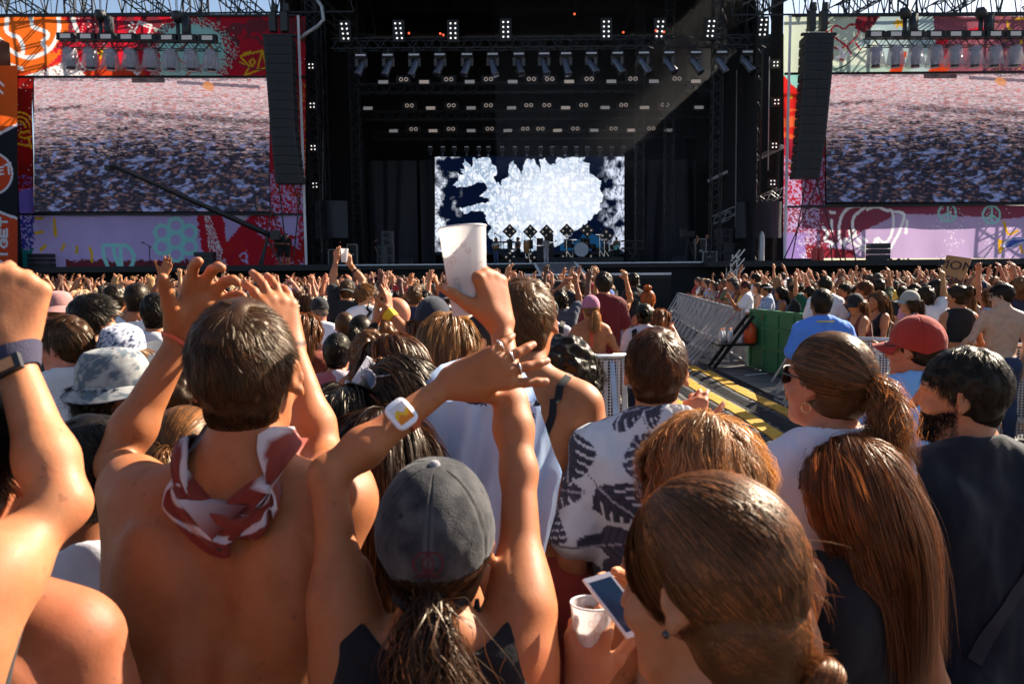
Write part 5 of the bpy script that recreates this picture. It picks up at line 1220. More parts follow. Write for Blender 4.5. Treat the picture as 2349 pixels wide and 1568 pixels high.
for j,(u,v0,v1,Y) in enumerate(((742,195,590,50),(1690,160,520,50),(1765,130,390,47.4),(1738,120,500,50))):
    m=MB(); m.bar(at(u,v0,Y),at(u-3,v1,Y),.05); tag(m.build('hanging_chain',M['galv']),['pale hoist chain in the left wing of the stage','pale hoist chain deepest in the right wing','pale hoist chain beside the right four lamp blinders','pale hoist chain between the right wing towers'][j],'chain')
m=MB(); m.bar(at(1628,415,54),at(1795,335,48),.35,.2); tag(m.build('steel_brace',M['galv']),'pale sloping steel brace in the right stage wing','brace')
m=truss_mb(at(1640,505,52),at(1790,440,48),.5,.5,.8,.05); tag(m.build('stair_truss',M['galv']),'sloping grey truss below the pale brace in the right wing','truss')
# boxes, cases and stacks on the deck
def on_deck(u,Y): p=at(u,600,Y); return V(p[0],Y,DECK)
def stack(u0,u1,v0,Y,rows,label,mt='greyspk'):
    a,b=on_deck(u0,Y),on_deck(u1,Y); w=b[0]-a[0]; H=at(u0,v0,Y)[2]-DECK
    n=len(rows); z=DECK; 
    for i,k in enumerate(rows):
        h=H*(.29 if k==2 else .21); 
        cx=(a[0]+b[0])/2 if k==2 else a[0]+w*(.64 if u0<1200 else .36)
        ww=w if k==2 else w*.68
        t=empty('speaker_cabinet',(cx,Y,z),['lowest','second','third','topmost'][i]+' cabinet of the '+label,'speaker')
        m=MB(); m.box((cx,Y,z+h/2),(ww-.02,.8,h-.02)); m.build('cabinet',M[mt],t)
        for s in ((-.3,.3) if k==2 else (0,)):
            for q in (-.22,.22):
                g=MB(); g.lathe([(.01,.02),(.15,.0),(.17,-.02)],(cx+s*ww+(q*.4 if k!=2 else 0)*ww,Y-.405,z+h/2+(q*.8*h if k==2 else 0)),rotx(PI/2),10); g.build('driver',M['speaker'],t,True)
        z+=h
stack(867,904,530,50,[2,2,1,1],'grey speaker stack on the left side of the stage')
stack(1640,1692,525,50,[2,2,1,1],'grey speaker stack on the right side of the stage')
def case(u0,u1,v0,Y,label,mt='case',trim=True,cat='flight case',z0=0,name='flight_case'):
    a,b=on_deck(u0,Y),on_deck(u1,Y); H=at((u0+u1)/2,v0,Y)[2]-DECK-z0; c=V((a[0]+b[0])/2,Y,DECK+z0+H/2); w=b[0]-a[0]
    t=empty(name,c-V(0,0,H/2),label,cat); m=MB(); m.box(c,(w,.7,H)); m.build('body',M[mt],t)
    if trim:
        m=MB()
        for s in (-1,1):
            m.bar(c+V(s*w/2,-.36,-H/2),c+V(s*w/2,-.36,H/2),.05); m.bar(c+V(-w/2,-.36,s*H/2),c+V(w/2,-.36,s*H/2),.05)
        m.build('edge_trim',M['galv'],t); m=MB(); m.box(c+V(0,-.365,0),(.22,.02,.14)); m.build('latch',M['galv'],t)
    return t
case(1609,1640,577,49,'black wheeled flight case beside the right speaker stack'); case(1592,1616,548,50.5,'open tall flight case with pale edges left of the crew members'); case(1690,1705,573,49.5,'narrow pale edged case right of the right speaker stack')
case(757,800,572,49,'dark red flight case in the left stage wing','dkred'if 'dkred' in M else 'case'); case(800,822,560,50.5,'tall black rack case in the left stage wing')
case(722,752,540,52,'black case with a tall back in the left wing')
for j,(u0,u1,v0,Y,lab) in enumerate(((66,117,581,45.9,'black monitor speaker at the foot of the left banner, outer one'),(447,490,577,45.9,'black monitor speaker at the foot of the left banner, below the aqua flower'),(1994,2040,557,45.9,'black speaker box at the foot of the right banner'))):
    a,b=at(u0,610,Y-.6),at(u1,610,Y-.6); zt=at(u0,v0,Y-.6)[2]; c=V((a[0]+b[0])/2,45.5,(DECK+zt)/2)
    t=empty('stage_speaker',(c[0],c[1],DECK),lab,'speaker'); n=3
    for i in range(n): m=MB(); m.box(c+V(0,0,(i-1)*(zt-DECK)/n),(b[0]-a[0],.6,(zt-DECK)/n-.03)); m.build('cabinet',M['speaker'],t)
m=MB(); m.box((-22,45.35,DECK-.16),(24,1.3,.32)); m.box((24,45.35,DECK-.16),(26,1.3,.32)); S_(m.build('stage_floor',M['blackwood']))
def stand(u,vt,Y,label,boom=True):
    p=on_deck(u,Y); zt=at(u,vt,Y)[2]; t=empty('microphone_stand',p,label,'microphone stand')
    m=MB(); m.bar(p,V(p[0],Y,zt-.1),.04); 
    for a in (0,2.1,4.2): m.bar(p+V(0,0,.25),p+V(.4*math.cos(a),.4*math.sin(a),0),.035)
    m.build('stand',M['steelblack'],t)
    m=MB(); m.tube([V(p[0]-.28,Y,zt+.05),V(p[0]+.15,Y,zt-.25)],.02,6); m.build('boom_arm',M['steelblack'],t); m=MB(); m.tube([V(p[0]-.40,Y-.05,zt+.06),V(p[0]-.26,Y,zt+.05)],[.05,.03],8); m.build('microphone',M['black'],t,True)
stand(1232,541,50,'microphone stand between the percussionist and the man in pale trousers'); stand(1149,537,49.5,'microphone stand before the long haired guitarist'); stand(344,558,45.4,'tripod stand at the foot of the left banner')
# light totems on the stage
for j,(u,v) in enumerate(((1170,530),(1217,531),(1254,531),(1300,529),(1347,528),(1390,540))):
    Y=55; p=on_deck(u,Y); t=empty('light_totem',p,'diamond shaped lamp totem on stage, %s from the left'%OR[j],'light totem','diamond lamp totems behind the band')
    zt=at(u,v,Y)[2]; R=roty(PI/4); m=MB(); m.bar(p,V(p[0],Y,zt),.08); m.box((p[0],Y,(zt-.85)),(.36,.2,.62)); m.box((p[0],Y,DECK+.4),(.36,.2,.62)); m.build('post',M['steelblack'],t)
    for z in (zt,zt-1.75):
        m=MB(); m.box((p[0],Y-.05,z),(.72,.2,.72),R); pl=m.build('lamp_plate',M['steelblack'],t)
        for dx,dz in ((.26,0),(-.26,0),(0,.26),(0,-.26)): m=MB(); m.lathe([(.005,.0),(.075,-.01),(.10,-.02)],(p[0]+dx,Y-.16,z+dz),rotx(PI/2),10); m.build('lamp',M['bulbdim'],pl,True)
# drum kit
p=on_deck(1333,53); z0=at(1333,590,53)[2]; t=empty('drum_riser',(p[0],53.3,DECK),'low black drum riser in the middle of the stage','riser'); m=MB(); m.box((p[0]+.1,53.4,(DECK+z0)/2),(5.2,2.6,z0-DECK)); m.build('platform',M['speaker'],t)
t=empty('drum_kit',(p[0],53,z0),'drum kit with a white bass drum head and cymbals','drum kit')
m=MB(); m.lathe([(.50,-.25),(.52,-.22),(.52,.22),(.50,.25)],(p[0],53,z0+.52),rotx(PI/2),24); m.build('bass_drum',M['steelblack'],t,True)
M['drumhead']=mat('white_drum_head',(.42,.46,.52),.5); m=MB(); m.lathe([(.001,.262),(.47,.262)],(p[0],53,z0+.52),rotx(PI/2),24); m.build('drum_head',M['drumhead'],t)
for dx,dy,h,r in ((.75,.3,.75,.26),(-.65,.4,.8,.2),(.15,.2,1.15,.2),(1.1,.8,.55,.3)):
    m=MB(); m.lathe([(.001,.14),(r,.14),(r,-.14),(.001,-.14)],(p[0]+dx,53+dy,z0+h),None,16); m.bar((p[0]+dx,53+dy,z0),(p[0]+dx,53+dy,z0+h),.04); m.build('drum',M['steelblack'],t)
for dx,dy,h in ((-.95,.2,1.45),(1.25,.2,1.5),(1.6,.5,1.2),(-.5,.6,1.2)):
    m=MB(); m.lathe([(.001,.03),(.05,.03),(.32,0),(.001,.01)],(p[0]+dx,53+dy,z0+h),rotx(.15),16); m.bar((p[0]+dx,53+dy,z0),(p[0]+dx,53+dy,z0+h),.03)
    for a in (0,2.1,4.2): m.bar((p[0]+dx,53+dy,z0+.5),(p[0]+dx+.35*math.cos(a),53+dy+.35*math.sin(a),z0),.03)
    m.build('cymbal',M['silver'],t)
def keyboard(u,Y,w,label):
    p=on_deck(u,Y); t=empty('keyboard',p,label,'keyboard'); m=MB()
    for s in (-1,1): m.bar(p+V(-.3*s,0,0),p+V(.35*s,0,.95),.07)
    m.build('stand',M['steelblack'],t)
    for z in (.98,1.45): m=MB(); m.box(p+V(0,0,z),(w,.35,.10)); m.bar(p+V(0,.1,z-.45),p+V(0,.1,z),.05); m.build('key_bed',M['steelblack'],t)
keyboard(1156,52,1.5,'two tier keyboard on a slanted stand left of the percussionist'); keyboard(1452,52,1.5,'two tier keyboard right of the bass player')
for u,v0,Y,l in ((1239,545,54,'tall guitar amplifier stack behind the man in pale trousers'),(1262,535,55,'amplifier head topped cabinet behind the man in pale trousers'),(1407,560,54,'bass amplifier beside the bass player')):
    a=on_deck(u-8,Y); b=on_deck(u+8,Y); H=at(u,v0,Y)[2]-DECK; t=empty('amplifier',(a+b)/2,l,'amplifier'); m=MB(); m.box((a+b)/2+V(0,0,H*.35),(b[0]-a[0],.5,H*.7)); m.build('cabinet',M['speaker'],t); m=MB(); m.box((a+b)/2+V(0,0,H*.86),((b[0]-a[0])*.9,.4,H*.26)); m.build('head_unit',M['steelblack'],t)
for j,u in enumerate((1190,1292,1385,930,1560)):
    p=on_deck(u,47.5); t=empty('floor_monitor',p,'wedge floor monitor at the stage edge, %s from the left'%OR[[1,2,3,0,4][j]],'monitor speaker','wedge floor monitors'); m=MB(); m.add([p+V(x,y,z) for x in (-.4,.4) for y,z in ((-.1,.04),(-.1,.12),(.25,.38),(.35,.04))],[[0,1,2,3],[7,6,5,4],[0,4,5,1],[1,5,6,2],[2,6,7,3],[3,7,4,0]]); m.build('cabinet',M['speaker'],t)
# conga
p=on_deck(1208,51.5); t=empty('conga_drum',p,'tall wooden conga drum beside the percussionist','drum'); m=MB(); m.lathe([(.15,.7),(.2,1.05),(.2,1.3),(.17,1.55)],p,None,16); m.build('shell',mat('amber_wood',(.32,.13,.03),.35),t,True); m=MB(); m.lathe([(.001,1.56),(.175,1.555),(.18,1.5)],p,None,16)
for a in (0,2.1,4.2): m.bar(p+V(.12*math.cos(a),.12*math.sin(a),.72),p+V(.25*math.cos(a),.25*math.sin(a),0),.03)
m.build('drum_head',M['silver'],t)
# camera crane
a,b=at(612,535,44.9),at(255,377,40.5); t=empty('camera_crane',V(a[0],44.9,DECK),'long black camera crane boom swinging before the left screen','camera crane')
m=MB(); m.tube([a+(b-a)*f for f in np.linspace(-.12,1,12)],np.linspace(.17,.10,12),8); m.build('boom',M['black'],t,True)
base=V(a[0],44.9,DECK); m=MB(); m.bar(base+V(0,0,1.2),a,.16)
for g in (.3,2.4,4.5): m.bar(base+V(0,0,1.4),base+V(.8*math.cos(g),.5*math.sin(g),0),.09)
m.build('tripod',M['black'],t); m=MB(); m.box(b+V(0,-.2,-.2),(.26,.5,.26)); m.build('camera',M['black'],t); m=MB(); m.box(a+V(.55,-.2,-.1),(.5,.4,.5)); m.build('monitor',M['black'],t); m=MB(); m.bar(a+V(.0,0,.0),a+V(.35,0,1.5),.05); m.bar(a+V(.35,0,1.5),a+(b-a)*.4,.03); m.bar(a+V(.35,0,1.5),a-(b-a)*.10,.03); m.build('stay',M['black'],t)
m=MB(); m.lathe([(.02,.15),(.45,.12),(.5,0),(.45,-.12),(.02,-.15)],a-(b-a)*.10+V(.1,0,-.2),rotx(PI/2),16); m.build('counterweight',M['black'],t,True)
# gas cylinder, extinguisher, stairs
p=on_deck(1746,46.8); m=MB(); m.lathe([(.02,1.75),(.08,1.7),(.17,1.5),(.18,0)],p,None,14); tag(m.build('gas_cylinder',M['galv'],None,True),'pale gas cylinder at the right front of the stage','gas cylinder')
p=on_deck(1868,45.4); m=MB(); m.lathe([(.02,.78),(.06,.75),(.16,.62),(.17,0)],p,None,14); m.lathe([(.02,.78),(.06,.75),(.16,.62),(.17,0)],p+V(.36,0,0),None,14); tag(m.build('fire_extinguisher',mat('red_paint',(.5,.03,.02),.4),None,True),'red fire extinguishers standing below the right banner','extinguisher')
t=empty('stage_steps',at(1690,640,44.5)*V(1,1,0),'aluminium steps with handrails up to the right part of the stage','steps')
for dy in (0,.9):
    m=MB(); 
    for k in (0,.5,1.0): m.bar(at(1676,628,44.5)+V(0,dy,k-.6),at(1708,604,44.5)+V(0,dy,k-.2),.06)
    m.bar(at(1676,628,44.5)+V(0,dy,-1),at(1676,628,44.5)+V(0,dy,.6),.06);m.bar(at(1690,616,44.5)+V(0,dy,-1),at(1690,616,44.5)+V(0,dy,.8),.06); m.build('handrail',M['alu'],t)
m=MB()
for k in range(6): f=k/6; q=at(1672,640,44.5)*(1-f)+at(1706,612,44.5)*f; m.box(q+V(0,.45,-.9),(.35,.9,.05))
m.build('tread',M['alu'],t)

# stage haze caught by the sun that falls in at the open right top corner
m,nt,out=_nt('stage_smoke'); pv=N(nt,'ShaderNodeVolumePrincipled',{'Color':(.9,.92,1,1),'Density':.006,'Anisotropy':.35}); nt.links.new(pv.outputs[0],out.inputs['Volume'])
M['smoke']=m; b_=MB(); b_.box((6.5,51.5,14.3),(14.8,9.5,11.6)); o=b_.build('smoke',m); o['kind']='stuff'; o['label']='thin stage haze lit by the sun in the right wing'
# ------------------------------------------------------------------ people close to the camera
SK1=(.36,.128,.048);SK2=(.42,.168,.076);SK3=(.48,.225,.120);SK4=(.28,.098,.038);SK5=(.11,.040,.020);SK6=(.46,.150,.072)
H_BR=(.085,.036,.014);H_DK=(.018,.010,.007);H_BK=(.009,.007,.006);H_LT=(.20,.10,.040);H_BL=(.36,.22,.10);H_AU=(.13,.045,.014);H_GR=(.42,.38,.34)
BLK=(.012,.012,.015);WHI=(.72,.72,.75);NAV=(.018,.024,.055)
def text_geo(txt,size):
    c=bpy.data.curves.new('t','FONT'); c.body=txt; c.size=size; c.align_x='CENTER'; c.align_y='CENTER'; c.resolution_u=3
    o=bpy.data.objects.new('t',c); COL.objects.link(o); dg=bpy.context.evaluated_depsgraph_get(); me=bpy.data.meshes.new_from_object(o.evaluated_get(dg))
    v=np.array([x.co[:] for x in me.vertices]); f=[list(p.vertices) for p in me.polygons]; bpy.data.objects.remove(o); bpy.data.curves.remove(c); bpy.data.meshes.remove(me); return v,f
def back_text(B,txt,x,t,size,col,off=.026,name='lettering'):
    v,f=text_geo(txt,size); P=np.array([B['T'](x,-.16,t)+(B['ex']*q[0]+B['up']*q[1])*B['s'] for q in v]); P,n=project(B['pr'],P,off,9)
    return mesh_obj(name,P,f,M['plain'],B['root'],False,B['base'],None,col)
# F2 ---- shirtless man clapping overhead
a=dict(L=dict(e=at(262,1062,1.50),w=at(415,778,1.58),hd=V(.50,-.02,.85),th=V(-.62,-.62,.45),curl=(.38,.46,.48,.45),spread=.34,tcurl=.10,topen=.9,thick=.92,hs=1.10),
       R=dict(e=at(738,1045,1.54),w=at(668,800,1.62),hd=V(-.28,.1,.95),th=V(-.75,-.6,.1),curl=(.35,.3,.3,.35),spread=.12,thick=.95))
F2=person('person','shirtless man with cropped brown hair clapping overhead, rust and cream scarf on his neck',at(567,866,1.36),s=1.05,build=1.0,lean=(-.06,-.05),hroll=-3,arms=a,skin=SK1,
  bottom='shorts',botcol=(.02,.02,.03),h=.0038,hair=dict(style='short',n=11000,col=(.075,.036,.016),length=.036,wid=.0008,cap_t=.007,seed=11),neckx=.0)
def flag_paint(t,a,q):
    w=q[:,0]*.5+q[:,2]; n=fbm(q*13,3,6); st=np.sin((t*7+np.sin(a*2.5)*1.1+n*3.2)*2.0)
    c=np.where((st>.6)[:,None],np.array([.55,.46,.47]),np.array([.21,.030,.018])); return c
neck_scarf(F2,flag_paint,.036,.010,side=-.25)
band(F2,'L',.012,.008,(.75,.16,.10),name='bracelet')
# F3 ---- woman in the denim cap holding the cup up
a=dict(L=dict(e=at(752,1088,1.22),w=at(1028,880,1.33),hd=V(.95,.02,.30),th=V(.38,.0,-.93),curl=(.16,.22,.26,.30),spread=.26,tcurl=.1,topen=.62,hs=1.04,thick=.84),
       R=dict(e=at(1190,1080,1.31),w=at(1150,748,1.47),hd=V(-.22,.06,.97),th=V(-.72,-.66,.30),curl=(.78,.80,.82,.85),spread=.10,tcurl=.15,topen=1.0,hs=1.04,thick=.88))
F3=person('person','woman in a washed grey denim cap crossing her bare arms overhead around a raised cup',at(1000,1242,1.18),s=.98,sex='f',hpitch=14,hroll=2,lean=(-.0,-.06),arms=a,skin=SK1,top='bra',topcol=BLK,
  bottom='shorts',botcol=(.03,.04,.09),h=.0038,build=.98,hair=dict(hat=True,style='pony',n=3600,col=(.030,.014,.008),tie=(0,-.117,-.020),tail=.36,wave=.010,vol=1.5,wid=.0010,cap_t=.006,seed=5))
def denim(P):
    n=fbm(P*30,4,3); th=np.arctan2(P[:,0],P[:,1]+.014); sm=np.abs(((th/(PI/3))%1)-.5)*2; ed=np.clip((sm-.84)/.06,0,1)*np.clip((.975-sm)/.01,0,1)*.5
    st=((sm>.88)&(sm<.905))*(np.sin(P[:,2]*1100)>0); sd=np.clip((sm-.97)/.02,0,1); w=np.clip(n*2.4-.85+ed*.9,0,1)*(1-.7*sd)
    c=np.array([.009,.010,.015])*(1-w[:,None])+np.array([.080,.076,.077])*w[:,None]; c=c*(1-.75*st[:,None])
    ey=np.hypot(((th%(PI/3))-PI/6)*.085,P[:,2]-.098)<.0038; c[ey]=(.010,.010,.012)
    x,z=P[:,0],P[:,2]; lg=(P[:,1]<-.06)
    for x0,s_ in ((-.012,1),(.012,-1)):
        d=np.abs(np.hypot((x-x0*.55)*1.0,(z-.045)*.9)-.014)<.0018; c[d&lg]=(.085,.016,.022)
    d=(np.abs(x)<.0014)&(z>.028)&(z<.062); c[d&lg]=(.085,.016,.022); d=(np.abs(z-.024)<.004)&(np.abs(x)<.020); c[d&lg]=(.05,.012,.018)
    return c
F3cap=cap(F3,None,0.,detail=True,brimcol=(.02,.02,.026),paint=denim,mt=M['print'])
strap(F3,[(.075,.07,.02),(.085,.0,-.06),(.080,-.10,.08),(.062,-.13,.28),(.05,-.13,.45)],.011,BLK); strap(F3,[(.105,.06,.02),(.118,.0,-.05),(.105,-.09,.10),(.085,-.12,.28),(.07,-.13,.45)],.007,BLK); strap(F3,[(-.075,.07,.02),(-.085,.0,-.06),(-.080,-.10,.08),(-.062,-.13,.28),(-.05,-.13,.45)],.011,BLK)
# pay chip and woven band on her left wrist
def chip(B,side,f,nn):
    S,E,W=B['J'][side]; ax=nrm(W-E); c=W-ax*f; q,n=project(B['pr'],(c+nn*.05)[None],.005,8); c,n=q[0],n[0]; y=nrm(np.cross(n,ax)); R=np.stack([ax,y,n],1)
    m=MB(); w_,h_=.020,.0245; A=np.arange(32)*2*PI/32; ex=.5; O=np.stack([np.sign(np.cos(A))*np.abs(np.cos(A))**ex*w_,np.sign(np.sin(A))*np.abs(np.sin(A))**ex*h_],1)
    V1=np.concatenate([np.c_[O,0*A-.003],np.c_[O,0*A+.003],np.c_[O*.93,0*A+.0042],[[0,0,.0042]]]); F_=[[i,(i+1)%32,32+(i+1)%32,32+i] for i in range(32)]+[[32+i,32+(i+1)%32,64+(i+1)%32,64+i] for i in range(32)]+[[64+i,64+(i+1)%32,96] for i in range(32)]
    o=mesh_obj('wrist_chip',V1@R.T+c,F_,M['plain'],B['root'],True,B['base'],None,(.78,.78,.85))
    gx=np.linspace(-.0135,.0135,14); gy=np.linspace(-.0165,.0165,14); X,Y=np.meshgrid(gx,gy); p=np.stack([X.ravel(),Y.ravel(),X.ravel()*0+.0047],1); t=Y.ravel()/.033+.5+.12*np.sin(X.ravel()*330)
    C=np.where((t<.35)[:,None],np.array([.75,.22,.02]),np.where((t<.62)[:,None],np.array([.80,.48,.03]),np.array([.70,.66,.70])))
    mesh_obj('chip_picture',p@R.T+c,grid_faces(14,14),M['print'],o,False,B['base'],{'paint':C})
band(F3,'L',.088,.016,(.62,.13,.05)); chip(F3,'L',.086,nrm(V(-.05,-.95,.30)))
def ring(B,side,fi,frac,mt='silver'):
    h=B['hand'][side]; kd,kl=[(.090,.031),(.096,.011),(.089,-.010),(.078,-.029)][fi]; s=h['s']; f=nrm(h['d']+h['l']*.26*(1.5-fi)*.8); aa=.2; dr=f*math.cos(aa)+h['n']*math.sin(aa)
    c=h['W']+s*(h['d']*kd+h['l']*kl)+dr*.024*s; u=nrm(np.cross(dr,h['n'])); v=np.cross(dr,u); A=np.linspace(0,2*PI,25); m=MB(); m.tube(c+.0105*s*(np.cos(A)[:,None]*u+np.sin(A)[:,None]*v),.0016,6,cap=False); m.build('ring',M[mt],B['root'],True)
ring(F3,'L',1,.5);ring(F3,'L',2,.5);ring(F3,'L',3,.5)
cupc=at(1069,622,1.485)
cup('frosted plastic cup held high above the crowd by the woman in the denim cap',cupc,axis=nrm(V(-.075,.05,1)),h=.163,r0=.0320,r1=.0440,liquid=(.46,(.62,.26,.16)),seed=3)
# F4 ---- woman with the low bun and phone, front right
a=dict(L=dict(e=at(1160,1830,.98),w=at(1338,1588,1.15),hd=V(.10,.22,.95),th=V(.93,-.30,.1),curl=(.55,.62,.66,.7),spread=.12,topen=.8,tcurl=.35,hs=.95),
       R=dict(e=at(1800,1900,1.0),w=at(1530,1480,1.20),hd=V(-.55,.35,.5),th=V(-.1,.3,.9),curl=(.5,.5,.5,.5)))
F4=person('person','woman with a low brown bun looking down at her phone, white cup in hand',at(1622,1346,.915),s=1.0,sex='f',yaw=14,hyaw=34,hpitch=-10,hroll=6,lean=(.03,.02),arms=a,skin=SK2,top='bra',topcol=BLK,
  bottom='trousers',botcol=NAV,h=.0038,hair=dict(style='bun',n=22000,col=(.165,.068,.026),tie=(.030,-.100,-.085),vol=.60,wid=.0006,cap_t=.015,seed=21))
strap(F4,[(.10,.07,.04),(.115,.0,-.05),(.105,-.09,.10),(.085,-.12,.34)],.010,BLK); strap(F4,[(.125,.06,.04),(.14,.0,-.04),(.135,-.08,.10),(.12,-.11,.34)],.006,BLK)
strap(F4,[(-.10,.07,.04),(-.115,.0,-.05),(-.105,-.09,.10),(-.085,-.12,.34)],.010,BLK)
m=MB(); m.lathe([(1e-3,.003),(.004,.002),(.005,-.001)],(-.091,.004,-.034),roty(-PI/2),10); put(F4,'earring',np.concatenate(m.v),m.f,M['lens'])
CUP2=at(1357,1445,1.18)
_,R2=cup('white patterned plastic cup held low beside the phone by the woman with the bun',CUP2,axis=nrm(V(0.02,.06,1)),h=.086,r0=.0265,r1=.0325,seed=9,liquid=(.45,(.70,.68,.72)))
v,f=text_geo('SZIGET.\nBETELETÖLTESZ!',.0085); ang=v[:,0]/.0285; rr=.0268+.0060*((v[:,1]-.026)/.086+.5)
o=mesh_obj('lettering',CUP2+np.stack([(rr+.0006)*np.sin(ang+.25),-(rr+.0006)*np.cos(ang+.25),v[:,1]-.026],1)@np.eye(3),f,M['plain'],bpy.data.objects['plastic_cup.001'],False,wloc(bpy.data.objects['plastic_cup.001']),None,(.01,.01,.01))
def phone(label,corners,face=(.02,.05,.12),edge=(.72,.70,.72),glow=None):
    q=np.array(corners); n=nrm(np.cross(q[1]-q[0],q[3]-q[0])); c=q.mean(0); n=n if n@(V(0,0,CAM_Z)-c)>0 else -n; m=MB(); b=q-n*.008; m.add(np.concatenate([q,b]),[[0,1,2,3],[7,6,5,4],[4,5,1,0],[5,6,2,1],[6,7,3,2],[7,4,0,3]])
    o=tag(m.build('phone',M['plain'],None,color=edge),label,'phone'); s=MB(); i=c+(q-c)*np.array([[.90]]); i2=[c+(p-c)*.84 for p in q]; s.add(np.array(i2)+n*.0006,[[0,1,2,3]]); s.build('screen',M['phonescreen'],o); return o
M['phonescreen']=mat('phone_screen',(.015,.035,.08),.12,var=0,spec=.6)
phone('white phone held close by the woman with the low bun',[at(1337,1327,1.16),at(1398,1309,1.17),at(1500,1440,1.12),at(1440,1462,1.11)])
# F5 ---- golden hair behind the bun woman
F5=person('person','woman with loose golden hair between the low bun and the palm leaf shirt',at(1615,1098,1.62),s=.98,sex='f',hpitch=-8,skin=SK2,top='tank',topcol=(.5,.4,.35),botcol=NAV,h=.006,
  hair=dict(style='long',n=11000,col=(.36,.205,.098),length=.36,wave=.010,vol=1.15,wid=.0008,seed=31,part=.02))
# F6 ---- long straight auburn hair
F6=person('person','woman with long straight auburn hair and glasses turned to the left',at(1940,1122,1.85),s=.96,sex='f',yaw=18,hyaw=28,hpitch=2,skin=SK2,top='tank',topcol=BLK,botcol=BLK,h=.0055,
  hair=dict(style='long',n=17000,col=(.165,.064,.025),length=.50,vol=.85,wid=.0007,seed=41,part=.0))
glasses(F6,'clear' if 'clear' in M else 'lens',rim=(.02,.025,.03))
# F7 ---- bearded man in the navy t-shirt
F7=person('person','bearded man with dark hair in a navy t-shirt with a bag strap, far right front',at(2205,908,2.14),s=1.04,build=1.08,yaw=8,hyaw=52,hpitch=-2,lean=(.03,-.02),skin=SK2,top='tee',topcol=(.009,.011,.020),bottom='trousers',botcol=(.20,.13,.05),h=.0062,stubble=True,
  arms=dict(L='down',R='down'),hair=dict(style='short',n=9000,col=(.012,.009,.008),length=.032,wid=.0009,cap_t=.009,seed=51,lift=.18))
strap(F7,[(.13,.09,.08),(.150,.0,-.045),(.13,-.10,.10),(.04,-.14,.45),(-.10,-.14,.85)],.035,(.03,.03,.036),.026,'bag_strap')
def beard(B,col,n=1800,seed=3,L=.012):
    rg=np.random.default_rng(seed); Q=[]; 
    pr=[p for p in B['pr'] if p[1] in ('head','neck')]
    P=B['H']+(np.stack([rg.uniform(-.075,.075,n*3),rg.uniform(.0,.11,n*3),rg.uniform(-.115,-.03,n*3)],1)@B['Rh'].T)*B['s']; P,nn=project(pr,P,.0,8)
    q=((P-B['H'])@B['Rh'])/B['s']; k=(q[:,1]>.012)&(q[:,2]<-.040+.35*np.maximum(0,.06-q[:,1]))&(q[:,2]>-.13)&~((np.abs(q[:,0])<.026)&(np.abs(q[:,2]+.065)<.011)&(q[:,1]>.07)); P,nn=P[k][:n],nn[k][:n]
    u=np.linspace(0,1,4)[None,:,None]; l=L*(.6+.6*rg.random(len(P)))[:,None,None]; pa=P[:,None]-nn[:,None]*.001+l*(nn[:,None]*.6*u+V(0,0,-1)*u*.7)
    v,f,t=ribbons(pa,.0011,rg.random(len(P)),np.repeat(nrm(nn+rg.normal(size=nn.shape)*.5)[:,None],4,1)); return mesh_obj('beard',v,f,M['hair'],B['root'],True,B['base'],{'tint':t},col)
beard(F7,(.012,.009,.008),5200,L=.008)
# F8 ---- ponytail, sunglasses, white top
a=dict(L=dict(local=1,e=(-.27,.13,-.22),w=(-.24,.30,.02),hd=(.1,.3,.9),th=(.8,-.4,.2),curl=(.5,.6,.7,.8)),R='down')
F8=person('person','woman with a ponytail, black sunglasses and hoop earring in a white sleeveless top',at(1896,880,2.05),s=1.0,sex='f',yaw=12,hyaw=24,hpitch=4,arms=a,skin=(.48,.185,.10),top='sleeveless',topcol=(.68,.67,.74),botcol=NAV,h=.0062,
  hair=dict(style='pony',n=7500,col=(.14,.066,.028),tie=(.008,-.122,.018),tail=.22,vol=1.15,wave=.010,wid=.0010,cap_t=.010,seed=61))
glasses(F8,'lens',size=1.1); hoop(F8,-1,.013)
m=MB(); A=np.linspace(0,2*PI,17); m.tube(np.stack([.008+.017*np.cos(A),-.124+0*A,.018+.017*np.sin(A)],1),.007,8,cap=False); put(F8,'hair_tie',np.concatenate(m.v),m.f,M['cloth'],BLK)
# F9 ---- red cap, light blue shirt
F9=person('person','man in a red baseball cap and light blue shirt facing left, beside the right barrier',at(2098,800,3.4),s=1.04,yaw=10,hyaw=32,hpitch=-4,skin=SK6,top='loose',topcol=(.22,.46,.80),botcol=NAV,h=.007,
  hair=dict(hat=True,style='short',n=2500,col=H_DK,length=.020,wid=.0012))
cap(F9,(.36,.030,.018),0.,detail='seams'); glasses(F9,'lens'); strap(F9,[(.13,.0,-.05),(.10,-.10,.0),(.0,-.13,.05)],.03,(.01,.012,.03),.032,'camera_strap')
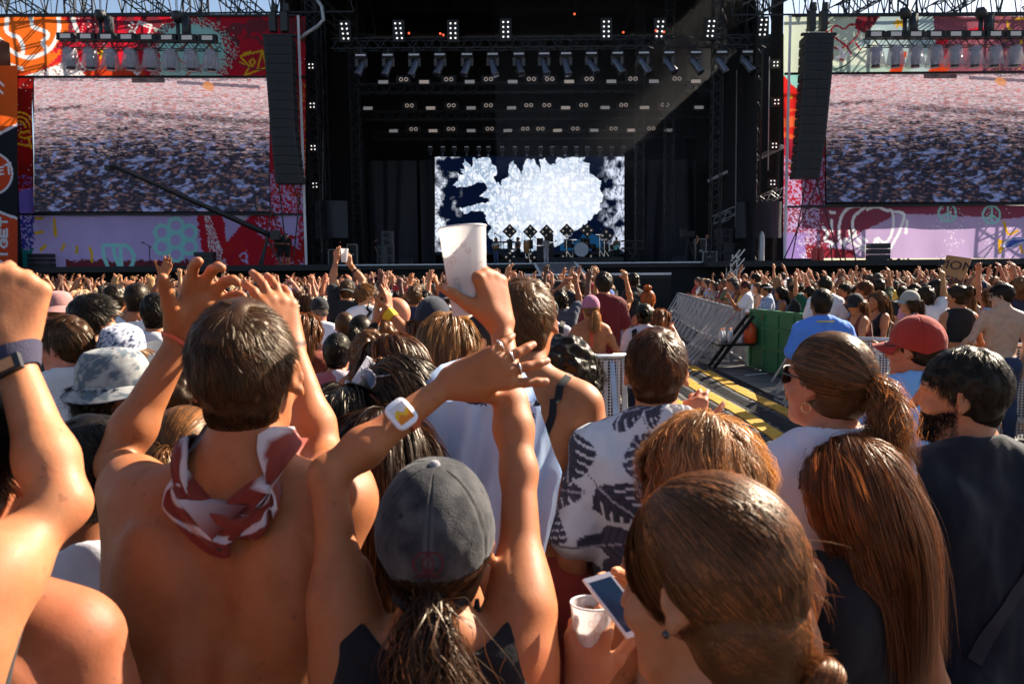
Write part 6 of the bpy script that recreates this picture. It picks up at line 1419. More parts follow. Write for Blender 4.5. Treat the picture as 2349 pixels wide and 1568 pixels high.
# F10 ---- palm leaf shirt
def monstera(B,P):
    q=(P-B['NB'])@np.stack([B['ex'],B['ey'],B['up']],1); ang=np.arctan2(q[:,0],-q[:,1]); U=ang*.16; W=q[:,2]
    n=fbm(P*40,3,4); C=np.tile(np.array([.70,.69,.73]),(len(P),1))*(.93+.07*n[:,None]); rg=np.random.default_rng(12)
    for gy in np.arange(-.62,.12,.120):
        for gx in np.arange(-.5,.5,.135):
            cx,cy=gx+rg.normal()*.022+(.05 if int(gy*100)%2 else 0),gy+rg.normal()*.018; th=rg.random()*6.28; L=.105+.045*rg.random(); tone=rg.random()
            du,dv=U-cx,W-cy; a=(du*math.cos(th)+dv*math.sin(th))/L+.5; b=(-du*math.sin(th)+dv*math.cos(th))/L
            ok=(a>0)&(a<1); w=.46*np.sin(PI*np.clip(a,0,1)**.75)**.8; m=ok&(np.abs(b)<w)
            cut=(np.sin((a*1.0-np.abs(b)*.75)*30+rg.random()*6)>.72)&(np.abs(b)>w*.42)&(tone<.75); m&=~cut
            rib=np.abs(b)<.018; sh=.6+.3*np.sin((a-np.abs(b)*.75)*34)
            c=np.array([.055,.050,.075])*(.55+.9*sh[:,None]*(.4+tone))
            C[m]=c[m]; C[m&rib]=(.40,.39,.44)
            st=(np.abs(b+ .06*np.sin(a*5))<.010)&(a>-.35)&(a<=0); C[st]=(.12,.11,.14)
    return C
F10=person('person','young man with short chestnut hair in a white shirt printed with dark palm leaves',at(1505,856,2.30),s=1.04,yaw=-4,hyaw=-6,skin=SK2,top='shirt',topcol=monstera,botcol=NAV,h=.0062,
  hair=dict(style='short',n=7500,col=(.085,.030,.012),length=.036,wid=.0009,cap_t=.009,seed=71))
# F11 ---- tall bare backed man with the blue sweatshirt
F11=person('person','tall sandy haired man with a bare back and black strap under the light blue sweatshirt',at(1208,742,2.48),s=1.10,build=1.0,yaw=-14,hroll=-4,lean=(.04,-.05),skin=SK1,
  arms=dict(L='down',R=dict(local=1,e=(.23,-.05,-.33),w=(.20,.14,-.52))),bottom='shorts',botcol=(.28,.035,.022),h=.0068,hair=dict(style='short',n=8000,col=(.13,.062,.026),length=.034,wid=.0010,cap_t=.009,seed=81,lift=.35))
F11b=person('person','woman with a bare tanned back and diagonal black strap beside the blue sweatshirt',at(1300,872,2.75),s=.98,sex='f',yaw=-8,skin=SK1,top='bra',topcol=BLK,botcol=BLK,h=.008,arms=dict(L='down',R='down'),
  hair=dict(style='curly',n=2600,col=H_BK,length=.26,wave=.016,vol=1.1,wid=.0016,seed=91))
strap(F11,[(.12,.08,.02),(.12,.0,-.05),(.10,-.10,.10),(.02,-.14,.45),(-.08,-.13,.8)],.022,BLK,.004)
# sweatshirt slung over him
poly=[(960,880),(1010,835),(1075,815),(1140,815),(1195,838),(1222,885),(1250,970),(1288,1085),(1274,1180),(1246,1278),(1215,1250),(1165,1300),(1060,1290),(985,1180),(978,1040),(962,960)]
b=Sheet(955,1292,810,1300,1.9,1.5); b.fill(b.U>0,(.50,.66,.90))
for q in ([(1108,893),(1085,890),(1068,905),(1072,920),(1095,924),(1112,918)],[(1072,910),(1112,893)]): b.fill(b.curve(q,6),(.012,.014,.03))
for q in ([(1103,930),(1109,916),(1116,930)],[(1105,926),(1114,926)],[(1226,948),(1219,950),(1226,957),(1219,962)],[(1180,890),(1192,884)]): b.fill(b.line(q,3),(.012,.014,.03))
b.fill(b.poly([(1222,930),(1233,908),(1240,930)]),(.012,.014,.03))
px=(b.U*1024/2349-512)/FPX; py=-(b.W*1024/2349-341.5)/FPX; D=np.stack([px,py,-np.ones_like(px)],1)@CRn.T; tt=np.clip((b.W-815)/480,0,1)
Yd=2.06-.22*np.clip(tt/.22,0,1)**.6+.03*tt+.012*np.sin(b.U*.075+2.2*np.sin(b.W*.006)+tt*2)*np.clip(tt*4,.3,1)+.020*(fbm(np.stack([b.U*.02,b.W*.006,0*b.U],1),3,5)-.5)+.05*((b.U-1120)/165)**2
P=V(0,0,CAM_Z)+D*(Yd/D[:,1])[:,None]; i=np.arange(b.nv-1)[:,None]*b.nu+np.arange(b.nu-1)[None]; f=np.stack([i,i+b.nu,i+b.nu+1,i+1],-1).reshape(-1,4)
sv=(b.n1,b.n2); msk=b.poly(poly); f=f[msk[f].all(1)]; n=vnormals(P.astype(np.float32),f); sgn=1 if (n[:,1].mean()>0) else -1; v,f2=two_sided(P,f,sgn*n*1.0,.010)
used=np.unique(f2); mp=np.full(len(v),-1); mp[used]=np.arange(len(used)); o=mesh_obj('sweatshirt',v[used],mp[f2],M['print'],None,True,P[f].reshape(-1,3).mean(0)*V(1,1,.8),{'paint':np.concatenate([b.C,b.C])[used]})
tag(o,'light blue sweatshirt with dark lettering slung over the back of the tall sandy haired man','sweatshirt')
# F1 ---- raised arm and bare shoulder at the left edge
a=dict(R=dict(e=at(142,1155,1.0),w=at(26,805,1.08),hd=V(.10,.10,.98),th=V(-.75,-.5,.1),curl=(1.25,1.3,1.35,1.4),tcurl=.8,topen=.7,thick=.76,hs=.96),L='down')
F1=person('person','person at the left edge reaching up a thick arm wearing a dark watch',at(-430,1040,.90),s=1.05,build=1.05,skin=SK2,arms=a,top='tank',topcol=BLK,botcol=NAV,h=.005,hair=dict(style='short',n=3000,col=H_BK,length=.03))
band(F1,'R',.022,.024,(.04,.035,.07),name='watch_strap'); 
S,E,W=F1['J']['R']; ax=nrm(W-E); c=W-ax*.020; q,n=project(F1['pr'],(c+V(.10,-.9,.1)*.05)[None],.006,8); R=np.stack([nrm(np.cross(ax,n[0])),n[0],ax],1); m=MB(); m.box(q[0],(.046,.009,.022),R); wt=m.build('watch',M['black'],F1['root']); m=MB(); m.box(q[0]+n[0]*.005,(.030,.002,.015),R); m.build('watch_face',mat('amber_watch_face',(.55,.24,.08),.2),wt)
F1b=person('person','sunburnt person with a bare shoulder and hanging arm, low in the left corner',at(-95,1085,1.06),s=1.0,skin=(.32,.105,.048),build=1.0,yaw=4,top=None,botcol=BLK,h=.0055,arms=dict(R='down',L='down'),hair=dict(style='short',n=3000,col=H_BK,length=.05))
cup('pale cup cropped by the bottom left corner of the crowd',at(3,1545,.98),axis=(.02,0,1),h=.10,r0=.028,r1=.036,marks=False,seed=2)
# ------------------------------------------------------------------ the next rows
def M_(label,u,v,Y,**k):
    k.setdefault('h',.009 if Y<5 else .012); k.setdefault('botcol',random.choice([NAV,BLK,(.10,.09,.08),(.03,.04,.09)])); k.setdefault('detail',Y<5)
    hr=k.get('hair'); 
    if hr: hr.setdefault('n',int(4200/ (1+.35*Y))*2); hr.setdefault('wid',max(.0011,.00042*Y))
    return person('person',label,at(u,v,Y),**k)
upR=lambda dx=.02,dz=.55,ey=.12:dict(local=1,e=(.26,ey,.18),w=(.20+dx,.16,dz-.12),th=(-.9,-.2,.1),curl=(.2,.25,.3,.35))
upL=lambda dx=.02,dz=.55,ey=.12:dict(local=1,e=(-.26,ey,.18),w=(-.20-dx,.16,dz-.12),th=(.9,-.2,.1),curl=(.2,.25,.3,.35))
def paisley(P):
    n=vnoise(P*150,3)+.5*vnoise(P*300,4); r=np.abs(n-.74); w=np.clip((.16-r)*9,0,1); return np.array([.62,.64,.74])*(1-w[:,None])+np.array([.016,.024,.085])*w[:,None]
def camo(P):
    a=vnoise(P*38,3); b=vnoise(P*np.array([150,120,150]),8); c=np.where((a>.55)[:,None],np.array([.36,.36,.35]),np.array([.10,.13,.16])); c=np.where((b>.62)[:,None],np.array([.28,.27,.27]),c); return c
p=M_('person in a floppy navy and white paisley sun hat near the left front',285,812,3.4,sex='f',skin=SK2,top='tank',topcol=(.3,.12,.06),hair=dict(hat=True,style='long',col=H_LT,length=.30)); bucket_hat(p,None,paisley,brim=.075,droop=.25,soft=.012,tilt=.08,name='sun_hat',brimcol=(.03,.036,.05))
p=M_('dark curled man in a speckled grey bucket hat turned to the right',272,893,2.45,yaw=-25,hyaw=-62,skin=SK4,top='tank',topcol=BLK,face='eyes',hair=dict(hat=True,style='curly',col=H_BK,length=.10,wave=.012,vol=.9)); bucket_hat(p,None,camo,brim=.042,droop=.85); beard(p,H_BK,900)
p=M_('man with a brown undercut and sunglasses facing left, pale patterned shirt',150,795,3.3,yaw=28,hyaw=55,hpitch=-6,skin=(.52,.19,.12),top='shirt',topcol=(.62,.60,.62),face='eyes',hair=dict(style='quiff',col=(.075,.032,.012),length=.045)); glasses(p)
M_('person with a smooth black bowl cut and glasses behind the undercut man',214,738,4.0,hyaw=-35,skin=SK3,top='tee',topcol=BLK,hair=dict(style='quiff',col=H_BK,length=.06,cap_t=.018))
p=M_('person in a dusty pink bucket hat and white t-shirt',138,705,6.2,skin=SK3,hyaw=-25,top='tee',topcol=WHI,hair=dict(hat=True,style='buzz',col=H_LT)); bucket_hat(p,(.42,.20,.19),brim=.05,droop=.9)
p=M_('man with dense black hair and a navy backpack over a white top',362,722,4.6,skin=SK2,top='tee',topcol=WHI,hair=dict(style='short',col=H_BK,length=.03))
def backpack(B,col,t0=.10,t1=.78,w=.15,name='backpack',accent=None):
    s=B['s']; T=B['T']; pr=[ell('b',T(0,-.20,t0+.22),np.array([w,.085,.17])*s,B['Bx'],.05),ell('b',T(0,-.19,t1-.16),np.array([w*1.02,.09,.16])*s,B['Bx'],.05),cone('b',T(-w*.5,-.25,t1-.12),T(w*.5,-.25,t1-.12),.05*s,.05*s,.03)]
    P,F=sdf_mesh(pr,.012,(),folds(.006,5)); o=mesh_obj(name,P,F,M['cloth'],B['root'],True,B['base'],None,col)
    for sg in (-1,1): strap(B,[(.10*sg,.08,.20),(.115*sg,.0,-.05),(.10*sg,-.11,.12)],.05,accent or col,.03,'shoulder_strap',.01)
    return o
backpack(p,(.02,.03,.06))
M_('person with messy dark blond hair tied up, just behind the scarf man',428,1045,2.15,sex='f',skin=SK2,top='tank',topcol=(.5,.5,.52),hair=dict(style='pony',col=(.15,.072,.028),tail=.25,vol=1.4,n=5000))
M_('person with short dark curls catching the sun, left of the scarf man',432,945,2.75,skin=SK4,top='tee',topcol=BLK,hair=dict(style='curly',col=(.05,.024,.010),length=.06,wave=.012,vol=.9))
M_('person with straight white blond hair behind the paisley hat',190,702,6.6,sex='f',skin=SK3,top='tank',topcol=BLK,hair=dict(style='long',col=(.62,.52,.40),length=.3))
M_('man with a fresh fade haircut in a black t-shirt, arms lifted',268,692,6.0,skin=SK2,hyaw=-15,top='tee',topcol=BLK,hair=dict(style='short',col=H_DK,length=.022),arms=dict(R=upR(-.1,.4),L='down'))
p=M_('man with a shaved head raising his left arm with a dark watch',318,690,5.6,skin=SK1,top='tank',topcol=WHI,hair=dict(style='buzz',col=H_DK),arms=dict(R='down',L=dict(e=at(352,690,5.75),w=at(372,636,5.8),th=V(-.9,-.2,.1),hd=V(.35,.2,.9)))); band(p,'L',.02,.03,BLK,name='watch')
M_('person in a rust red shirt leaning at the left end of the cross barrier',700,765,5.2,sex='f',skin=SK2,top='long',topcol=(.20,.035,.012),hair=dict(style='long',col=H_AU,length=.28),arms=dict(R=dict(local=1,e=(.24,.10,-.26),w=(.10,.25,-.02)),L=dict(local=1,e=(-.24,.10,-.26),w=(-.08,.26,-.02))))
def tiedye(B,P): n=fbm(P*9,3,2)[:,None]; m=fbm(P*11+5,3,7)[:,None]; return np.where(n>.56,np.array([[.42,.12,.14]]),np.where(m>.55,np.array([[.25,.24,.42]]),np.array([[.62,.58,.64]])))
M_('person in a pale tie dye t-shirt right of the rust red shirt',775,812,4.7,sex='f',skin=SK2,top='loose',topcol=tiedye,hair=dict(style='short',col=(.012,.01,.009),length=.02))
a=dict(L=dict(e=at(815,860,4.15),w=at(862,740,4.3),th=V(.4,-.8,.1),hd=V(.05,.1,1),curl=(.1,.1,.1,.1)),R=dict(e=at(958,790,4.2),w=at(893,715,4.3),th=V(-.4,-.8,.1),hd=V(-.1,.1,1),curl=(.1,.1,.1,.1)))
p=M_('woman with curly golden brown hair clapping overhead, yellow band on her wrist',852,825,4.1,s=.97,sex='f',skin=SK1,top='tank',topcol=WHI,arms=a,h=.0085,hair=dict(style='curly',col=(.15,.062,.02),length=.20,wave=.016,vol=1.15)); band(p,'R',.03,.035,(.75,.52,.03)); band(p,'L',.03,.02,BLK); band(p,'L',.06,.012,(.5,.12,.03))
M_('person with tousled light curls between the clapping woman and the bald man',890,785,4.6,sex='f',skin=SK2,top='tee',topcol=(.3,.42,.7),hair=dict(style='curly',col=(.19,.082,.028),length=.14,wave=.016))
p=M_('bald man with black sunglasses in a sky blue polo shirt, facing left',905,728,5.1,s=1.06,build=1.2,yaw=10,hyaw=48,skin=(.46,.175,.09),top='polo',topcol=(.20,.36,.72),hair=None,face='eyes'); glasses(p,size=1.1)
a=dict(R='down',L=dict(e=at(800,1010,2.25),w=at(838,905,2.28),th=V(-.1,-.8,.5),hd=V(.3,.1,.9),curl=(.6,.7,.7,.7)))
p=M_('woman with dark brown hair and red hair clip tipping back a clear cup of beer',892,860,2.42,s=.95,sex='f',yaw=25,hyaw=35,hpitch=6,skin=SK3,top='tank',topcol=BLK,arms=a,h=.008,face='eyes',hair=dict(style='long',col=(.070,.028,.013),length=.34,n=5000)); glasses(p,round_=True)
cup('clear plastic cup with some beer being tipped by the dark haired woman',at(833,885,2.26),axis=nrm(V(.55,.1,.75)),h=.15,r0=.030,r1=.041,col=(.66,.64,.70),marks=False,liquid=(.3,(.55,.25,.04)),seed=4)
p=M_('woman with round blue sunglasses pushed up in her dark hair, turned to the left',905,930,2.0,s=.95,sex='f',yaw=40,hyaw=75,hpitch=-4,skin=SK2,top='tank',topcol=BLK,h=.008,face='eyes',hair=dict(style='long',col=H_DK,length=.34,n=4500)); glasses(p,'bluelens',up=.075,back=.030,rim=(.5,.5,.55),round_=True)
M_('person with sleek black hair low in front, left of the cup drinkers',785,1005,1.95,sex='f',skin=SK2,top='tee',topcol=BLK,hair=dict(style='long',col=H_BK,length=.3,n=5000))
M_('woman with smooth dark blond straight hair left of the raised cup arm',1028,800,3.0,sex='f',skin=SK2,hyaw=-25,top='tank',topcol=(.5,.3,.3),hair=dict(style='long',col=(.24,.135,.062),length=.34,n=6000))
p=M_('person in a navy cap with long auburn hair, seen from behind',995,742,4.0,sex='f',hyaw=-12,skin=SK2,top='tee',topcol=WHI,hair=dict(hat=True,style='long',col=(.12,.045,.018),length=.36,n=4000)); cap(p,(.014,.018,.035),0)
p=M_('person with ash blond hair tied low and sunglasses on the head, by the raised cup',1058,755,4.6,sex='f',skin=SK3,top='tee',topcol=BLK,hair=dict(style='pony',col=(.33,.22,.12),tail=.2))
p=M_('man with sunglasses and a black cap partly hidden behind the raised cup wrist',1105,775,4.3,yaw=40,hyaw=60,skin=SK3,top='tee',topcol=WHI,face='eyes',hair=dict(hat=True,style='short',col=H_DK)); glasses(p); cap(p,BLK,0)
M_('woman with dark wet curls by the cross barrier, behind the bare backed woman',1300,872,3.7,sex='f',skin=SK2,top='tank',topcol=BLK,hair=dict(style='curly',col=H_BK,length=.34,wave=.014,vol=1.1,n=3600))
M_('dark haired person in black squeezed between the scarf man and the cap woman',880,1070,1.75,sex='f',skin=SK1,top='tank',topcol=BLK,hair=dict(style='long',col=(.03,.014,.008),length=.4,n=4500))
M_('person in a white t-shirt and black trousers low behind the raised thick arm',215,1105,1.55,skin=SK4,top='tee',topcol=(.62,.62,.68),botcol=BLK,hair=dict(style='short',col=H_BK,length=.03),hpitch=-20)
# beyond the cross barrier
RAIL=1.14
def twotone(B,P): q=(P-B['NB'])@np.stack([B['ex'],B['ey'],B['up']],1); d=q[:,2]+.24+.45*q[:,0]*1.0; return np.where((d>0)[:,None],np.array([[.72,.73,.80]]),np.array([[.17,.17,.20]]))
p=M_('older man in a black cap and white and grey t-shirt bent over the barrier',733,712,8.5,s=1.05,build=1.12,yaw=-10,hyaw=45,hpitch=-25,skin=(.50,.2,.12),top='tee',topcol=twotone,h=.011,hair=dict(hat=True,style='short',col=(.2,.18,.16))); cap(p,BLK,0); glasses(p)
p=M_('man with side swept fair hair and sunglasses in a white t-shirt with a black strap',838,678,8.9,s=1.05,yaw=-6,hyaw=-55,skin=SK3,top='tee',topcol=WHI,hair=dict(style='quiff',col=H_LT,length=.05),face='eyes'); glasses(p); strap(p,[(.10,.06,.0),(.09,-.06,-.02),(-.05,-.14,.35)],.03,BLK,.03)
a=dict(L=dict(e=at(763,640,9.5),w=at(771,596,9.6),th=V(.9,-.2,.1),hd=V(.05,.1,1)),R=dict(e=at(832,642,9.6),w=at(803,607,9.6),th=V(-.9,-.2,.1),hd=V(-.2,.1,1)))
p=M_('man in a black cap and black t-shirt holding a clear cup overhead with both hands',797,668,9.4,s=1.05,skin=SK2,top='tee',topcol=BLK,arms=a,hair=dict(hat=True,style='short',col=H_BR)); cap(p,BLK,PI); band(p,'R',.03,.03,(.4,.15,.03)); band(p,'R',.09,.02,BLK)
cup('clear plastic cup lifted with both hands below the left stage wing',at(790,585,9.58),axis=(.05,0,1),h=.16,r0=.034,r1=.045,marks=False,seed=6)
M_('man with a bronze buzz cut and dark shirt in front of the left curtain',951,682,8.6,skin=SK1,top='tee',topcol=NAV,hair=dict(style='short',col=(.10,.045,.018),length=.018))
a=dict(L=dict(local=1,e=(-.27,-.06,-.26),w=(-.30,.20,-.33)),R=dict(local=1,e=(.27,-.06,-.26),w=(.30,.20,-.33)))
p=M_('woman in a pink cap and orange dotted halter top leaning back on the barrier',1354,707,8.25,sex='f',s=1.02,skin=SK1,top=None,arms=a,h=.010,hyaw=15,hair=dict(hat=True,style='pony',col=(.24,.13,.055),tie=(0,-.11,-.03),tail=.2,n=3000)); cap(p,(.42,.15,.24),0); strap(p,[(0,-.10,-.05),(0,-.125,.2),(0,-.128,.42)],.035,(.62,.10,.05),.004,'halter_tie',.006); strap(p,[(-.16,-.03,.52),(-.08,-.13,.55),(0,-.13,.555),(.08,-.13,.55),(.16,-.03,.52)],.028,(.62,.10,.05),.004,'halter_band',.006)
M_('tall dark haired man in a dark red t-shirt, back to the camera',1385,652,9.4,s=1.13,skin=SK2,top='tee',topcol=(.13,.010,.014),hair=dict(style='short',col=H_DK,length=.045,cap_t=.013))
def stripes(B,P): return np.where((np.sin(P[:,2]*300)>0)[:,None],np.array([[.60,.60,.66]]),np.array([[.40,.41,.50]]))
p=M_('woman with a dark bun in a thinly striped white shirt and small black backpack',1478,724,8.4,sex='f',yaw=-10,skin=SK2,top='shirt',topcol=stripes,hair=dict(style='bun',col=H_BK)); backpack(p,BLK,.25,.75,.10,'small_backpack')
M_('woman with a high ginger topknot behind the striped shirt',1487,690,9.6,sex='f',skin=SK2,hyaw=-20,top='tank',topcol=(.3,.05,.03),hair=dict(style='bun',col=(.25,.075,.02),tie=(0,-.04,.135)))
a=dict(L=dict(local=1,e=(-.20,.20,-.15),w=(-.02,.36,.06),th=(.3,-.8,.3)),R=dict(local=1,e=(.22,.20,-.15),w=(.10,.38,.06),th=(-.3,-.8,.3)))
M_('person clapping at chest height at the open end of the barrier',1515,735,9.0,sex='f',yaw=-20,skin=SK1,top='tee',topcol=(.55,.55,.6),arms=a,hair=dict(style='long',col=H_AU,length=.25))
p=M_('man with a black and yellow backpack over a striped shirt, left of the halter woman',1262,715,8.6,skin=SK2,top='tee',topcol=stripes,hair=dict(hat=True,style='short',col=H_BK)); backpack(p,(.03,.028,.02)); cap(p,(.05,.06,.06),PI)
M_('bearded man in black walking before the black catwalk side',1449,645,15.,s=1.04,yaw=30,hyaw=30,skin=SK4,top='tee',topcol=BLK,hair=dict(style='curly',col=H_BK,length=.05,vol=.8))
a=dict(L=dict(e=at(1255,690,10.6),w=at(1292,650,10.7),th=V(.9,-.2,.1)),R=upR())
M_('man in a patterned dark shirt with both arms raised, left of the pink cap',1285,690,10.4,skin=SK4,top='tee',topcol=(.06,.07,.10),arms=a,hair=dict(style='curly',col=H_BK,length=.06,vol=.8))
# the aisle
p=M_('security man in a bright blue polo shirt standing in the aisle by the green gate',1884,697,6.9,s=1.06,build=1.04,yaw=-4,skin=(.22,.085,.04),top='polo',topcol=(.09,.24,.72),h=.010,hair=dict(style='buzz',col=H_BK),arms=dict(L=dict(local=1,e=(-.25,.0,-.30),w=(-.22,.16,-.52)),R=dict(local=1,e=(.25,.0,-.30),w=(.22,.16,-.52))))
back_text(p,'TMS',.05,.42,.10,(.65,.44,.06)); back_text(p,'SECURITY',.05,.27,.028,(.65,.44,.06)); strap(p,[(-.06,-.05,-.10),(0,-.07,-.11),(.06,-.05,-.10)],.010,(.7,.5,.1),.022,'collar_stripe')
lean=lambda w=.18,y=.30:dict(L=dict(local=1,e=(-.26,.10,-.30),w=(-.05,y,-.30),th=(.2,.2,.9)),R=dict(local=1,e=(.26,.10,-.30),w=(.05,y,-.30),th=(-.2,.2,.9)))
p=M_('woman in a black cap with long sunlit hair slumped over the right barrier rail',1962,697,10.2,sex='f',yaw=95,hyaw=20,hpitch=-18,lean=(.0,-.16),skin=SK2,top='tank',topcol=(.16,.03,.03),arms=lean(),hair=dict(hat=True,style='long',col=(.13,.062,.028),length=.42,vol=1.3,n=3000)); cap(p,BLK,0)
M_('woman with long wavy blond ended hair right of the black cap',2010,690,10.6,sex='f',yaw=100,skin=SK2,top='tank',topcol=BLK,arms=lean(),hair=dict(style='long',col=(.10,.05,.024),length=.45,wave=.012,n=3000))
p=M_('woman in a pale grey cap resting her chin on her hand at the right barrier',2085,692,9.5,sex='f',yaw=75,hpitch=-6,skin=SK3,top='tank',topcol=(.3,.3,.32),arms=dict(L=dict(local=1,e=(-.20,.20,-.30),w=(-.04,.16,-.12),hd=(.1,0,1),th=(.5,.3,0)),R=dict(local=1,e=(.24,.16,-.30),w=(.0,.34,-.32))),hair=dict(hat=True,style='long',col=(.06,.03,.016),length=.3,n=2600)); cap(p,(.34,.33,.30),0)
M_('woman with curly updo in a black racerback top at the right barrier, back turned',2197,682,9.0,sex='f',s=1.03,yaw=-4,hyaw=40,skin=SK2,top='crop',topcol=BLK,h=.010,hair=dict(style='bun',col=(.030,.017,.010),tie=(.0,-.10,.06),vol=1.25,n=3400),arms=dict(L='down',R='down'))
p=M_('shirtless pale man with sunglasses and short dark hair at the right barrier',2298,678,8.7,s=1.05,yaw=-12,hyaw=70,hpitch=-8,skin=(.48,.30,.21),top=None,h=.010,face='eyes',hair=dict(style='quiff',col=H_DK,length=.04),arms=dict(L=dict(local=1,e=(-.30,-.04,-.26),w=(-.34,.16,-.36)),R='down')); glasses(p)
M_('person with a frizzy sunlit afro behind the shirtless pale man',2337,665,9.7,skin=SK2,top='tee',topcol=NAV,hair=dict(style='curly',col=(.17,.075,.025),length=.09,wave=.018,vol=1.3,n=2600))
def plaid(B,P): return np.where(((np.sin(P[:,2]*130)>.2)^(np.sin(P[:,0]*130)>.2))[:,None],np.array([[.55,.60,.70]]),np.array([[.10,.20,.42]]))
p=M_('man with a white headband in a blue and white plaid shirt at the right barrier',1757,664,16.4,yaw=85,hyaw=10,s=1.02,skin=SK2,top='shirt',topcol=plaid,arms=lean(),hair=dict(style='quiff',col=H_DK,length=.05))
q=[( .082*math.sin(t),-.014+.104*math.cos(t),.052) for t in np.linspace(0,2*PI,25)]; m=MB(); m.tube(q,.012,6,cap=False); put(p,'headband',np.concatenate(m.v),m.f,M['cloth'],(.75,.75,.78))
p=M_('man with a maroon bandana and sunglasses in a white t-shirt reaching down over the rail',1711,658,17.3,yaw=80,hpitch=-25,skin=SK2,top='tee',topcol=WHI,arms=dict(L=dict(local=1,e=(-.22,.20,-.32),w=(-.18,.42,-.52)),R=dict(local=1,e=(.2,.2,-.3),w=(.05,.36,-.05))),hair=dict(style='short',col=H_DK)); glasses(p); m=MB(); m.tube(q,.016,6,cap=False); put(p,'bandana',np.concatenate(m.v),m.f,M['cloth'],(.16,.02,.035))
M_('woman with long black hair leaning over the green gate with her phone',1790,672,15.7,sex='f',yaw=75,hpitch=-10,skin=SK1,top='tank',topcol=(.1,.12,.2),arms=lean(),hair=dict(style='long',col=H_BK,length=.36,n=2200))
M_('dark skinned woman with hair tied up looking down at the green gate',1822,668,15.2,sex='f',yaw=60,hpitch=-18,skin=SK5,top='tee',topcol=BLK,arms=lean(),hair=dict(style='bun',col=H_BK,n=1800))
M_('person in a dark green jersey lifting a hand right of the green gate',1856,672,14.7,yaw=30,skin=SK2,top='tee',topcol=(.01,.08,.05),arms=dict(L=upL(),R='down'),hair=dict(style='short',col=H_BK))
M_('tall dark haired man standing above the crowd behind the plaid shirt',1732,640,18.3,s=1.08,yaw=40,hyaw=20,skin=SK2,top='tee',topcol=WHI,hair=dict(style='short',col=H_BK))
M_('tall man with thick black hair behind the security man',1893,655,11.5,s=1.09,yaw=-10,skin=SK2,top='tee',topcol=WHI,hair=dict(style='short',col=H_BK,length=.03))
# cardboard sign
q=[at(2155,632,11.4),at(2210,642,11.2),at(2229,592,11.3),at(2172,584,11.5)]
m=MB(); n=nrm(np.cross(q[1]-q[0],q[3]-q[0])); m.add(np.concatenate([np.array(q),np.array(q)-n*.02]),[[0,1,2,3],[7,6,5,4],[4,5,1,0],[5,6,2,1],[6,7,3,2],[7,4,0,3]]); sg=tag(m.build('cardboard_sign',mat('brown_cardboard',(.40,.19,.07),.85,var=.25,scale=4)),'brown cardboard sign with handwriting held up over the right crowd','sign')
o_=np.array(q[3]); ux=nrm(q[2]-q[3]); uy=nrm(np.cross(n,ux)); 
for txt,sz,dy,nm in (('MOM',.20,.155,'lettering'),("I'M FINE",.17,.40,'lettering'),('SO ♥',.16,.60,'lettering')):
    v,f=text_geo(txt,sz); wd=np.linalg.norm(q[2]-q[3]); c=o_+ux*(wd*.5-(.12 if dy>.3 else .0)*dy)-uy*dy; mesh_obj(nm,c+v[:,:1]*ux+v[:,1:2]*uy+n*.012,f,M['plain'],sg,False,wloc(sg),None,(.02,.012,.01))
# the band and crew on stage
def SP(label,u,v,Y,dz=0,**k):
    H=at(u,v,Y); k.setdefault('h',.022); k.setdefault('detail',False); k.setdefault('face',False); k.setdefault('drop',DECK+dz); k.setdefault('botcol',BLK)
    H[2]=DECK+dz+1.63*k.get('s',1.0); return person('person',label,H,**k)
gt=lambda:dict(R=dict(local=1,e=(.26,.02,-.27),w=(.08,.22,-.36)),L=dict(local=1,e=(-.27,.06,-.25),w=(-.34,.26,-.18)))
def guitar(label,B,col,neck=1):
    s=B['s']; c=B['T'](.02*-neck,.17,.78); ex,up=B['ex'],B['ez']; d=nrm(-ex*neck*.9+up*.42); pr=[ell('g',c,np.array([.17,.03,.16])),ell('g',c+d*.20,np.array([.13,.03,.12]))]
    P,F=sdf_mesh(pr,.02); t=empty('guitar',c,label,'guitar'); mesh_obj('body',P,F,M['plain'],t,True,wloc(t),None,col); m=MB(); m.bar(c+d*.25,c+d*.95,.05,.03); m.box(c+d*1.0,(.08,.03,.14)); m.build('neck',M['plain'],t,color=(.08,.04,.02)); return t
p=SP('long haired guitarist in a white t-shirt and blue jeans left of the raised totems',1137,545,52,yaw=150,skin=SK3,top='tee',topcol=WHI,botcol=(.06,.09,.20),arms=gt(),hair=dict(style='long',col=H_BK,length=.3,n=500,wid=.006)); guitar('amber electric guitar played by the long haired guitarist',p,(.35,.12,.02))
SP('percussionist in a dark vest standing beside the conga drum',1187,545,52,yaw=140,hyaw=-60,skin=SK2,top='tank',topcol=(.04,.045,.07),arms=dict(L=dict(local=1,e=(-.24,.05,-.3),w=(-.2,.25,-.35)),R='down'),hair=dict(style='bun',col=H_BK,n=300,wid=.006))
p=SP('guitarist in pale trousers facing away from the crowd in the middle of the stage',1252,548,51,yaw=35,skin=SK2,top='tee',topcol=(.35,.32,.30),botcol=(.55,.50,.55),arms=gt(),hair=dict(style='long',col=H_BR,length=.2,n=400,wid=.006)); guitar('dark bass guitar played by the man in pale trousers',p,(.05,.03,.02),-1)
SP('drummer in a white t-shirt sitting behind the drum kit',1346,560,54.2,dz=-.15,yaw=180,skin=SK2,top='tee',topcol=WHI,arms=gt(),hair=dict(style='long',col=H_BK,length=.2,n=400,wid=.006))
p=SP('bass player in a camouflage shirt at the right side of the band',1414,550,53,yaw=150,hpitch=-20,skin=SK2,top='tee',topcol=(.12,.11,.08),arms=gt(),hair=dict(style='short',col=H_BK,n=300,wid=.006)); guitar('pale turquoise bass guitar on the right side of the band',p,(.2,.55,.55))
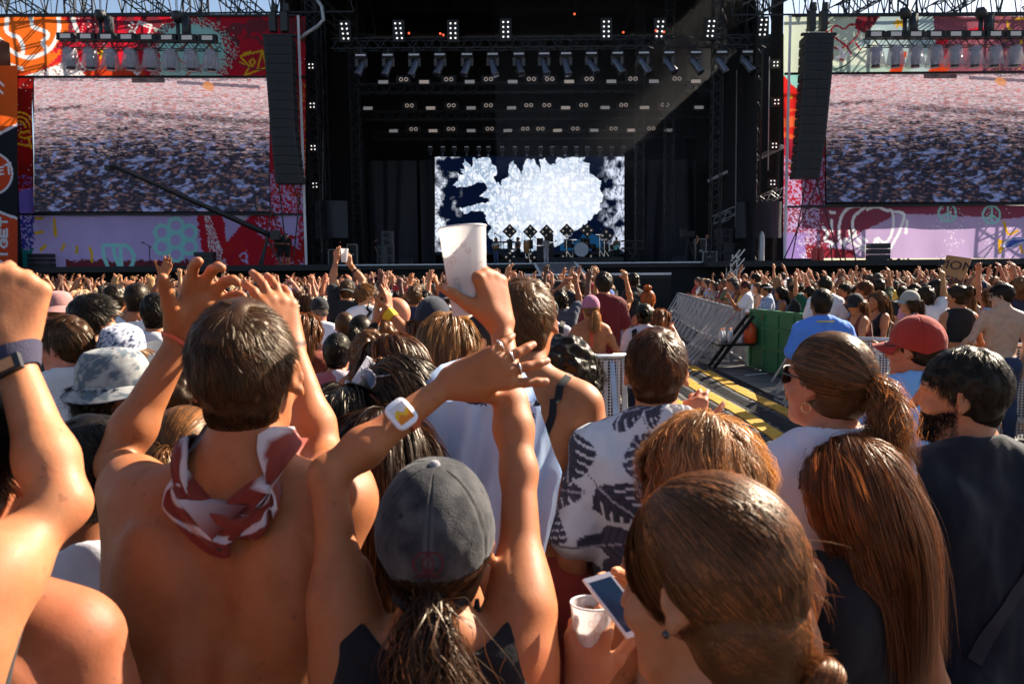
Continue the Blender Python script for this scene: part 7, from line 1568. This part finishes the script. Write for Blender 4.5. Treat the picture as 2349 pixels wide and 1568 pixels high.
for u,l,yw in ((641,'bearded camera operator with white headphones by the crane, left of the pair',170),(657,'camera operator with white headphones by the crane, right of the pair',150)):
    p=SP(l,u,540,45.1,yaw=yw,skin=SK2,top='tee',topcol=BLK,bottom='shorts',hair=dict(style='short',col=H_BK,n=300,wid=.006),arms=dict(L=dict(local=1,e=(-.24,.08,-.28),w=(-.1,.28,-.26)),R=dict(local=1,e=(.24,.08,-.28),w=(.1,.28,-.26))))
    for sg in (-1,1): m=MB(); m.lathe([(1e-3,.035),(.05,.03),(.05,-.02)],(.095*sg,-.01,0),roty(PI/2*sg),12); put(p,'headphone',np.concatenate(m.v),m.f,M['plain'],(.7,.7,.72))
SP('crew member with a headset beside the left grey speaker stack',861,545,51,yaw=-70,skin=SK2,top='tee',topcol=BLK,hair=dict(style='buzz',col=H_BK,n=200,wid=.006))
SP('crew member in black cap behind the cases in the left stage wing',779,545,53,yaw=-80,skin=SK2,top='tee',topcol=BLK,hair=dict(style='buzz',col=H_BK,n=200,wid=.006))
SP('camera woman in a black vest standing left of the right speaker stack',1600,545,49.5,sex='f',yaw=80,skin=SK3,top='tank',topcol=BLK,hair=dict(style='bun',col=H_BK,n=300,wid=.006),arms=dict(L=dict(local=1,e=(-.24,.08,-.28),w=(-.1,.3,-.26)),R='down'))
SP('bald crew member in dark blue right of the camera woman',1622,548,50.5,yaw=60,skin=SK2,top='tee',topcol=NAV,hair=None)
p=on_deck(1577,49.5); t=empty('camera_tripod',p,'camera on a tall tripod before the grey black curtain','camera'); m=MB()
for a_ in (0,2.1,4.2): m.bar(p+V(0,0,1.5),p+V(.5*math.cos(a_),.5*math.sin(a_),0),.06)
m.build('tripod',M['black'],t); m=MB(); m.box(p+V(0,0,1.75),(.8,.4,.35)); m.box(p+V(-.3,0,2.0),(.3,.3,.2)); m.build('camera_body',M['steelblack'],t)
# ------------------------------------------------------------------ barriers, gate and aisle
def holes_mat(name,col,sc,th,stretch=(1,1,1)):
    m,nt,out=_nt(name); v=objvec(nt); sp=N(nt,'ShaderNodeSeparateXYZ',{0:v}); 
    def saw(s,k): a=N(nt,'ShaderNodeMath',{0:s,1:k},operation='MULTIPLY'); b=N(nt,'ShaderNodeMath',{0:a.outputs[0]},operation='FRACT'); c=N(nt,'ShaderNodeMath',{0:b.outputs[0],1:.5},operation='SUBTRACT'); return N(nt,'ShaderNodeMath',{0:c.outputs[0],1:2.},operation='POWER').outputs[0]
    s=N(nt,'ShaderNodeMath',{0:saw(sp.outputs['X'],sc*stretch[0]),1:saw(sp.outputs['Z'],sc*stretch[2])},operation='ADD').outputs[0]; h=N(nt,'ShaderNodeMath',{0:s,1:th},operation='LESS_THAN').outputs[0]
    p=N(nt,'ShaderNodeBsdfPrincipled',{'Base Color':(*col,1),'Roughness':.45,'Metallic':.4}); t=nt.nodes.new('ShaderNodeBsdfTransparent')
    nt.links.new(N(nt,'ShaderNodeMixShader',{0:h,1:p.outputs[0],2:t.outputs[0]}).outputs[0],out.inputs[0]); return m
M['mesh']=holes_mat('perforated_sheet',(.58,.58,.60),32,.15)
M['plate']=mat('tread_plate',(.10,.10,.105),.5,.5,var=.4,scale=8,bst=.5,bsc=60,bd=.01)
def make_barrier():
    t=empty('crowd_barrier',(0,0,0),'x','barrier')
    m=MB(); m.tube([(-.60,0,1.14),(.60,0,1.14)],.030,10); m.build('top_rail',M['alu'],t,True)
    m=MB()
    for x in (-.58,0,.58): m.box((x,0,.57),(.05,.045,1.10))
    for z in (.06,.30): m.box((0,0.001,z),(1.16,.04,.05))
    for k in range(9): m.box((-.52+.13*k,-.006,.60),(.022,.016,1.0))
    m.build('frame',M['alu'],t)
    m=MB(); m.box((-.29,.004,.61),(.53,.004,1.02)); m.box((.29,.004,.61),(.53,.004,1.02)); m.build('mesh_panel',M['mesh'],t)
    for x in (-.45,.45):
        m=MB(); m.bar((x,-.03,1.08),(x,-.62,.05),.045,.03); m.bar((x,-.32,.56),(x,-.03,.30),.025); m.build('brace',M['alu'],t)
    m=MB(); m.box((0,-.36,.02),(1.18,.68,.035)); m.build('tread_plate',M['plate'],t)
    return t
BAR=make_barrier(); used=[False]
def barrier(p,q,k=None,label='',lab2=None,group='crowd barriers'):
    p,q=V(*p),V(*q); L=np.linalg.norm(q-p); n=max(1,int(round(L/1.2))); a=math.atan2(q[1]-p[1],q[0]-p[0])
    for i in range(n):
        c=p+(q-p)*((i+.5)/n); lb=label%(('%d%s'%(i+1,{1:'st',2:'nd',3:'rd'}.get(i+1,'th')))) if '%' in label else label
        if not used[0]: o=BAR; used[0]=True; o.location=(c[0],c[1],0); o.rotation_euler[2]=a; o['label']=lb; o['group']=group
        else: o=dup(BAR,(c[0],c[1],0),a,label=lb,group=group)
        o.scale[0]=L/n/1.2
barrier((-7.2,7.96),(1.15,7.96),label='perforated aluminium barrier of the cross fence, %s from its left end')
barrier((6.95,33.4),(4.95,16.6),label='aluminium barrier along the right edge of the aisle, %s from the catwalk')
barrier((5.2,13.9),(4.16,9.85),label='aluminium barrier behind the security man, %s from the green gate')
barrier((4.16,9.85),(10.3,5.2),label='perforated barrier at the right front with sloping braces, %s from its corner')
# sloping braced end of the fence: rows of pale struts
t=empty('barrier_braces',(4.3,17.2,0),'stack of pale slanting aluminium braces left of the green gate','barrier frame')
for i in range(5):
    m=MB(); y=16.6+.35*i
    m.bar((4.75,y,1.15),(3.75,y-.1,.06),.05); m.bar((4.45,y,.85),(4.55,y,.1),.03); m.build('brace',M['alu'],t)
m=MB(); 
for z in (.1,.35,.6): m.bar((3.75+z*.9,16.5,z),(3.75+z*.9,18.0,z),.05)
m.build('rung',M['alu'],t)
t=empty('black_braces',(4.4,16.3,0),'black slanting steel frame with a small shelf left of the green gate','frame')
for y in (15.95,16.35): m=MB(); m.bar((4.85,y,1.1),(4.05,y-.05,.05),.06); m.build('strut',M['steelblack'],t)
m=MB(); m.box((4.5,16.15,.52),(.75,.55,.04)); m.build('shelf',M['steelblack'],t)
def bottle(label,p,col,capc,h=.24,r=.035,group=None):
    t=empty('drink_bottle',p,label,'bottle',group); m=MB(); m.lathe([(1e-3,.0),(r,.003),(r,h*.62),(r*.8,h*.72),(r*.36,h*.88),(r*.36,h*.95)],p,None,16); m.build('body',M['plain'],t,True,color=col); m=MB(); m.lathe([(r*.42,h*.90),(r*.42,h),(1e-3,h)],p,None,12); m.build('bottle_cap',M['plain'],t,True,color=capc)
for i,(x,y) in enumerate(((4.25,16.15),(4.33,16.25),(4.42,16.1),(4.5,16.3))): bottle('clear water bottle with an orange cap on the black shelf left of the green gate',V(x,y,.541),(.6,.62,.66),(.8,.25,.05),.30,.045,'water bottles on the shelf')
p=V(4.82,16.05,.541); m=MB(); m.lathe([(1e-3,0),(.10,.0),(.13,.02),(.13,.28),(.10,.36),(.04,.42),(.035,.47),(1e-3,.47)],p,None,16); tag(m.build('canister',mat('orange_canister',(.62,.09,.02),.4),None,True),'orange red plastic canister hanging beside the green gate','canister')
p=V(4.68,16.2,.541); m=MB(); m.lathe([(.05,0),(.06,.15),(.055,.15),(.045,.01),(1e-3,.01)],p,None,14); tag(m.build('tub',mat('white_tub',(.6,.6,.62),.5),None,True),'small white tub on the black shelf beside the orange canister','tub')
# green gate
g0,g1=V(4.93,16.35,0),V(5.24,13.95,0); t=empty('green_gate',(g0+g1)/2,'green painted steel gate panel with six fields at the corner of the aisle','gate')
d=nrm(g1-g0); L=np.linalg.norm(g1-g0); nn=V(-d[1],d[0],0); nn=nn if nn[0]<0 else -nn
m=MB(); n_=4
for i in range(n_+1): q=g0+d*L*i/n_; m.bar(q+V(0,0,0),q+V(0,0,1.22),.09,.06,up=nn)
for z in (.06,.48,.86,1.20): m.bar(g0+V(0,0,z),g1+V(0,0,z),.09,.06,up=(0,0,1))
m.build('frame',M['green'],t); m=MB(); m.bar(g0+V(0,0,.62),g1+V(0,0,.62),.02,1.15); m.build('panel',M['green'],t)
# cable ramps
def make_ramp():
    t=empty('cable_ramp',(0,0,0),'x','cable ramp'); m=MB(); pr=[(-.30,.012),(-.17,.055),(-.13,.06),(.13,.06),(.17,.055),(.30,.012)]
    v=[(x,y,z) for y in (-.44,.44) for x,z in pr]; v+=[(x,y,.004) for y in (-.44,.44) for x in (-.30,.30)]
    f=[[i,i+1,i+7,i+6] for i in range(5)]+[[0,6,14,12],[5,13,15,11],[12,13,5,4,3,2,1,0],[14,6,7,8,9,10,11,15]]; m.add(v,f)
    for sg in (-1,1):
        for k in range(9): m.box((sg*.235,-.40+k*.1,.038),(.11,.03,.012),roty(sg*.32))
    m.build('base',M['rubber'],t)
    m=MB(); m.box((0,0,.068),(.205,.872,.016)); 
    for k in range(10): m.box((0,-.39+k*.087,.078),(.18,.022,.006))
    m.build('lid',M['yellow'],t); m=MB(); m.box((0,-.44,.050),(.3,.012,.045)); m.build('hinge',M['rubber'],t); return t
RP=make_ramp(); RP['label']='cable ramp of black rubber with a yellow lid laid along the aisle'; RP['group']='cable ramps in the aisle'; first=True
for x0 in (3.72,3.09,2.40):
    for i in range(15):
        y=5.2+i*.885; x=x0+.02*math.sin(i*1.3)+(max(0,y-15)*-.10)
        lb='yellow and black cable ramp, %s in the %s line in the aisle'%('%d%s piece'%(i+1,{1:'st',2:'nd',3:'rd'}.get(i+1,'th')),{3.72:'right',3.09:'middle',2.40:'left'}[x0])
        if first: RP.location=(x,y,0); RP['label']=lb; first=False
        else: dup(RP,(x,y,0),.02*math.sin(i),label=lb)
for i in range(7):
    m=MB(); y=11.5+i*.95; m.box((4.45,y,.03),(.75,.90,.05)); tag(m.build('floor_plate',M['plate']),'dark floor plate beside the green gate, %s from the camera'%OR[i],'floor plate','dark floor plates')
for i,(x,y,a) in enumerate(((4.3,14.6,.3),(4.6,12.4,.2))):
    m=MB(); m.bar((x,y,.075),(x+.5*math.cos(a),y+.25,.075),.05,.01); tag(m.build('tape_strip',M['whitetape']),['white tape strip lying on the floor plates by the gate','white tape strip lying on the floor plates further forward'][i],'tape')
# shrink wrapped water packs at the foot of the right barrier
rgp=np.random.default_rng(4); M['wrap']=mat('wrapped_bottles',(.60,.66,.66),.22,var=.3,scale=14,bst=.8,bsc=20,bd=.02)
k=0
for lev in range(4):
    for j in range(3):
        c=V(5.45+j*.42,7.95-j*.18+.03*rgp.random(),.05+lev*.135); t=empty('bottle_pack',c-V(0,0,.06),'shrink wrapped pack of white and green water bottles, %s layer %s of the pile'%(['bottom','second','third','top'][lev],['left end','middle','right end'][j]),'bottle pack','water packs at the right barrier'); k+=1
        m=MB(); R=rotz(-.4)
        for r_ in range(4): 
            q=[c+R@V(-.19+.38*u,-.12+.08*r_,0) for u in np.linspace(0,1,9)]; m.tube(q,[.022,.036,.038,.034,.038,.034,.038,.036,.02],10)
        m.build('bottles',M['wrap'],t,True)
        m=MB(); 
        for r_ in range(4): q=[c+R@V(-.19+.38*u,-.12+.08*r_,0) for u in (.42,.62)]; m.tube(q,.0395,10)
        m.build('bottle_labels',mat('green_label_%d'%k,(.10,.42,.22),.4) if k<2 else bpy.data.materials['green_label_1'],t,True)
# blue and white flag at the right edge
A=np.linspace(0,1,26); B_=np.linspace(0,1,14); v=[];c=[]
p0,p1,p2,p3=at(2300,566,19),at(2338,566,19.1),at(2420,520,19.6),at(2420,560,19.6)
for b_ in B_:
    for a_ in A:
        p=(p0*(1-a_)+p2*a_)*(1-b_)+(p1*(1-a_)+p3*a_)*b_; p=p+V(0,.18*math.sin(a_*9+b_*2),.10*math.sin(a_*7)); v.append(p); ck=(int(a_*9)+int(b_*5))%2
        c.append((.55,.6,.72) if b_<.35 and ck else ((.05,.10,.42) if b_<.7 else (.35,.45,.70)))
v=np.array(v); f=grid_faces(26,14); v2,f2=two_sided(v,f,np.tile(V(0,1,0),(len(v),1)),.01); t=empty('flag',at(2340,640,19.2),'blue and white chequered flag waved at the right edge of the crowd','flag'); mesh_obj('cloth',v2,f2,M['print'],t,True,wloc(t),{'paint':np.array(c+c)})
m=MB(); m.bar(at(2420,640,19.6),at(2420,515,19.6),.03); m.build('pole',M['steelblack'],t)
# ------------------------------------------------------------------ crowd copies
HZ=1.62
def PR(i,hs=.012,**k):
    k.setdefault('face',hs<.016); k.setdefault('detail',False); hr=k.get('hair')
    if hr: hr.setdefault('n',1500 if hs<.016 else 60); hr.setdefault('wid',.0020 if hs<.016 else .007); hr.setdefault('lift',.6)
    return person('person','x',V(0,.035,HZ),h=hs,drop=0.,**k)
U_=lambda sg,x=.20,z=.42,e=.24,ey=.08:dict(local=1,e=(sg*e,ey,.17),w=(sg*x,.14,z),th=(-sg*.9,-.25,.1),curl=(.25,.3,.35,.4),spread=.2)
CL=dict(L=dict(local=1,e=(-.23,.12,.16),w=(-.055,.20,.38),th=(.3,-.9,.2),curl=(.1,.1,.1,.1)),R=dict(local=1,e=(.23,.12,.16),w=(.055,.20,.38),th=(-.3,-.9,.2),curl=(.1,.1,.1,.1)))
CC=dict(L=dict(local=1,e=(-.23,.12,-.22),w=(-.05,.32,-.05),th=(.3,-.8,.3)),R=dict(local=1,e=(.23,.12,-.22),w=(.05,.32,-.05),th=(-.3,-.8,.3)))
LE=dict(L=dict(local=1,e=(-.27,.12,-.30),w=(-.05,.33,-.30),th=(.2,.2,.9)),R=dict(local=1,e=(.27,.12,-.30),w=(.05,.33,-.30),th=(-.2,.2,.9)))
PROTO=[ # key, kwargs, hair words, arm words, extras
 ('a',dict(top='tee',hair=dict(style='short',length=.03),arms=None),'short hair','arms down'),
 ('b',dict(top='tee',hair=dict(style='short',length=.03),arms=dict(L=U_(-1),R=U_(1))),'short hair','both arms raised'),
 ('c',dict(sex='f',top='tank',hair=dict(style='long',length=.34),arms=dict(R=U_(1,.16,.43),L='down')),'long hair','right arm raised'),
 ('d',dict(sex='f',top='tank',hair=dict(style='long',length=.38),arms=None),'long hair','arms down'),
 ('e',dict(top='tee',hair=dict(style='short',hat=True),arms=CL,x='cap'),'cap','hands clapping overhead'),
 ('f',dict(sex='f',top='tank',hair=dict(style='bun'),arms=dict(L=U_(-1,.12,.44),R='down')),'bun','left arm raised'),
 ('g',dict(top='loose',hair=dict(style='curly',length=.07,wave=.014,vol=.95),arms=dict(R=U_(1,.24,.42),L='down')),'curly hair','right arm raised'),
 ('h',dict(sex='f',top='tee',hair=dict(style='pony',tail=.22),arms=None),'ponytail','arms down'),
 ('i',dict(top=None,hair=dict(style='short'),arms=dict(L=U_(-1,.24,.42),R=U_(1,.18,.44))),'short hair','bare back, arms raised'),
 ('j',dict(sex='f',top='tank',hair=dict(style='long',length=.3),arms=CL),'long hair','hands clapping overhead'),
 ('k',dict(top='tee',hair=dict(style='short',hat=True),arms=dict(L=U_(-1,.2,.43),R='down'),x='bucket'),'bucket hat','left arm raised'),
 ('l',dict(sex='f',top='tee',hair=dict(style='pony',hat=True,tail=.2,tie=(0,-.11,-.02)),arms=CC,x='cap'),'cap and ponytail','hands clapping low'),
 ('m',dict(top='sleeveless',hair=dict(style='buzz'),arms=None),'shaved hair','arms down'),
 ('n',dict(sex='f',top='tank',hair=dict(style='curly',length=.22,wave=.016,vol=1.05),arms=None),'curly hair','arms down'),
 ('o',dict(top='tee',hair=dict(style='quiff',length=.05),arms=CC),'swept hair','hands clapping low'),
 ('p',dict(sex='f',top='tank',hair=dict(style='long',length=.36),arms=LE),'long hair','arms folded on the rail'),
 ('q',dict(top='tee',hair=dict(style='short'),arms=LE),'short hair','arms folded on the rail'),
]
PB={}
for i,(k,kw,hw,aw) in enumerate(PROTO):
    kw=dict(kw); x=kw.pop('x',None); B=PR(i,**kw); PB[k]=B
    if x=='cap': cap(B,(.1,.1,.1),0 if i%2 else PI*.0)
    if x=='bucket': bucket_hat(B,(.3,.3,.3))
    B['root'].location=(0,0,0)
SKC=[SK1,SK2,SK3,SK2,SK1,SK4,SK6,SK5]; 
HC=[('black',H_BK),('dark',H_DK),('brown',H_BR),('brown',H_BR),('light brown',H_LT),('auburn',H_AU),('blond',H_BL),('dark',H_DK)]
TC=[('white',WHI),('black',BLK),('black',(.02,.02,.022)),('navy',NAV),('grey',(.22,.22,.24)),('red',(.32,.03,.03)),('sky blue',(.20,.38,.66)),('olive',(.10,.11,.05)),('yellow',(.6,.40,.05)),('pink',(.55,.22,.28)),('maroon',(.12,.014,.022)),('white',(.62,.61,.60)),('beige',(.42,.34,.25))]
OCC=[]
for o in list(scene.objects):
    if o.parent is None and o.name.startswith('person') and o.get('label','x')!='x': OCC.append((o.location.x,o.location.y))
NCUST=len(OCC)
def rightline(y): return np.interp(y,[9.85,13.9,16.6,33.5,34,46],[4.3,5.35,5.1,7.05,7.2,7.2])
def free(x,y,r): return all((x-a)**2+(y-b)**2>r*r for a,b in OCC)
rg=np.random.default_rng(20)
OCC+=[(.722*k,k) for k in (9.9,10.3,10.7,11.1)]
cand=[]
# first rows folded over the right barriers
def rowalong(p,q,off,step,keys):
    p,q=V(*p,0),V(*q,0); L=np.linalg.norm(q-p); d=(q-p)/L; n=V(d[1],-d[0],0); n=n if n[0]+n[1]*.3>0 else -n
    for i in range(int(L/step)):
        c=p+d*(i+.5)*step+n*off+d*rg.normal()*.05; cand.append((c[0],c[1],math.degrees(math.atan2(-n[1],-n[0]))-90+rg.normal()*14,keys[rg.integers(len(keys))],'rail'))
rowalong((4.95,16.9),(6.95,33.4),.42,.52,'ppqqcon'); rowalong((4.16,9.85),(5.2,13.9),.45,.58,'ppqon'); rowalong((5.6,8.7),(10.3,5.2),.50,.62,'dpqno')
g=[]
y=8.75
while y<46:
    st=.56+.010*y
    x=-(.68*y+1.6)
    while x<.68*y+1.6:
        xx,yy=x+rg.normal()*.14,y+rg.normal()*.13
        left=(xx<.45+.088*yy and yy<33.3 and yy>8.7) or (xx<-1.8 and yy<45)
        ln=rightline(yy)+.95; right=xx>ln and yy<45 and (yy>9.85-.757*(xx-4.16)+1.15)
        if left or right:
            g.append((xx,yy))
        x+=st*(1. if right else 1.04)
    y+=st*.88
keysfar='aaaabbcddeffghhgijkmmnnac'; keysnear='abcdfghjklmnoabgceinadh'
for xx,yy in g: 
    ks=keysfar if yy>13 else keysnear
    cand.append((xx,yy,math.degrees(math.atan2(-(1.5-xx)*.25,50-yy))*.5+rg.normal()*16,ks[rg.integers(len(ks))],'crowd'))
# fill between the custom people and the cross barrier
for yy in np.arange(2.9,7.5,.62):
    for xx in np.arange(-.62*yy-1.2,.03*yy-.15,.62):
        if yy>7.3: continue
        cand.append((xx+rg.normal()*.10,yy+rg.normal()*.10,rg.normal()*20,keysnear[rg.integers(len(keysnear))],'near'))
cand.sort(key=lambda c:c[1]+(0 if c[4]!='crowd' else 0))
picked=[]; rest=[]
LIMIT=300-NCUST
for c in cand:
    r=.50 if c[4]=='crowd' else (.36 if c[4]=='rail' else .58)
    if c[4]=='near': r=.66
    if not free(c[0],c[1],r if c[1]<20 else .42): continue
    OCC.append((c[0],c[1])) 
    (picked if len(picked)<LIMIT else rest).append(c)
def zone(u,y,x):
    if y<7.9: return 'before the cross barrier'
    if x>4: 
        if y<11: return 'just behind the right front barrier'
        return 'in the right hand crowd'+(' under the right screen' if u>1880 else ' near the right wing' if u>1700 else ' by the catwalk')
    return 'in the left hand crowd '+('under the left screen' if u<620 else 'below the left wing' if u<840 else 'below the left curtain' if u<1000 else 'below the map screen')
def proj(x,y,z):
    d=(V(x,y,z)-V(0,0,CAM_Z))@CRn; return (512+FPX*d[0]/-d[2])*2349/1024
info=[]; usedp=set()
for (x,y,rz,k,w) in picked:
    hn,hc=HC[rg.integers(len(HC))]; tn,tc=TC[rg.integers(len(TC))]; sk=SKC[rg.integers(len(SKC))]
    if sk is SK5: hn,hc='black',H_BK
    P=[p for p in PROTO if p[0]==k][0]; B=PB[k]; sc=1.0+rg.normal()*.035-(.03 if B['fem'] else 0); sc=min(max(sc,.92),1.09)
    if y<7.8 and w=='near': sc=min(sc,.955)
    a=math.radians(rz)
    if k not in usedp: o=B['root']; usedp.add(k); o.location=(x,y,0); o.rotation_euler[2]=a; o.scale=(sc,)*3; ch=list(o.children)
    else:
        o=dup(B['root'],(x,y,0),a,sc=sc); ch=list(o.children)
    o.color=(*[q*(.85+.3*rg.random()) for q in sk],1)
    hat=None
    for c in ch:
        n=c.name.split('.')[0]
        if n=='hair': c.color=(*hc,1)
        elif n in ('cap','bucket_hat'):
            hat=[('black',BLK),('white',(.62,.62,.62)),('navy',NAV),('beige',(.4,.33,.24)),('blue',(.05,.12,.40)),('red',(.35,.03,.03))][rg.integers(6)]; c.color=(*hat[1],1)
            for q in c.children: q.color=(*hat[1],1)
        elif n in ('trousers','shorts'): c.color=(*[NAV,BLK,(.10,.10,.11),(.03,.05,.12),(.25,.2,.14)][rg.integers(5)],1)
        else: c.color=(*tc,1)
    hwd=P[2]; 
    if hat: hd=hat[0]+' '+hwd
    else: hd=hn+' '+hwd
    tp='' if k=='i' else ', %s top'%tn
    info.append([o,'person with %s%s, %s'%(hd,tp,P[3]),zone(proj(x,y,1.6),y,x),proj(x,y,1.6),y]); o['category']='person'; o['group']='people in the crowd'
for k in PB:
    if k not in usedp:
        def rm(o):
            for c in list(o.children): rm(c)
            bpy.data.objects.remove(o)
        rm(PB[k]['root'])
from collections import defaultdict
dd=defaultdict(list)
for it in info: dd[(it[1],it[2])].append(it)
for (a,z),L in dd.items():
    L.sort(key=lambda q:q[3])
    for i,it in enumerate(L):
        lb=a+' '+z
        if len(L)>1: lb=a+', '+(['leftmost','second','third','fourth','fifth','sixth','seventh'][min(i,6)])+' such '+z
        w=lb.split(); 
        if len(w)>16: lb=' '.join(w).replace('in the left hand crowd','left crowd').replace('in the right hand crowd','right crowd').replace('person with ','')
        w=lb.split()
        if len(w)>16: lb=' '.join(w[:16])
        it[0]['label']=lb
# everybody further back, one mass
LOW={}
for i,(k,kw,hw,aw) in enumerate(PROTO):
    if k in 'abcdefghijkmnpq':
        kw=dict(kw); kw.pop('x',None); kw=dict(kw); kw['hair']={q:v for q,v in kw['hair'].items() if q in('style','length','wave','vol')}; B=PR(i,.0175,**kw); B['root'].location=(0,0,0)
        vs=[];fs=[];cs=[];n=0
        for o in [B['root']]+list(B['root'].children):
            me=o.data; v=np.zeros(len(me.vertices)*3,np.float32); me.vertices.foreach_get('co',v); v=v.reshape(-1,3); f=np.zeros(len(me.loops),np.int32); me.loops.foreach_get('vertex_index',f); f=f.reshape(-1,4)
            keep=v[:,2]>.95; fk=keep[f].all(1); f=f[fk]; u=np.unique(f); mp=np.full(len(v),-1); mp[u]=np.arange(len(u))
            nm=o.name.split('.')[0]; t=0 if nm=='person' else 1 if nm=='hair' else 2
            vs.append(v[u]); fs.append(mp[f]+n); cs.append(np.full(len(u),t)); n+=len(u)
        LOW[k]=(np.concatenate(vs),np.concatenate(fs),np.concatenate(cs))
        for o in list(B['root'].children): bpy.data.objects.remove(o)
        bpy.data.objects.remove(B['root'])
VV=[];FF=[];CC_=[];n=0; lk=list(LOW)
rest=rest[:700]
for (x,y,rz,k,w) in rest:
    k=k if k in LOW else lk[rg.integers(len(lk)-2)]; v,f,t=LOW[k]; a=math.radians(rz); sc=1+rg.normal()*.035; hc=HC[rg.integers(len(HC))][1]; tc=TC[rg.integers(len(TC))][1]; sk=SKC[rg.integers(len(SKC))]
    VV.append((v@rotz(a).T*sc+V(x,y,0)).astype(np.float32)); FF.append(f+n); n+=len(v); CC_.append(np.array([sk,hc,tc],np.float32)[t])
for yy in np.arange(-7,-.7,.75):     # unseen rows added behind the camera to block sky light and darken backs
    for xx in np.arange(-8,8,.7):
        if xx*xx+yy*yy<1.1: continue
        k=lk[rg.integers(len(lk)-2)]; v,f,t=LOW[k]; VV.append((v@rotz(rg.normal()*.3).T+V(xx+rg.normal()*.1,yy+rg.normal()*.1,0)).astype(np.float32)); FF.append(f+n); n+=len(v); CC_.append(np.array([SKC[rg.integers(8)],HC[rg.integers(8)][1],TC[rg.integers(13)][1]],np.float32)[t])
print('people: custom',NCUST,'copies',len(picked),'mass',len(rest),'verts',n)
if VV:
    o=mesh_obj('crowd',np.concatenate(VV),np.concatenate(FF),mat('crowd_mass',(1,1,1),.7,src='paint',var=0),None,True,None,{'paint':np.concatenate(CC_)}); o['kind']='stuff'; o['label']='dense mass of festival goers further back, many with raised hands'
# ------------------------------------------------------------------ light
SUN_AZ=math.radians(54); SUN_EL=math.radians(36)     # azimuth from the stage direction towards the right
sd=V(math.sin(SUN_AZ)*math.cos(SUN_EL),math.cos(SUN_AZ)*math.cos(SUN_EL),math.sin(SUN_EL))
ld=bpy.data.lights.new('sun','SUN'); ld.energy=5.0; ld.angle=math.radians(.5); ld.color=(1,.87,.70)
lo_=bpy.data.objects.new('sun',ld); COL.objects.link(lo_); lo_.rotation_euler=Vector(sd).to_track_quat('Z','Y').to_euler(); lo_.location=(60,40,60)
w=bpy.data.worlds.new('World'); scene.world=w; w.use_nodes=True; nt=w.node_tree; bg=nt.nodes['Background']
sk=nt.nodes.new('ShaderNodeTexSky'); sk.sky_type='NISHITA'; sk.sun_disc=False; sk.sun_elevation=SUN_EL; sk.sun_rotation=SUN_AZ
sk.air_density=1.; sk.dust_density=1.5; sk.ozone_density=1.
nt.links.new(sk.outputs[0],bg.inputs[0]); bg.inputs[1].default_value=.05
vs=scene.view_settings; vs.view_transform='Standard'; vs.look='None'; vs.gamma=1; vs.use_curve_mapping=False; vs.exposure=1.82
scene.display_settings.display_device='sRGB'
cy=scene.cycles; cy.use_denoising=True; cy.max_bounces=6; cy.diffuse_bounces=2; cy.glossy_bounces=3; cy.transmission_bounces=4; cy.transparent_max_bounces=6
cy.sample_clamp_indirect=6; cy.use_adaptive_sampling=True; cy.adaptive_threshold=.02
cy.volume_bounces=0; cy.volume_step_rate=4
cam_d.dof.use_dof=True; cam_d.dof.focus_distance=4.5; cam_d.dof.aperture_fstop=8.0
